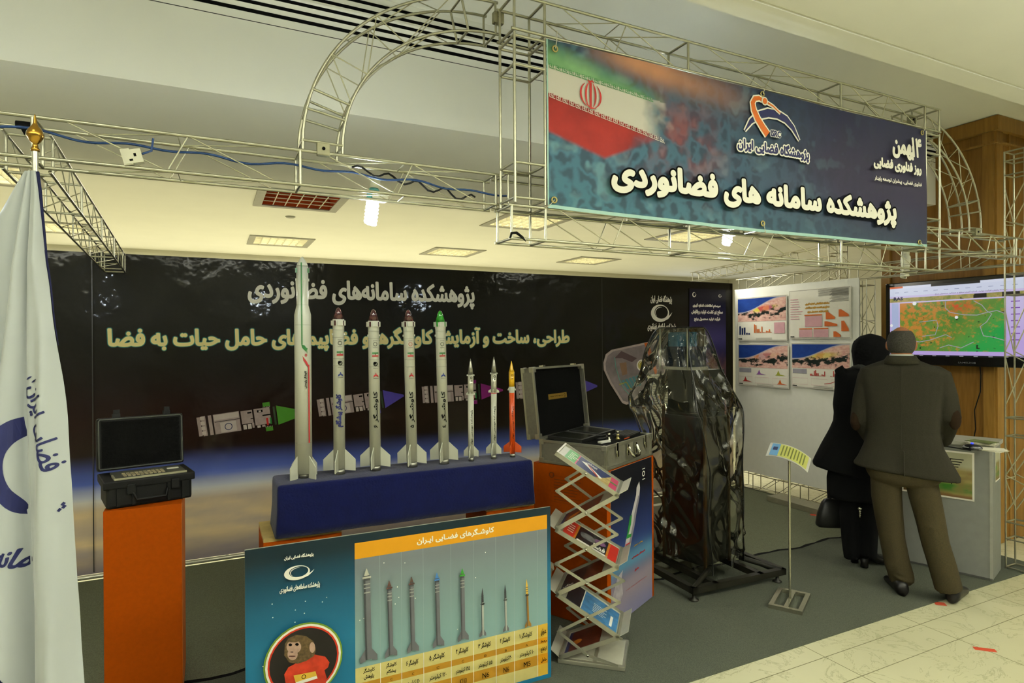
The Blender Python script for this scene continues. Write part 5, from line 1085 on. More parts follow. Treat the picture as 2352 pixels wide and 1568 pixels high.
def a1(s, L, w):
    s.rect(0, 0, L, w, NV, 1); s.rect(0, 0, L*.20, w, GRN, 2); s.rect(L*.20, 0, L*.225, w, PINK, 2)
    for j in range(5): s.rect(L*(.05), w*(.2+.14*j), L*(.13+.05*(j % 3)), w*(.24+.14*j), WHITE, 3)
    s.poly([(L*.27, w*.62), (L*.36, w*.72), (L*.72, w*.30), (L*.68, w*.16)], WHITE, 3); s.poly([(L*.38, w*.66), (L*.43, w*.64), (L*.66, w*.22), (L*.62, w*.18)], RD2, 4); s.poly([(L*.58, 0), (L*.86, 0), (L*.86, w), (L*.75, w*.5)], mat('broch_tan', '#a8925c', .4, var=.4, scale=30), 2); s.rect(L*.86, 0, L, w, PINK, 3); s.rect(L*.86, w*.45, L, w*.55, GRN, 4)
    s.text('کاوشگران', (L*.36, w*.72, L*.58, w*.9), WHITE, bold=.001)
def a2(s, L, w): s.rect(0, 0, L, w, BRN, 1); s.rect(0, 0, L*.08, w, NV, 2); s.poly([(L*.2, w*.1), (L*.5, w*.3), (L*.55, w*.5), (L*.2, w*.4)], mat('broch_amber', '#a8641e', .4), 2)
def a3(s, L, w):
    s.rect(0, 0, L, w, DRK, 1); s.rect(0, 0, L*.2, w, RD2, 2); s.rect(L*.2, 0, L*.235, w, mat('broch_amber'), 2); s.rect(L*.84, 0, L, w, RD2, 2); s.rect(L*.80, 0, L*.84, w, mat('broch_amber'), 2); s.rect(L*.26, 0, L*.84, w*.10, WHITE, 2)
    for j in range(4): s.rect(L*.05, w*(.25+.15*j), L*.16, w*(.30+.15*j), WHITE, 3)
    s.disc(L*.42, w*.55, w*.20, mat('broch_grey', '#5a5a5a', .4, var=.4, scale=40), 2); s.disc(L*.66, w*.65, w*.15, mat('broch_mauve', '#6a4a6e', .4), 2); s.text('فضا', (L*.55, w*.16, L*.78, w*.45), WHITE, bold=.002)
def a4(s, L, w):
    s.rect(0, 0, L, w, DRK, 1)
    for j in range(9): s.rect(L*.03, w*(.3+.07*j), L*.38, w*(.31+.07*j), BRN, 2)
    for j in range(9): s.rect(L*(.04+.04*j), w*.3, L*(.045+.04*j), w*.9, BRN, 2)
    s.text('زندگی', (L*.05, w*.05, L*.30, w*.2), WHITE, bold=.001); s.rect(L*.55, 0, L, w, BRN, 2)
def a5(s, L, w):
    s.rect(0, 0, L, w, SKY, 1); s.rect(0, 0, L*.28, w, DRK, 2); s.rect(L*.28, 0, L*.30, w, WHITE, 2); s.text('فناوری فضایی', (L*.05, w*.1, L*.25, w*.5), WHITE, bold=.001)
    for j in range(6): s.rect(L*.50, w*(.25+.08*j), L*(.72+.05*(j % 2)), w*(.27+.08*j), WHITE, 2)
    s.rect(L*.85, w*.1, L*.9, w*.6, WHITE, 2)
def a6(s, L, w): s.rect(0, 0, L, w, BRN, 1); s.disc(L*.3, w*.4, w*.12, mat('broch_amber'), 2); s.rect(0, 0, L*.1, w, NV, 2)
brochure(0, 'green, navy and pink brochure with white rockets on the topmost tray of the stand', .12, .945, a1); brochure(1, 'brown brochure on the second tray from the top of the zigzag stand', .06, .70, a2); brochure(2, 'red and black brochure with grey photo on the third tray of the stand', .10, .95, a3)
brochure(3, 'black brochure with brown grid pattern on the fourth tray of the stand', .06, .74, a4); brochure(4, 'blue and black brochure on the fifth tray of the zigzag stand', .14, .945, a5); brochure(5, 'dark brown brochure on the lowest tray above the base', .08, .68, a6)
p = Q(-.02, nz(250, 790)[1], .14); m = MB(); o, ax, nn, Ln = TR[3]; c = o+ax*-.06-h1*.05+h2*.10+nn*.02; m.grid(lambda u_, v_: c+ax*(.10*u_)+h2*(.12*v_)+nn*(.03+.025*math.sin(u_*7+v_*3)+.02*math.cos(v_*8)), 10, 10, mat('tissue', '#a59a80', .8)); rebase(tag(m.build('crumpled_paper'), 'crumpled beige paper stuffed at the left of the stand, fourth tray', 'paper'), c)
# ------------------------------------------------------------------ instrument rack under a clear plastic cover
RK = V(2.93, 3.05, 0); r1 = unit(V(.975, .22, 0)); r2 = V(-r1[1], r1[0], 0)
rk = thing('equipment_rack', RK, 'tall dark instrument rack under a wrinkled clear plastic cover on a steel base', 'equipment rack')
BST = mat('painted_black_steel', '#17160f', .45, var=.2); RP = lambda a, b, z: RK+r1*a+r2*b+Z*z; rf = (RK, r1, r2, Z)
fo = at_z(1592, 1352, .10); q1 = unit(V(.785, -.03, 0)); q2 = V(-q1[1], q1[0], 0); qf = (fo*V(1, 1, 0), q1, q2, Z)
m = MB()
for (a, b) in (((0, 0), (.79, .04)), ((0, .72), (.79, .76)), ((0, 0), (.04, .76)), ((.75, 0), (.79, .76)), ((.18, 0), (.215, .76)), ((.56, 0), (.595, .76))): m.box((a[0], a[1], .062), (b[0], b[1], .102), BST, qf)
for sg in (0, 1): x = .02 if sg == 0 else .77; m.tube([qf[0]+q1*x+q2*.02+Z*.09, RP(.02 if sg == 0 else .40, .02, .12)], .018, BST, 6)
m.build('base_frame', rk)
for (a, b) in ((.04, .04), (.75, .04), (.75, .72), (.04, .72)):
    p = qf[0]+q1*a+q2*b; m = MB(); m.lathe([(0, .0085), (.030, .0085), (.030, .014), (.012, .022), (.010, .065), (0, .065)], p, BST, 14); m.build('levelling_foot', rk)
CAB = mat('cabinet_dark', '#15140d', .35, var=.3, scale=6)
m = MB(); m.box((.055, .065, .12), (.33, .39, 1.12), CAB, rf); m.build('cabinet', rk)
for (a, b) in ((.05, .06), (.335, .06), (.335, .395), (.05, .395)): m = MB(); m.box((a-.008, b-.008, .10), (a+.008, b+.008, 1.18), mat('cabinet_post', '#4c3a20', .4, metal=.3), rf); m.build('post', rk)
m = MB(); m.box((.065, .08, 1.12), (.32, .37, 1.44), mat('cabinet_upper', '#1b1c16', .4), rf); m.build('upper_cabinet', rk)
m = MB(); m.box((.01, .14, 1.46), (.19, .34, 1.60), mat('instrument_blue', '#1a2536', .4), rf); m.box((.0, .13, 1.44), (.20, .36, 1.46), mat('shelf_white', '#b9b7a8', .5), rf); ib_ = m.build('instrument_box', rk)
m = MB()
for x in (.03, .15):
    for z in (1.475, 1.565): m.box((x, .137, z), (x+.018, .14, z+.03), mat('connector_grey', '#7d7f78', .4, metal=.4), rf)
m.lathe([(0, 0), (.012, 0), (.012, .003), (0, .003)], RP(.105, .14, 1.52), mat('connector_grey'), 16, ax=-r2); m.build('connector', ib_)
m = MB(); m.box((.02, .15, 1.60), (.10, .33, 1.70), mat('instrument_screen', '#3d6a80', .25), rf); m.box((.10, .15, 1.60), (.18, .33, 1.70), mat('instrument_brown', '#4a4028', .4), rf); m.build('instrument_head', rk)
for (a, b) in ((-.005, .155), (.195, .155), (.195, .38), (-.005, .38)): m = MB(); m.tube([RP(a, b, 1.44), RP(a, b, 1.725)], .006, STEEL, 8); m.build('post', rk)
# cover
CV = bpy.data.materials.new('clear_pvc'); CV.use_nodes = True; N = CV.node_tree.nodes; L = CV.node_tree.links; N.clear()
out = N.new('ShaderNodeOutputMaterial'); mx = N.new('ShaderNodeMixShader'); tr = N.new('ShaderNodeBsdfTransparent'); gl = N.new('ShaderNodeBsdfGlossy'); lw = N.new('ShaderNodeFresnel'); tc = N.new('ShaderNodeTexCoord'); n1 = N.new('ShaderNodeTexNoise'); bp = N.new('ShaderNodeBump')
tr.inputs[0].default_value = (.93, .93, .88, 1); gl.inputs['Roughness'].default_value = .045; gl.inputs[0].default_value = (.95, .95, .9, 1); lw.inputs[0].default_value = 1.62
hz = N.new('ShaderNodeMixShader'); hz.inputs[0].default_value = .035; df = N.new('ShaderNodeBsdfTranslucent'); df.inputs[0].default_value = (.8, .8, .74, 1); L.new(tr.outputs[0], hz.inputs[1]); L.new(df.outputs[0], hz.inputs[2])
n1.inputs['Scale'].default_value = 2.4; n1.inputs['Detail'].default_value = 2.0; n1.inputs['Distortion'].default_value = 1.5; bp.inputs['Strength'].default_value = .06; bp.inputs['Distance'].default_value = .05
L.new(tc.outputs['Object'], n1.inputs['Vector']); L.new(n1.outputs['Fac'], bp.inputs['Height']); L.new(bp.outputs[0], gl.inputs['Normal']); L.new(bp.outputs[0], lw.inputs['Normal'])
L.new(lw.outputs[0], mx.inputs[0]); L.new(hz.outputs[0], mx.inputs[1]); L.new(gl.outputs[0], mx.inputs[2]); L.new(mx.outputs[0], out.inputs[0])
lev = [(.10, -.01, .395, -.02, .47), (.30, -.015, .39, -.02, .475), (.55, -.03, .385, -.02, .48), (.80, -.03, .39, -.02, .49), (1.0, -.06, .395, -.02, .50), (1.12, -.10, .405, -.01, .53), (1.17, -.13, .41, .0, .56), (1.24, -.13, .38, .02, .57), (1.34, -.10, .335, .05, .53), (1.46, -.06, .29, .09, .50), (1.58, -.05, .25, .11, .47), (1.68, -.03, .215, .13, .43), (1.725, -.015, .20, .15, .40), (1.735, .0, .19, .16, .39)]
def crn(k): return [(lev[k][1], lev[k][3]), (lev[k][2], lev[k][3]), (lev[k][2], lev[k][4]), (lev[k][1], lev[k][4])]
_cu, _cz = np.meshgrid(np.linspace(0, 1, 209), np.linspace(.0, 1.8, 181)); _CR = np.zeros(_cu.shape); _rs = np.random.RandomState(12)
for _i in range(210):                                        # long folds, mostly falling from the upper corners
    u0, z0_, an, ln, wd, am = _rs.rand(), .1+1.55*_rs.rand(), math.radians(90+_rs.choice([-1, 1])*_rs.uniform(8, 62)), _rs.uniform(.10, .34), _rs.uniform(.010, .030), _rs.uniform(-.012, .028)
    dx = ((_cu-u0+.5) % 1-.5)*1.8; dz = _cz-z0_; t_ = dx*math.cos(an)+dz*math.sin(an); q_ = -dx*math.sin(an)+dz*math.cos(an)+.25*t_*t_
    _CR += am*np.exp(-np.abs(q_/wd)**1.4)*np.exp(-(t_/ln)**4)
def crease(z, u_): return float(_CR[min(180, int(round(z*100))), int(round((u_ % 1)*208))])
def cov(z, u_):
    zs = [l[0] for l in lev]; a0, a1, b0, b1 = (float(np.interp(z, zs, [l[i] for l in lev])) for i in (1, 2, 3, 4))
    t = (u_*4) % 4; i = int(t); f_ = t-i; C_ = [(a0, b0), (a1, b0), (a1, b1), (a0, b1)]; p, q = np.array(C_[i]), np.array(C_[(i+1) % 4]); P_ = p+(q-p)*f_
    n_ = np.array([(0, -1), (1, 0), (0, 1), (-1, 0)][i], float); e = math.sin(math.pi*f_)
    k = 1-min(1, max(0, (z-1.66)/.07)); sc_ = min(1, 2.2*e)
    dsp = k*sc_*(.010*math.sin(z*9+f_*5+i*2)+.006*math.sin(z*17-f_*9+i)+.005*math.sin(f_*15+z*5+i*3))
    dsp += k*sc_*crease(z, u_)
    P_ = P_+n_*dsp
    return RP(P_[0], P_[1], z+.01*k*math.sin(u_*31)*(z < .15))
m = MB(); nu, nvv = 208, 170; vs = [cov(.10+(1.735-.10)*j/nvv, i/nu) for j in range(nvv+1) for i in range(nu)]
m.add(vs+[sum(vs[-nu:])/nu], [(j*nu+i, j*nu+(i+1) % nu, (j+1)*nu+(i+1) % nu, (j+1)*nu+i) for j in range(nvv) for i in range(nu)]+[(nvv*nu+i, nvv*nu+(i+1) % nu, len(vs)) for i in range(nu)], CV, True); cv = m.build('plastic_cover', rk)
PIP = mat('black_piping', '#0c0b09', .35)
for i, rad in ((0, .0035), (1, .004), (3, .004)):
    pts = []
    for j in range(70):
        z = .10+1.63*j/69; p = cov(z, i/4); w_ = .018*math.sin(z*11+i*2)*min(1, (1.73-z)*3); pts.append(p+r1*w_*(1 if i != 1 else .5)+r2*(-.006 if i == 0 else 0)+unit(EYE-p)*.006)
    m = MB(); m.tube(pts, rad, PIP, 6); m.build('piping', cv)
for z in (1.17, 1.733):
    m = MB(); m.tube([cov(z, i/80)+unit((EYE-cov(z, i/80))*V(1, 1, 0))*.003 for i in range(80)], .0028 if z > 1.5 else .0016, PIP if z > 1.5 else CV, 6, closed=True); m.build('piping' if z > 1.5 else 'seam', cv)
# ------------------------------------------------------------------ poster partition, sign stand, counter, television
PX = 5.272
m = MB(); CL = mat('partition_cloth', '#e2e2d8', .8, var=.02, bump=.15, bscale=5)
m.grid(lambda u_, v_: V(PX+.006*math.sin(u_*17+v_*2)*math.sin(v_*3), 5.07-(5.07-3.60)*u_, .20+2.0*v_), 40, 30, CL); m.grid(lambda u_, v_: V(PX+.012+.006*math.sin(u_*17+v_*2)*math.sin(v_*3), 3.60+(5.07-3.60)*u_, .20+2.0*v_), 40, 30, CL)
rebase(tag(m.build('partition_cloth'), 'plain white cloth partition carrying the four map posters', 'partition'), (PX, 4.3, .2))
p = at_z(1771, 1148, .0075); m = MB(); m.box((5.05, 3.2, .0075), (5.25, p[1], .06), mat('ledge_wood', '#7d7a66', .5, var=.1, stretch=(6, 1, 6)), bev=.003); rebase(tag(m.build('floor_ledge'), 'low grey board lying along the foot of the white partition', 'board'), (5.15, 3.8, .0075))
def mapart(kind, seed):
    def fn(Xn, Yn):
        n = noise2(Xn*11, Yn*8, seed, 5, .65); n2 = noise2(Xn*22, Yn*16, seed+4, 4, .7); coast = .55+.42*(Xn-.2)*1.1-.12*np.sin(Xn*5+.6); c = mixc(C3('#c08a80'), C3('#e0c0b0'), n2*1.6-.3)
        land = np.clip((coast-Yn)*30, 0, 1); forest = np.clip((.14-np.abs(Yn-(.30+.30*np.clip(Xn-.55, -.1, 1)-.25*np.clip(.4-Xn, 0, 1)*-.4))+.75*(n-.5)+.10*np.clip(Xn-.5, 0, 1)-.03)*14, 0, 1); c = mixc(c, C3('#1d2622'), forest)
        reg = np.exp(-(((Xn-.55)/.32)**2+((Yn-(.52+.25*(Xn-.5)))/.16)**2)*1.3)
        cells = np.floor(Xn*9+n*2).astype(int) % 4
        pal = [C3(h) for h in (('#c8c02a', '#b0302a', '#c86a3a', '#a03a5a') if kind == 0 else ('#c8763a', '#c09a9a', '#b06a6a', '#d0a88a') if kind == 1 else ('#c8b84a', '#c89a3a', '#d0c06a', '#b8a03a'))]
        rc = np.zeros(c.shape)
        for i in range(4): rc[cells == i] = pal[i]
        c = mixc(c, rc, np.clip(reg*1.6-.35, 0, .85)*(1-forest*.8)); sea = mixc(C3('#1c3278'), C3('#24448e'), n); c = mixc(sea, c, land); return mixc(c, C3('#d8d4cc'), np.exp(-((Yn-coast)/.02)**2)*.6)
    return fn
def bars(s, x, y, w, h, n, mm, f=lambda i: random.random()):
    s.k += 1; k = s.k
    for i in range(n): s.rect(x+w*i/n, y, x+w*(i+.7)/n, y+h*max(.06, f(i)), mm, k)
POR, PPK, PRD = mat('chart_orange', '#c86428', .5), mat('chart_pink', '#c89aa0', .5), mat('chart_red', '#a8302a', .5)
def poster(label, tl, br, kind, seed):
    m = MB(); s = Sheet((PX-.016, 5.07, 0), -Y, Z, m, gap=.0005); a, b = s.uv(*tl), s.uv(*br); x0, x1, z0, z1 = a[0], b[0], b[1], a[1]
    if kind == 3: z1 = s.uv(1811, 668)[1]
    m.box((PX-.0155, 5.07-x1, z0), (PX-.013, 5.07-x0, z1), mat('poster_paper', '#dddacc', .5, var=.02)); s.rect(x0, z0, x1, z1, mat('poster_paper'))
    w, h = x1-x0, z1-z0; R_ = lambda a0, b0, a1, b1, mm: s.rect(x0+w*a0, z0+h*b0, x0+w*a1, z0+h*b1, mm, s.k)
    s.stroke([(x0+.008, z0+.008), (x1-.008, z0+.008), (x1-.008, z1-.008), (x0+.008, z1-.008)], .004, GREY, closed=True)
    if kind < 3:
        s.raster(x0+w*.02, z0+h*.44, x1-w*.02, z1-h*.03, 110, 74, mapart(kind, seed), print_mat('poster_print')); s.k += 1
        if kind == 0: bars(s, x0+w*.05, z0+h*.14, w*.24, h*.22, 5, NV, lambda i: (.9, .7, .75, .2, .15)[i]); bars(s, x0+w*.36, z0+h*.18, w*.36, h*.22, 12, POR); R_(.76, .16, .96, .40, PPK)
        else:
            R_(.03, .32, .28, .42, mat('chart_grey', '#8f8d96', .5))
            if kind == 1:
                for (x_, y_, mm) in ((.38, .28, mat('chart_purple', '#8a5a9a', .5)), (.75, .28, mat('chart_olive', '#9aa03a', .5)), (.10, .10, PRD), (.78, .08, POR)): s.poly([(x0+w*x_, z0+h*y_), (x0+w*(x_+.20), z0+h*y_), (x0+w*(x_+.09), z0+h*(y_+.03)), (x0+w*(x_+.06), z0+h*(y_+.12)), (x0+w*(x_+.03), z0+h*(y_+.03))], mm, s.k)
            else: bars(s, x0+w*.34, z0+h*.28, w*.26, h*.13, 12, PRD); bars(s, x0+w*.68, z0+h*.28, w*.26, h*.13, 12, PRD); s.stroke([(x0+w*.58, z0+h*.12), (x0+w*.68, z0+h*.14), (x0+w*.78, z0+h*.20), (x0+w*.92, z0+h*.17)], .006, PRD)
            for x_ in (.03, .36, .70): s.stroke([(x0+w*x_, z0+h*.08), (x0+w*(x_+.27), z0+h*.08), (x0+w*(x_+.27), z0+h*.22), (x0+w*x_, z0+h*.22)], .0025, PPK, closed=True)
        s.k += 1; R_(.03, .035, .11, .055, INK)
        for i in range(2): R_(.40, .03+.025*i, .72, .037+.025*i, GREY)
    else:
        t = lambda w_, bx_: s.text(w_, (x0+w*bx_[0], z0+h*bx_[1], x0+w*bx_[2], z0+h*bx_[3]), mat('print_gold_text'), bold=.004)
        t('سامانه اطلاعاتی اندازه گیری', (.28, .67, .68, .73)); t('سطح زیر کشت، تولید و پالایش', (.28, .59, .68, .65)); t('فرآیند تولید محصول برنج', (.32, .51, .66, .57))
        s.k += 1
        for i in range(12): R_(.72-.02*(i % 3), .97-.022*i-.01, .97, .97-.022*i, GREY)
        for i in range(7): R_(.50, .97-.02*i-.008, .97, .97-.02*i, GREY)
        for i in range(9): R_(.03, .80-.05*i, .03+.22*(.6+.4*random.random()), .815-.05*i, PPK)
        R_(.27, .46, .56, .485, POR); R_(.28, .24, .56, .45, PPK); R_(.18, .19, .40, .21, POR); R_(.18, .03, .40, .18, PPK); R_(.42, .19, .66, .21, POR); R_(.42, .03, .66, .18, PPK)
        for (a0, b0, a1, b1) in ((.62, .38, .76, .52), (.82, .42, .97, .56), (.60, .24, .80, .34), (.86, .14, .97, .34), (.74, .03, .85, .14)): s.k += 1; s.poly([(x0+w*a0, z0+h*b0), (x0+w*a1, z0+h*b0), (x0+w*a1, z0+h*(b0+.04)), (x0+w*(a0+.04), z0+h*b1), (x0+w*a0, z0+h*b1)], POR, s.k)
        R_(.03, .03, .10, .05, INK)
    rebase(tag(m.build('poster'), label, 'poster', 'posters on the white partition'), (PX-.015, 5.07-(x0+x1)/2, z0))
poster('map poster with a lime and red coloured region, upper left on the white partition', (1693, 685), (1808, 782), 0, 3)
poster('text poster with yellow title and small orange charts, upper right on the white partition', (1812, 660), (1955, 777), 3, 8)
poster('map poster with a pale orange region, lower left on the white partition', (1695, 789), (1812, 893), 1, 13)
poster('map poster with a yellow region and red bar charts, lower right on the white partition', (1817, 787), (1955, 899), 2, 17)
# ---- sign stand
sa = unit(V(.274, .157, 0)); sb = V(-sa[1], sa[0], 0); so = V(3.04, 2.672, .006)+0*sb; so = V(3.14, 2.508, .006); sf = (so, sa, sb, Z); CHS = mat('brushed_chrome', '#a9a792', .25, metal=.85)
ss = thing('sign_stand', so+sa*.16+sb*.095, 'slim chrome sign stand with a small curved yellow notice, beside the covered rack', 'sign stand')
m = MB(); W_, D_ = .316, .19
for (a, b) in (((0, 0), (W_, .026)), ((0, D_-.026), (W_, D_)), ((0, .026), (.026, D_-.026)), ((W_-.026, .026), (W_, D_-.026)), ((.026, D_/2-.012), (W_-.026, D_/2+.012))): m.box((a[0], a[1], .001), (b[0], b[1], .024), CHS, sf)
m.build('base_frame', ss)
pc = so+sa*.158+sb*.095; tp = pc.copy(); tp[2] = .90; m = MB(); m.tube([pc+Z*.02, tp], .0075, CHS, 12); m.build('pole', ss)
ra = V(rt[0], rt[1], 0); rb_ = V(fw[0], fw[1], 0); la = unit(ra*.205+rb_*-.10-Z*.082); lb = unit(ra*.05+rb_*.14+Z*.065); lb = unit(lb-la*(lb@la)); ln_ = np.cross(la, lb); c0 = tp+V(0, 0, .022)
plate = lambda u_, v_, h=0: c0+la*(.25*(u_-.5))+lb*(.17*(v_-.5))+ln_*(.030*(1-(2*u_-1)**2)-.012+h)
m = MB(); m.grid(lambda u_, v_: plate(u_, v_), 16, 8, mat('notice_card', '#b9b7ae', .4)); m.grid(lambda u_, v_: plate(1-u_, v_, -.004), 16, 8, mat('notice_card')); 
s = Sheet((0, 0, 0), X, Y, m, warp=lambda x, y, h: plate(x, y, .001+h)); s.slice = .1; s.rect(.06, .06, .94, .94, mat('notice_yellow', '#b0b060', .45), 1); s.rect(.06, .06, .24, .94, mat('notice_blue', '#5f8fb8', .45), 2); s.rect(.10, .45, .20, .7, NV, 3)
for i in range(8): s.rect(.30+.075*i, .12+.04*(i % 3), .33+.075*i, .88, mat('notice_ink', '#5c6030', .5), 3)
m.build('notice_plate', ss)
# ---- counter
cC = V(4.722, 2.283, 0); cf = unit(V(-.294, .956, 0)); cs_ = V(cf[1], -cf[0], 0); CG = mat('counter_grey', '#6f7069', .55, var=.04); CGE = mat('counter_edge', '#8d8c82', .45)
ct = thing('counter', cC, 'grey promotional counter with landscape poster under the television', 'counter'); ff = (cC, cf, cs_, Z); CW, CD = .70, .30
m = MB(); m.box((0, 0, .012), (CW, .018, .905), CG, ff); m.build('front_panel', ct)
for x in (0, CW-.018): m = MB(); m.box((x, .018, .012), (x+.018, CD, .905), CG, ff); m.build('side_panel', ct)
m = MB(); m.box((0, -.003, .008), (.016, .0, .905), CGE, ff); m.box((0, -.003, .008), (CW, .0, .022), mat('counter_foot', '#3f3f3a', .5), ff); m.build('edge_strip', ct)
m = MB(); m.box((-.012, -.015, .905), (CW+.012, CD+.02, .932), CGE, ff, bev=.003); m.build('top', ct)
m = MB(); s = Sheet(cC+cf*CW-cs_*.0035, -cf, Z, m, gap=.0004); a, b = s.uv(2071, 1140), s.uv(2238, 1052); x0, x1 = a[0], b[0]; z1 = .86; z0 = s.uv(2238, 1152)[1]
def scape(Xn, Yn):
    n = noise2(Xn*6, Yn*8, 41, 5); c = mixc(C3('#6d5a34'), C3('#8d8452'), n*1.6-.3); c = mixc(c, C3('#2c5a1c'), np.clip((.14-np.abs(Yn-.16-.06*Xn))*14, 0, 1)*np.clip(n*2-.3, 0, 1)); c = mixc(c, C3('#3c7a24'), np.clip((.5-Xn)*3, 0, 1)*np.exp(-((Yn-.45)/.09)**2)*.9); c = mixc(c, C3('#5c3a20'), np.clip((.08-Yn)*20, 0, 1)*.8); return mixc(c, C3('#aaa88c'), np.clip((Yn-.60)*9, 0, 1))
s.rect(x0, z0, x1, z1, WHITE); s.raster(x0+.012, z0+.012, x1-.012, z1-.012, 50, 50, scape, print_mat('poster_print')); s.k += 1
for i in range(4): s.rect(x0+.42*(x1-x0), z1-.06-.018*i, x1-.06-.01*i, z1-.054-.018*i, INK, s.k)
s.stroke([(x1-.13, z0+.10), (x1-.12, z0+.17), (x1-.14, z0+.22), (x1-.135, z0+.28)], .006, INK); s.text('RAS', (x1-.17, z0+.175, x1-.10, z0+.20), INK, bold=.001)
m.build('landscape_poster', ct)
m = MB(); s = Sheet(cC-cf*.002, cs_, Z, m, gap=.0004); s.rect(.09, .66, .25, .87, WHITE); s.raster(.10, .67, .24, .86, 14, 20, scape, print_mat('poster_print')); m.build('side_poster', ct)
TZc = .9325
p = on(2233, 1029, (0, 0, TZc+.01), Z); m = MB(); m.loft([[p+V(0, 0, -.009)+sc_*(.055*math.cos(w)*cf+.030*math.sin(w)*cs_)+Z*h for w in np.linspace(0, 2*math.pi, 17)[:-1]] for sc_, h in ((.92, 0), (1, .008), (.97, .018), (.8, .028), (.45, .034), (.1, .036))], mat('mouse_black', '#15151a', .25)); 
ms = m.build('computer_mouse'); rebase(tag(ms, 'black and silver computer mouse with blue light on the counter top', 'computer mouse'), p*V(1, 1, 0)+Z*TZc)
m = MB(); m.lathe([(0, .0285), (.009, .0290), (.006, .036), (0, .037)], p+V(0, 0, 0), mat('mouse_light', '#2a3ac8', .3, emit='#2a40ff', estr=1.5), 10); o = m.build('light', ms); m = MB(); m.box((-.05, -.028, .004), (.05, .028, .009), mat('mouse_silver', '#8d8d90', .3, metal=.6), (p, cf, cs_, Z)); m.build('side_grip', ms)
for i, (x, y, l) in enumerate(((2255, 1019, 'stack of printed leaflets at the back of the counter top'), (2276, 1034, 'loose white sheets hanging over the right end of the counter top'))):
    p = on(x, y, (0, 0, TZc), Z); m = MB(); k = 5 if i == 0 else 3
    for j in range(k): w = .3*math.sin(j*2+i); ex = cf*math.cos(w)+cs_*math.sin(w); ey = -cf*math.sin(w)+cs_*math.cos(w); m.box((-.075, -.06, .0006+j*.0035), (.075, .06, .0030+j*.0035), mat('paper') if j < k-1 or i == 1 else mat('leaflet_green', '#4f5a30', .5, var=.4, scale=25), (p-cf*.0, ex, ey, Z))
    rebase(tag(m.build('paper_stack'), l, 'papers'), p)
m = MB(); p = on(2205, 1030, (0, 0, TZc+.006), Z); m.tube([p+cf*.25*t+cs_*(.03*math.sin(t*5)) for t in np.linspace(-.25, .7, 24)], .004, PLB, 6); rebase(tag(m.build('mouse_cable'), 'black cable lying along the counter top', 'cable'), p)
# ---- television
tvx = 5.50; tv = thing('television', (tvx+.04, 2.9, 1.44), 'large black flat television showing a green and orange map', 'television')
a = at_x(2034, 649, tvx); b = at_x(2032, 836, tvx); y1, zt_, zb = a[1], a[2]-.012, b[2]+.004; y0 = y1-1.24; GBK = mat('gloss_black', '#0a0a0b', .15)
m = MB(); m.box((tvx, y0, zb), (tvx+.07, y1, zt_), GBK, bev=.008); m.build('body', tv)
m = MB(); s = Sheet((tvx-.0015, y1, 0), -Y, Z, m, gap=.0006); s0_ = s.uv(2044, 657); sx0 = s0_[0]; sz1 = zt_-.035; sz0 = zb+.075; sx1 = 1.24-.035; SW, SHh = sx1-sx0, sz1-sz0
def emitm(name, col, st_=1.0): return mat(name, '#000000', .3, emit=col, estr=st_)
SCRM = bpy.data.materials.new('lit_screen'); SCRM.use_nodes = True; N = SCRM.node_tree.nodes; b_ = N['Principled BSDF']; at_ = N.new('ShaderNodeAttribute'); at_.attribute_name = 'ink'; b_.inputs['Base Color'].default_value = (.01, .01, .01, 1); b_.inputs['Roughness'].default_value = .2; SCRM.node_tree.links.new(at_.outputs['Color'], b_.inputs['Emission Color']); b_.inputs['Emission Strength'].default_value = 1.0
def desk(Xn, Yn):
    n = noise2(Xn*9, Yn*6, 51, 5); n2 = noise2(Xn*40, Yn*25, 57, 4, .7); n3 = noise2(Xn*3.2, Yn*2.4, 61, 3)
    c = np.zeros(Xn.shape+(3,))+C3('#d9cdf6'); c = mixc(c, C3('#c5a6ee'), np.clip((.7-Yn)*2, 0, 1)*.75)
    top = Yn > .86; c[top] = C3('#dfe6fb'); c[(Yn > .965)] = C3('#e6ecff'); c[(Yn > .965) & (Xn > .30) & (Xn < .62)] = C3('#0c0e18'); c[(Yn > .972) & (Xn < .10)] = C3('#e0641c')
    c[(Yn > .93) & (Yn < .934)] = C3('#9aa4c8')
    st_ = (Yn > .775) & (Yn < .83); fieldc = mixc(C3('#7a8a3a'), C3('#c0a868'), n2*1.8-.4); c[st_] = fieldc[st_]
    cow = st_ & (((np.abs(Xn-.50) < .05) | (np.abs(Xn-.62) < .04) | (np.abs(Xn-.80) < .05)) & (n > .48)); c[cow] = C3('#1c1814')
    mp = (Xn > .075) & (Xn < .765) & (Yn > .075) & (Yn < .755); u_ = (Xn-.075)/.69; v_ = (Yn-.075)/.68
    g = mixc(C3('#4f8a34'), C3('#7f9a3c'), n*1.8-.5); g = mixc(g, C3('#10b050'), np.clip((u_-.42)*2.2-(v_-.1)*1.4+.8*(n3-.5), 0, .85)); orr = np.clip((n2-.5)*5+(.55-u_)*1.3+(v_-.5)*.9, 0, 1)*np.clip(1.15-u_*.6, 0, 1); g = mixc(g, C3('#d88a3a'), orr*.9); g = mixc(g, C3('#d8461c'), np.exp(-(((u_-.60)/.11)**2+((v_-.88)/.10)**2))*np.clip(n2*3-.8, 0, 1)); g = mixc(g, C3('#201812'), np.clip((noise2(Xn*40, Yn*26, 71, 2)-.83)*20, 0, 1)); c[mp] = g[mp]
    side = (Xn > .015) & (Xn < .065) & (Yn > .10) & (Yn < .76); c[side] = C3('#b9c6ea')
    c[(Yn < .055)] = C3('#c8b0f0'); c[Yn < .022] = C3('#0e1016'); return c
s.raster(sx0, sz0, sx1, sz1, 310, 170, desk, SCRM); kk = s.k+1
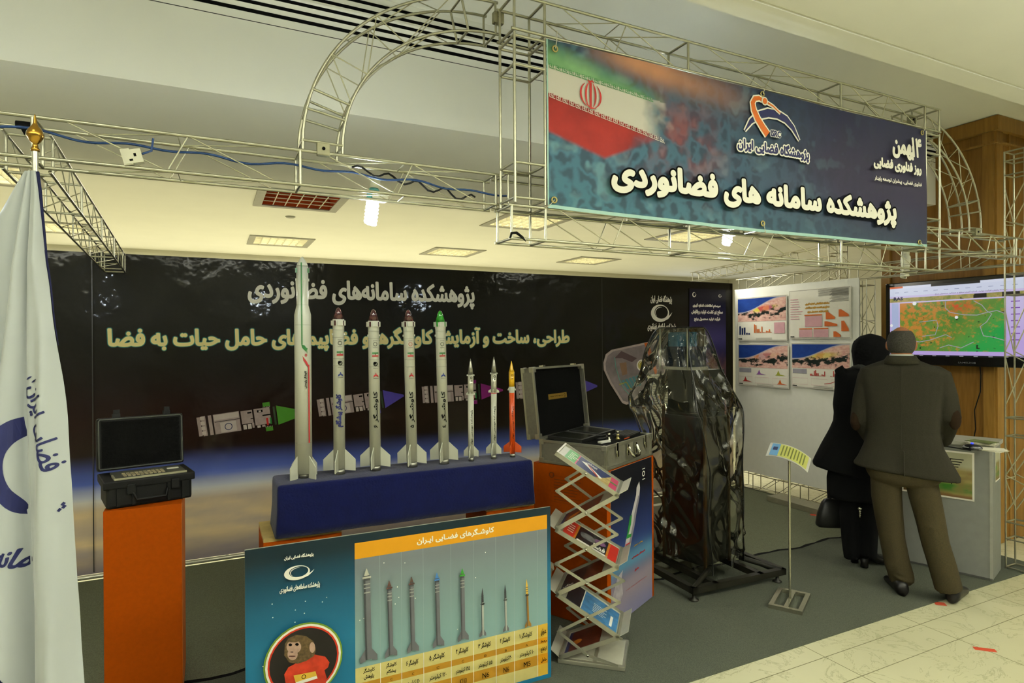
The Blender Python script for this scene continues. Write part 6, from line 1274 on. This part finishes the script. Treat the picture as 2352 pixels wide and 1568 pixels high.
SG = lambda u_, v_: (sx0+SW*u_, sz0+SHh*v_); RIV = emitm('screen_grey_line', '#a8a8b0'); WHT = emitm('screen_white', '#ffffff'); NVT = emitm('screen_navy', '#20204a')
for P in (((.40, .75), (.40, .66), (.43, .60), (.52, .56), (.60, .55), (.66, .58), (.72, .60), (.765, .56)), ((.08, .25), (.16, .22), (.22, .20), (.30, .23), (.40, .30), (.44, .26)), ((.58, .74), (.63, .68), (.66, .60), (.69, .56), (.66, .46), (.62, .40), (.64, .28), (.70, .26), (.765, .22)), ((.24, .28), (.33, .30), (.35, .42), (.34, .50), (.22, .48)), ((.36, .12), (.42, .16), (.50, .12), (.58, .20))): s.stroke([SG(*p) for p in P], .006, RIV, kk)
for (u_, v_, r_) in ((.185, .745, .018), (.472, .53, .014), (.012, .44, .014)): c = SG(u_, v_); s.disc(c[0], c[1], r_, WHT, kk+1, 6)
s.text('سامانه پایش فرآیند تولید، اندازه گیری سطح و عملکرد محصول برنج', (*SG(.33, .845), *SG(.78, .875)), NVT); s.text('RAS', (*SG(.03, .80), *SG(.10, .85)), NVT, bold=.002)
s.k = kk+2
for i in range(12): p = SG(.04+.07*i, .91); s.rect(p[0], p[1], p[0]+.035, p[1]+.004, emitm('screen_slate', '#8f98bc'), kk+2)
for i in range(7): p = SG(.80, .70-.08*i); s.rect(p[0], p[1], p[0]+.06, p[1]+.008, emitm('screen_violet', '#8a5ab8'), kk+2)
for i in range(10): p = SG(.04+.09*i, .006); s.rect(p[0], p[1], p[0]+.03, p[1]+.005, RIV, kk+2)
m.build('screen', tv)
m = MB(); s = Sheet((tvx-.002, y1, 0), -Y, Z, m); q = s.uv(2200, 826); s.text('SAMSUNG', (q[0], zb+.022, q[0]+.13, zb+.036), mat('brand_grey', '#5a5a5c', .4), bold=.0004); m.build('maker_lettering', tv)
m = MB(); m.box((tvx+.07, 2.8, 1.62), (5.617, 3.1, 2.0), BST); m.build('wall_bracket', tv)
m = MB(); p = at_x(2248, 838, tvx+.05); q = at_x(2236, 1010, tvx+.10); m.tube([p+V(.01, 0, .03), p+V(.02, -.005, -.08), p+(q-p)*.35+V(.01, -.02, 0), p+(q-p)*.6+V(.0, .008, 0), p+(q-p)*.85+V(0, -.01, 0), q, q+V(.02, 0, -.3)], .0045, PLB, 6); m.build('power_lead', tv)
# ------------------------------------------------------------------ visitors
SKIN = mat('skin', '#8a5a3c', .5, var=.08, scale=30); TWEED = mat('grey_tweed', '#232119', .95, spec=.08, var=.35, scale=260, bump=.15, bscale=400); TROU = mat('brown_trousers', '#312b1b', .9, spec=.08, var=.2, scale=160, bump=.15, bscale=220)
HAIR = mat('grey_hair', '#34322c', .8, var=.5, scale=160, bump=.6, bscale=240); LEATH = mat('dark_leather', '#100e0c', .4, var=.2); PATCH = mat('brown_suede', '#1c1208', .95, spec=.1, var=.2, scale=90); SHIRT_ = mat('pale_shirt', '#b9bdb4', .7)
BLKC = mat('black_wool', '#070707', .95, spec=.1, var=.3, scale=200, bump=.06, bscale=260); BLKS = mat('black_scarf', '#060606', .9, spec=.1, var=.3, scale=60, bump=.4, bscale=40); GREYSC = mat('charcoal_knit', '#2a2b28', .95, var=.4, scale=120)
class Fig:
    "a figure measured in the image plane at its own distance: (px, py, b) with b metres further away"
    def __init__(s, px, py): g = at_z(px, py, .006); s.g = g; s.d = float((g-EYE)@fw); s.k = s.d/FPX; s.r = unit(V(rt[0], rt[1], 0)*1.0); v = unit((g-EYE)*V(1, 1, 0)); s.b = v; s.a = V(v[1], -v[0], 0)
    def p(s, px, py, b=0):
        q = on(px, py, s.g, s.b); return q+s.b*b
    def ring(s, px, py, hw, dep, b=0, n=20, sq=.75, tilt=0):
        c = s.p(px, py, b); o = []
        for i in range(n):
            w = 2*math.pi*i/n; cx, cy = math.cos(w), math.sin(w); x = math.copysign(abs(cx)**sq, cx)*hw*s.k; y = math.copysign(abs(cy)**sq, cy)*dep
            o.append(c+s.a*x+s.b*y+Z*tilt*x)
        return o
def limb(mb, pts, rs, m, n=14, ends=True):
    "a tapering limb with rounded ends"
    pts = [np.array(p, float) for p in pts]; rs = list(rs)
    t0, t1 = unit(pts[0]-pts[1]), unit(pts[-1]-pts[-2])
    P = [pts[0]+t0*rs[0]*.95, pts[0]+t0*rs[0]*.6]+pts+[pts[-1]+t1*rs[-1]*.6, pts[-1]+t1*rs[-1]*.95]; R_ = [rs[0]*.25, rs[0]*.8]+rs+[rs[-1]*.8, rs[-1]*.25]
    mb.tube(P, R_, m, n)
def ball(mb, c, rx, ry, rz, a, b, m, n=16):
    vs = []; fs = []; k = n//2
    for i in range(k+1):
        t = math.pi*i/k
        for j in range(n): w = 2*math.pi*j/n; vs.append(c+a*(rx*max(math.sin(t), .01)*math.cos(w))+b*(ry*max(math.sin(t), .01)*math.sin(w))+Z*rz*math.cos(t))
    for i in range(k):
        for j in range(n): fs.append((i*n+j, (i+1)*n+j, (i+1)*n+(j+1) % n, i*n+(j+1) % n))
    mb.add(vs+[vs[0]*0+c+Z*rz, c-Z*rz], fs+[(len(vs), j, (j+1) % n) for j in range(n)]+[(len(vs)+1, k*n+(j+1) % n, k*n+j) for j in range(n)], m, True)
def hand(mb, wrist, fdir, pdir, side, m, curl=.9):
    "palm, four bent fingers and a thumb; fdir along the forearm, pdir the way the palm faces"
    f = unit(fdir); p = unit(pdir-f*(pdir@f)); s_ = np.cross(f, p)*side
    limb(mb, [wrist, wrist+f*.05, wrist+f*.085], [.024, .031, .030], m, 10)
    for i, (o, L) in enumerate(((-.028, .070), (-.010, .080), (.009, .075), (.027, .060))):
        k0 = wrist+f*.085+s_*o; k1 = k0+unit(f*math.cos(curl*.5)+p*math.sin(curl*.5))*L*.45; k2 = k1+unit(f*math.cos(curl*1.2)+p*math.sin(curl*1.2))*L*.32; k3 = k2+unit(f*math.cos(curl*1.8)+p*math.sin(curl*1.8))*L*.25
        limb(mb, [k0-f*.02, k0, k1, k2, k3], [.0095, .0095, .009, .008, .007], m, 8)
    t0 = wrist+f*.025-s_*.026; limb(mb, [t0, t0-s_*.022+f*.025+p*.01, t0-s_*.028+f*.055+p*.022], [.012, .011, .009], m, 8)
# ---- man in a tweed jacket
G = Fig(2128, 1374); mn = thing('person', G.g, 'person seen from behind in a grey-brown tweed jacket and brown trousers, watching the television', 'person')
hc = G.p(2070, 789, .01)                                   # centre of the head
SH = ((1996, 866), (2156, 864)); EL = ((1974, 962), (2184, 958)); WR = ((2014, 1036), (2168, 1018))
m = MB()
ball(m, hc, .074, .095, .108, G.a, G.b, SKIN, 22); ball(m, hc+G.b*.035-Z*.045, .056, .055, .075, G.a, G.b, SKIN, 16)
m.loft([G.ring(2070, y, w, dpt, b) for y, w, dpt, b in ((806, 19, .060, .0), (824, 20, .062, -.005), (846, 30, .07, -.01))], SKIN)
limb(m, [hc+G.b*.095+Z*.01, hc+G.b*.118-Z*.025], [.008, .015], SKIN, 8)
for sg in (-1, 1): ball(m, hc+G.a*sg*.078-Z*.012+G.b*.005, .011, .020, .033, G.a, G.b, SKIN, 10)
m.loft([G.ring(x, y, w, dpt) for x, y, w, dpt in ((2071, 838, 40, .07), (2072, 858, 66, .09), (2073, 920, 62, .11), (2073, 990, 56, .10), (2073, 1050, 58, .10), (2075, 1080, 54, .10), (2076, 1090, 40, .08))], SKIN)
fr_ = .20
for i in (0, 1):
    s0_, e0, w0 = G.p(*SH[i]), G.p(*EL[i], .0), G.p(*WR[i], fr_)
    limb(m, [s0_, (s0_+e0)/2, e0], [.048, .043, .036], SKIN); limb(m, [e0, (e0+w0)/2, w0], [.036, .033, .025], SKIN)
    sd = 1 if i == 0 else -1; hand(m, w0, unit(G.b*.25+G.a*sd*.95-Z*.15), unit(-Z*.3+G.a*sd*.6-G.b*.3), 1 if i == 0 else -1, SKIN)
LEGS = (((2038, 1098), (2043, 1205), (2066, 1352)), ((2113, 1098), (2138, 1210), (2181, 1368)))
for i, (h_, k_, f_) in enumerate(LEGS): limb(m, [G.p(*h_), G.p(*k_, .03 if i == 0 else .0), G.p(f_[0], f_[1]-26, .06 if i == 0 else 0)], [.060, .045, .034], SKIN)
remesh(m, 'body', mn, .0085, 2, SKIN)
m = MB()
for sg in (-1, 1): ball(m, hc+G.b*.087+G.a*sg*.030+Z*.008, .011, .010, .009, G.a, G.b, mat('eye_white', '#c9c7bd', .3), 8); ball(m, hc+G.b*.0955+G.a*sg*.030+Z*.008, .005, .003, .005, G.a, G.b, BLACK, 8)
m.build('eyes', mn)
m = MB(); limb(m, [hc+G.b*.088+G.a*x-Z*(.058-.002*abs(x)*20) for x in (-.022, 0, .022)], [.004, .006, .004], mat('lips', '#6d3a2c', .5), 8); m.build('mouth', mn)
m = MB()                                                  # hair: ring round the sides and back, thin on top
nu = 30; vs = []; fs = []
for j in range(11):
    t = -.62+1.44*j/10
    for i in range(nu+1):
        w = math.radians(-205+230*i/nu); e = math.cos(t); bulge = 1.0+.055*math.sin(math.pi*j/10)**.6
        vs.append(hc+G.a*(.076*e*bulge*math.cos(w))+G.b*(.097*e*bulge*math.sin(w))+Z*(.108*math.sin(t)*bulge+.004))
for j in range(10):
    for i in range(nu): fs.append((j*(nu+1)+i, j*(nu+1)+i+1, (j+1)*(nu+1)+i+1, (j+1)*(nu+1)+i))
m.add(vs, fs, HAIR, True); m.build('hair', mn)
m = MB(); m.loft([G.ring(2070.5, y, w, dpt, -.002) for y, w, dpt in ((813, 23.5, .070), (819, 24.5, .073), (832, 30, .08))], SHIRT_, cap=False); m.build('shirt_collar', mn)
m = MB()
J = [(2071, 828, 38, .072, 0), (2071, 838, 62, .088, 0), (2071, 848, 84, .10, 0), (2072, 866, 90, .115, .004), (2073, 900, 83, .135, .01), (2073, 945, 75, .14, .01), (2073, 990, 73, .135, .01), (2074, 1025, 80, .14, .01), (2076, 1055, 94, .15, .01), (2079, 1078, 106, .155, .01), (2079.5, 1084, 106, .15, .01)]
m.loft([G.ring(x, y, w, dp_, b, 28, .72, tilt=-.02 if y < 1060 else -.10*(y-1040)/45) for x, y, w, dp_, b in J], TWEED)
for i in (0, 1):
    s0_, e0, w0 = G.p(*SH[i]), G.p(*EL[i], -.005), G.p(*WR[i], fr_-.03); md = (s0_+e0)/2+G.a*(-.006 if i == 0 else .008)
    limb(m, [s0_+G.a*(.02 if i == 0 else -.02)+Z*.01, s0_, md, e0, (e0+w0)/2-Z*.004, w0], [.06, .070, .062, .056, .053, .049], TWEED, 16)
jk = remesh(m, 'jacket', mn, .0085, 2, TWEED)
m = MB()
for i in (0, 1):
    c_ = G.p(*EL[i], -.005)+(-G.b*.028+G.a*(-.018 if i == 0 else .019)-Z*.008); m = MB(); ball(m, c_, .034, .030, .066, G.a, G.b, PATCH, 14); m.build('elbow_patch', jk)
m = MB(); m.loft([G.ring(2070.5, y, w, dpt, -.004, 24, .85) for y, w, dpt in ((818, 27, .078), (816, 28.5, .082), (824, 33, .090), (835, 44, .098), (836, 40, .09))], mat('tweed_collar', '#25231a', .95, var=.35, scale=260), cap=False); m.build('collar', jk)
m = MB()
for y0_, y1_, x_ in ((1028, 1086, 2077),): m.tube([G.p(x_+(y-1028)*.03, y, -.142-.012*(y-1028)/58) for y in range(1028, 1088, 8)], .0028, mat('seam_cloth', '#24221a', .95), 5)  # back vent and seam laid on as thin lines of cloth
m.tube([G.p(2072, y, -.118-.022*math.sin(min(1, (y-840)/120)*1.57)) for y in range(842, 1028, 12)], .0016, mat('seam_cloth'), 5); m.build('back_seam', jk)
m = MB()
m.loft([G.ring(x, y, w, dp_, 0, 24) for x, y, w, dp_ in ((2074, 1030, 66, .115), (2075, 1060, 74, .125), (2076, 1084, 78, .13), (2077, 1097, 72, .122), (2078, 1106, 60, .11), (2078, 1113, 36, .085))], TROU)
TL = (((2035, 1094, .088), (2036, 1140, .086), (2041, 1185, .080), (2049, 1240, .073), (2060, 1295, .073), (2069, 1325, .072), (2070, 1336, .072)), ((2113, 1094, .088), (2124, 1140, .086), (2136, 1190, .080), (2148, 1245, .075), (2165, 1300, .075), (2176, 1340, .074), (2179, 1352, .074)))
for i, q in enumerate(TL):
    bo = (.06, 0)[i]; pts = [G.p(x, y, bo*j/6+.006*math.sin(j*1.1)*(j > 1)) for j, (x, y, r_) in enumerate(q)]; m.tube(pts, [r_*1.02 for x, y, r_ in q], TROU, 18)
    for (y, e) in ((1205, .004), (1312, .008), (1326, .008)):
        x = float(np.interp(y, [t[1] for t in q], [t[0] for t in q])); r_ = float(np.interp(y, [t[1] for t in q], [t[2] for t in q])); c_ = G.p(x, y, bo*.7); m.lathe([(0, -.014), (r_*1.0, -.012), (r_+e, 0), (r_*1.0, .012), (0, .014)], c_, TROU, 16, ax=unit(V(0, 0, 1)+G.a*.35))
tq = remesh(m, 'trousers', mn, .009, 3, TROU)
for i, (x, y, bo) in enumerate(((2074, 1369, .06), (2186, 1385, .0))):
    heel = at_z(x, y, .0062); ft = unit(G.b*.93+G.a*(-.30 if i == 0 else .22)); sd = V(ft[1], -ft[0], 0); m = MB()
    R_ = []
    for (t, w, h0, h1) in ((-.045, .020, .0, .05), (-.035, .036, .0, .085), (.0, .041, 0, .095), (.05, .042, 0, .092), (.10, .046, .0, .072), (.16, .050, 0, .055), (.21, .042, .0, .042), (.235, .020, .005, .026)):
        R_.append([heel+ft*(t+.04)+sd*(w*math.copysign(abs(math.cos(a))**.7, math.cos(a)))+Z*(.001+(h0+h1)/2+(h1-h0)/2*math.sin(a)) for a in np.linspace(0, 2*math.pi, 17)[:-1]])
    m.loft(R_, LEATH); m.build('shoe', mn)
# ---- woman in a black coat and headscarf
G = Fig(1985, 1302); wm = thing('person', G.g, 'person seen from behind in a black coat and black headscarf, holding a black handbag', 'person')
hc = G.p(1999, 802, .02); m = MB()
ball(m, hc, .070, .090, .105, G.a, G.b, SKIN, 20); ball(m, hc+G.b*.04-Z*.045, .05, .05, .07, G.a, G.b, SKIN, 14); limb(m, [hc+G.b*.09+Z*.01, hc+G.b*.112-Z*.02], [.007, .013], SKIN, 8)
m.loft([G.ring(2000, y, w, d_) for y, w, d_ in ((815, 16, .055), (850, 18, .06), (862, 40, .08), (880, 56, .09), (950, 48, .09), (1000, 46, .09), (1060, 56, .11), (1110, 50, .10))], SKIN)
wl = G.p(1928, 1098, .13); limb(m, [G.p(1948, 880), G.p(1936, 960), G.p(1934, 985)], [.045, .038, .034], SKIN); limb(m, [G.p(1934, 985), G.p(1931, 1060, .06), wl], [.034, .030, .023], SKIN); hand(m, wl, unit(-Z+G.a*-.1), unit(G.a*.8+G.b*.3), 1, SKIN, 1.2)
e0 = G.p(2056, 985, .0); w0 = G.p(2024, 1028, .12); limb(m, [G.p(2054, 880), e0], [.045, .036], SKIN); limb(m, [e0, w0], [.034, .024], SKIN); hand(m, w0, unit(G.b*.2-G.a), unit(-Z-G.b*.4), -1, SKIN)
for x0_, x1_, y1_ in ((1962, 1956, 1266), (2000, 1992, 1266)): limb(m, [G.p(x0_, 1090), G.p(x1_-3, 1180), G.p(x1_, y1_)], [.062, .044, .032], SKIN)
remesh(m, 'body', wm, .009, 2, SKIN)
m = MB()
for sg in (-1, 1): ball(m, hc+G.b*.083+G.a*sg*.029+Z*.008, .010, .009, .008, G.a, G.b, mat('eye_white'), 8); ball(m, hc+G.b*.0905+G.a*sg*.029+Z*.008, .005, .003, .005, G.a, G.b, BLACK, 8)
m.build('eyes', wm)
m = MB(); limb(m, [hc+G.b*.085+G.a*x-Z*.056 for x in (-.02, 0, .02)], [.004, .006, .004], mat('lips'), 8); m.build('mouth', wm)
m = MB(); vs = []; nu = 30; nj = 16
for j in range(nj+1):
    y = 766+(858-766)*j/nj; w = float(np.interp(y, [766, 772, 785, 805, 825, 845, 858], [3, 22, 35, 38.5, 36, 34, 42])); dp_ = float(np.interp(y, [766, 772, 785, 805, 830, 858], [.01, .06, .10, .115, .105, .12])); op = float(np.interp(y, [766, 780, 790, 835, 845], [0, .05, .75, .75, .1]))
    for i in range(nu+1):
        a = math.pi*1.5-(math.pi-op)+(2*math.pi-2*op)*i/nu; c_ = G.p(1999, y, .01); vs.append(c_+G.a*(w*G.k*math.cos(a))+G.b*(dp_*math.sin(a))*(1+.03*math.sin(i*1.7+j*.8)))
m.add(vs, [(j*(nu+1)+i, j*(nu+1)+i+1, (j+1)*(nu+1)+i+1, (j+1)*(nu+1)+i) for j in range(nj) for i in range(nu)], BLKS, True); m.build('headscarf', wm)
m = MB(); pts = [G.p(1999, 846, 0)+G.a*(.105*math.cos(w))+G.b*(.095*math.sin(w))+Z*.012*math.sin(w*2) for w in np.linspace(0, 2*math.pi, 25)[:-1]]; m.tube(pts, [.018+.005*math.sin(i*1.3) for i in range(24)], GREYSC, 8, closed=True); m.build('neck_scarf', wm)
m = MB()
C_ = [(2000, 842, 34, .09), (1998, 850, 56, .10), (1996, 862, 70, .115), (1996, 890, 70, .125), (1994, 930, 72, .13), (1993, 962, 68, .125), (1980, 990, 68, .13), (1970, 1030, 77, .14), (1962, 1062, 82, .15), (1958, 1078, 84, .15), (1958, 1086, 82, .145)]
m.loft([G.ring(x, y, w, d_, 0, 26, .8, tilt=0 if y < 1000 else -.16*(y-1000)/86) for x, y, w, d_ in C_], BLKC)
limb(m, [G.p(1945, 872), G.p(1937, 930), G.p(1932, 985, .0), G.p(1929, 1045, .06), G.p(1929, 1080, .10)], [.062, .060, .058, .052, .048], BLKC, 14); limb(m, [G.p(2054, 874), G.p(2056, 985), G.p(2034, 1022, .10)], [.062, .056, .050], BLKC, 14)
m.add([G.p(1935, 838, -.08), G.p(1916, 849, -.05), G.p(1924, 866, -.06), G.p(1950, 872, -.11), G.p(1935, 838, .06), G.p(1916, 849, .05), G.p(1924, 866, .06), G.p(1950, 872, .06)], [(0, 1, 2, 3), (7, 6, 5, 4), (0, 4, 5, 1), (1, 5, 6, 2), (2, 6, 7, 3), (3, 7, 4, 0)], BLKC)
m.loft([G.ring(x, y, w, d_, 0, 24, .85) for x, y, w, d_ in ((1976, 1060, 62, .12), (1972, 1100, 66, .13), (1968, 1138, 62, .13), (1970, 1146, 60, .12))], BLKC)
remesh(m, 'coat', wm, .0095, 3, BLKC)
m = MB()
for q in (((1958, 1120, .075), (1952, 1180, .068), (1953, 1240, .058), (1957, 1282, .054)), ((2000, 1120, .078), (1996, 1180, .070), (1993, 1240, .064), (1992, 1276, .062))): m.tube([G.p(x, y) for x, y, r_ in q], [r_ for x, y, r_ in q], BLKC, 16)
remesh(m, 'trousers', wm, .010, 2, BLKC)
for (x, y) in ((1957, 1292), (1979, 1303)):
    heel = at_z(x, y, .0075); ft = unit(G.b*.75+G.a*.66); sd = V(ft[1], -ft[0], 0); m = MB(); R_ = []
    for (t, w, h0, h1) in ((-.03, .018, .055, .12), (-.02, .034, .05, .15), (.02, .038, .05, .15), (.06, .036, .045, .11), (.11, .040, .012, .075), (.16, .042, .0, .055), (.205, .034, .0, .04), (.225, .015, .004, .024)): R_.append([heel+ft*(t+.03)+sd*(w*math.cos(a))+Z*(.001+(h0+h1)/2+(h1-h0)/2*math.sin(a)) for a in np.linspace(0, 2*math.pi, 15)[:-1]])
    m.loft(R_, LEATH); m.loft([[heel+ft*(.03+r_*math.cos(a)-.004)+sd*r_*math.sin(a)+Z*z for a in np.linspace(0, 2*math.pi, 11)[:-1]] for r_, z in ((.026, .001), (.024, .03), (.032, .07))], LEATH); m.build('boot', wm)
# ---- her handbag, held in the left hand
hb = G.p(1922, 1180, .15); bf = (hb*V(1, 1, 0)+Z*(hb[2]-.13), unit(G.a*.90+G.b*.44), unit(G.b*.90-G.a*.44), Z); bg_ = thing('handbag', bf[0], 'black leather handbag hanging from the hand of the person in the black coat', 'handbag')
BAGL = mat('bag_leather', '#141412', .4, var=.25, scale=50); m = MB(); R_ = []
for z, w, d_ in ((0, .150, .05), (.015, .155, .058), (.10, .143, .05), (.18, .115, .035), (.205, .095, .022), (.21, .08, .014)): R_.append([bf[0]+bf[1]*(w*math.copysign(abs(math.cos(a))**.55, math.cos(a)))+bf[2]*(d_*math.copysign(abs(math.sin(a))**.55, math.sin(a)))+Z*z for a in np.linspace(0, 2*math.pi, 25)[:-1]])
m.loft(R_, BAGL); m.build('body', bg_)
for y_ in (-.016, .016): m = MB(); m.tube([bf[0]+bf[1]*x+bf[2]*y_+Z*z for x, z in ((-.06, .195), (-.055, .26), (-.03, .30), (.0, .312), (.03, .30), (.055, .26), (.06, .195))], .008, BAGL, 8); m.build('handle', bg_)
q = G.p(1975, 1162, -.075); m = MB(); ball(m, q, .016, .006, .012, G.a, G.b, CHR, 10);  # small silver shape built from stacked balls
for j in range(3): ball(m, q-Z*(.018+.014*j), .010-.001*j, .006, .006, G.a, G.b, CHR, 8)
m.tube([q, q-Z*.06], .004, CHR, 6); t = m.build('silver_fleck'); rebase(tag(t, 'silver charm dangling behind the legs of the person in black', 'charm'), q)
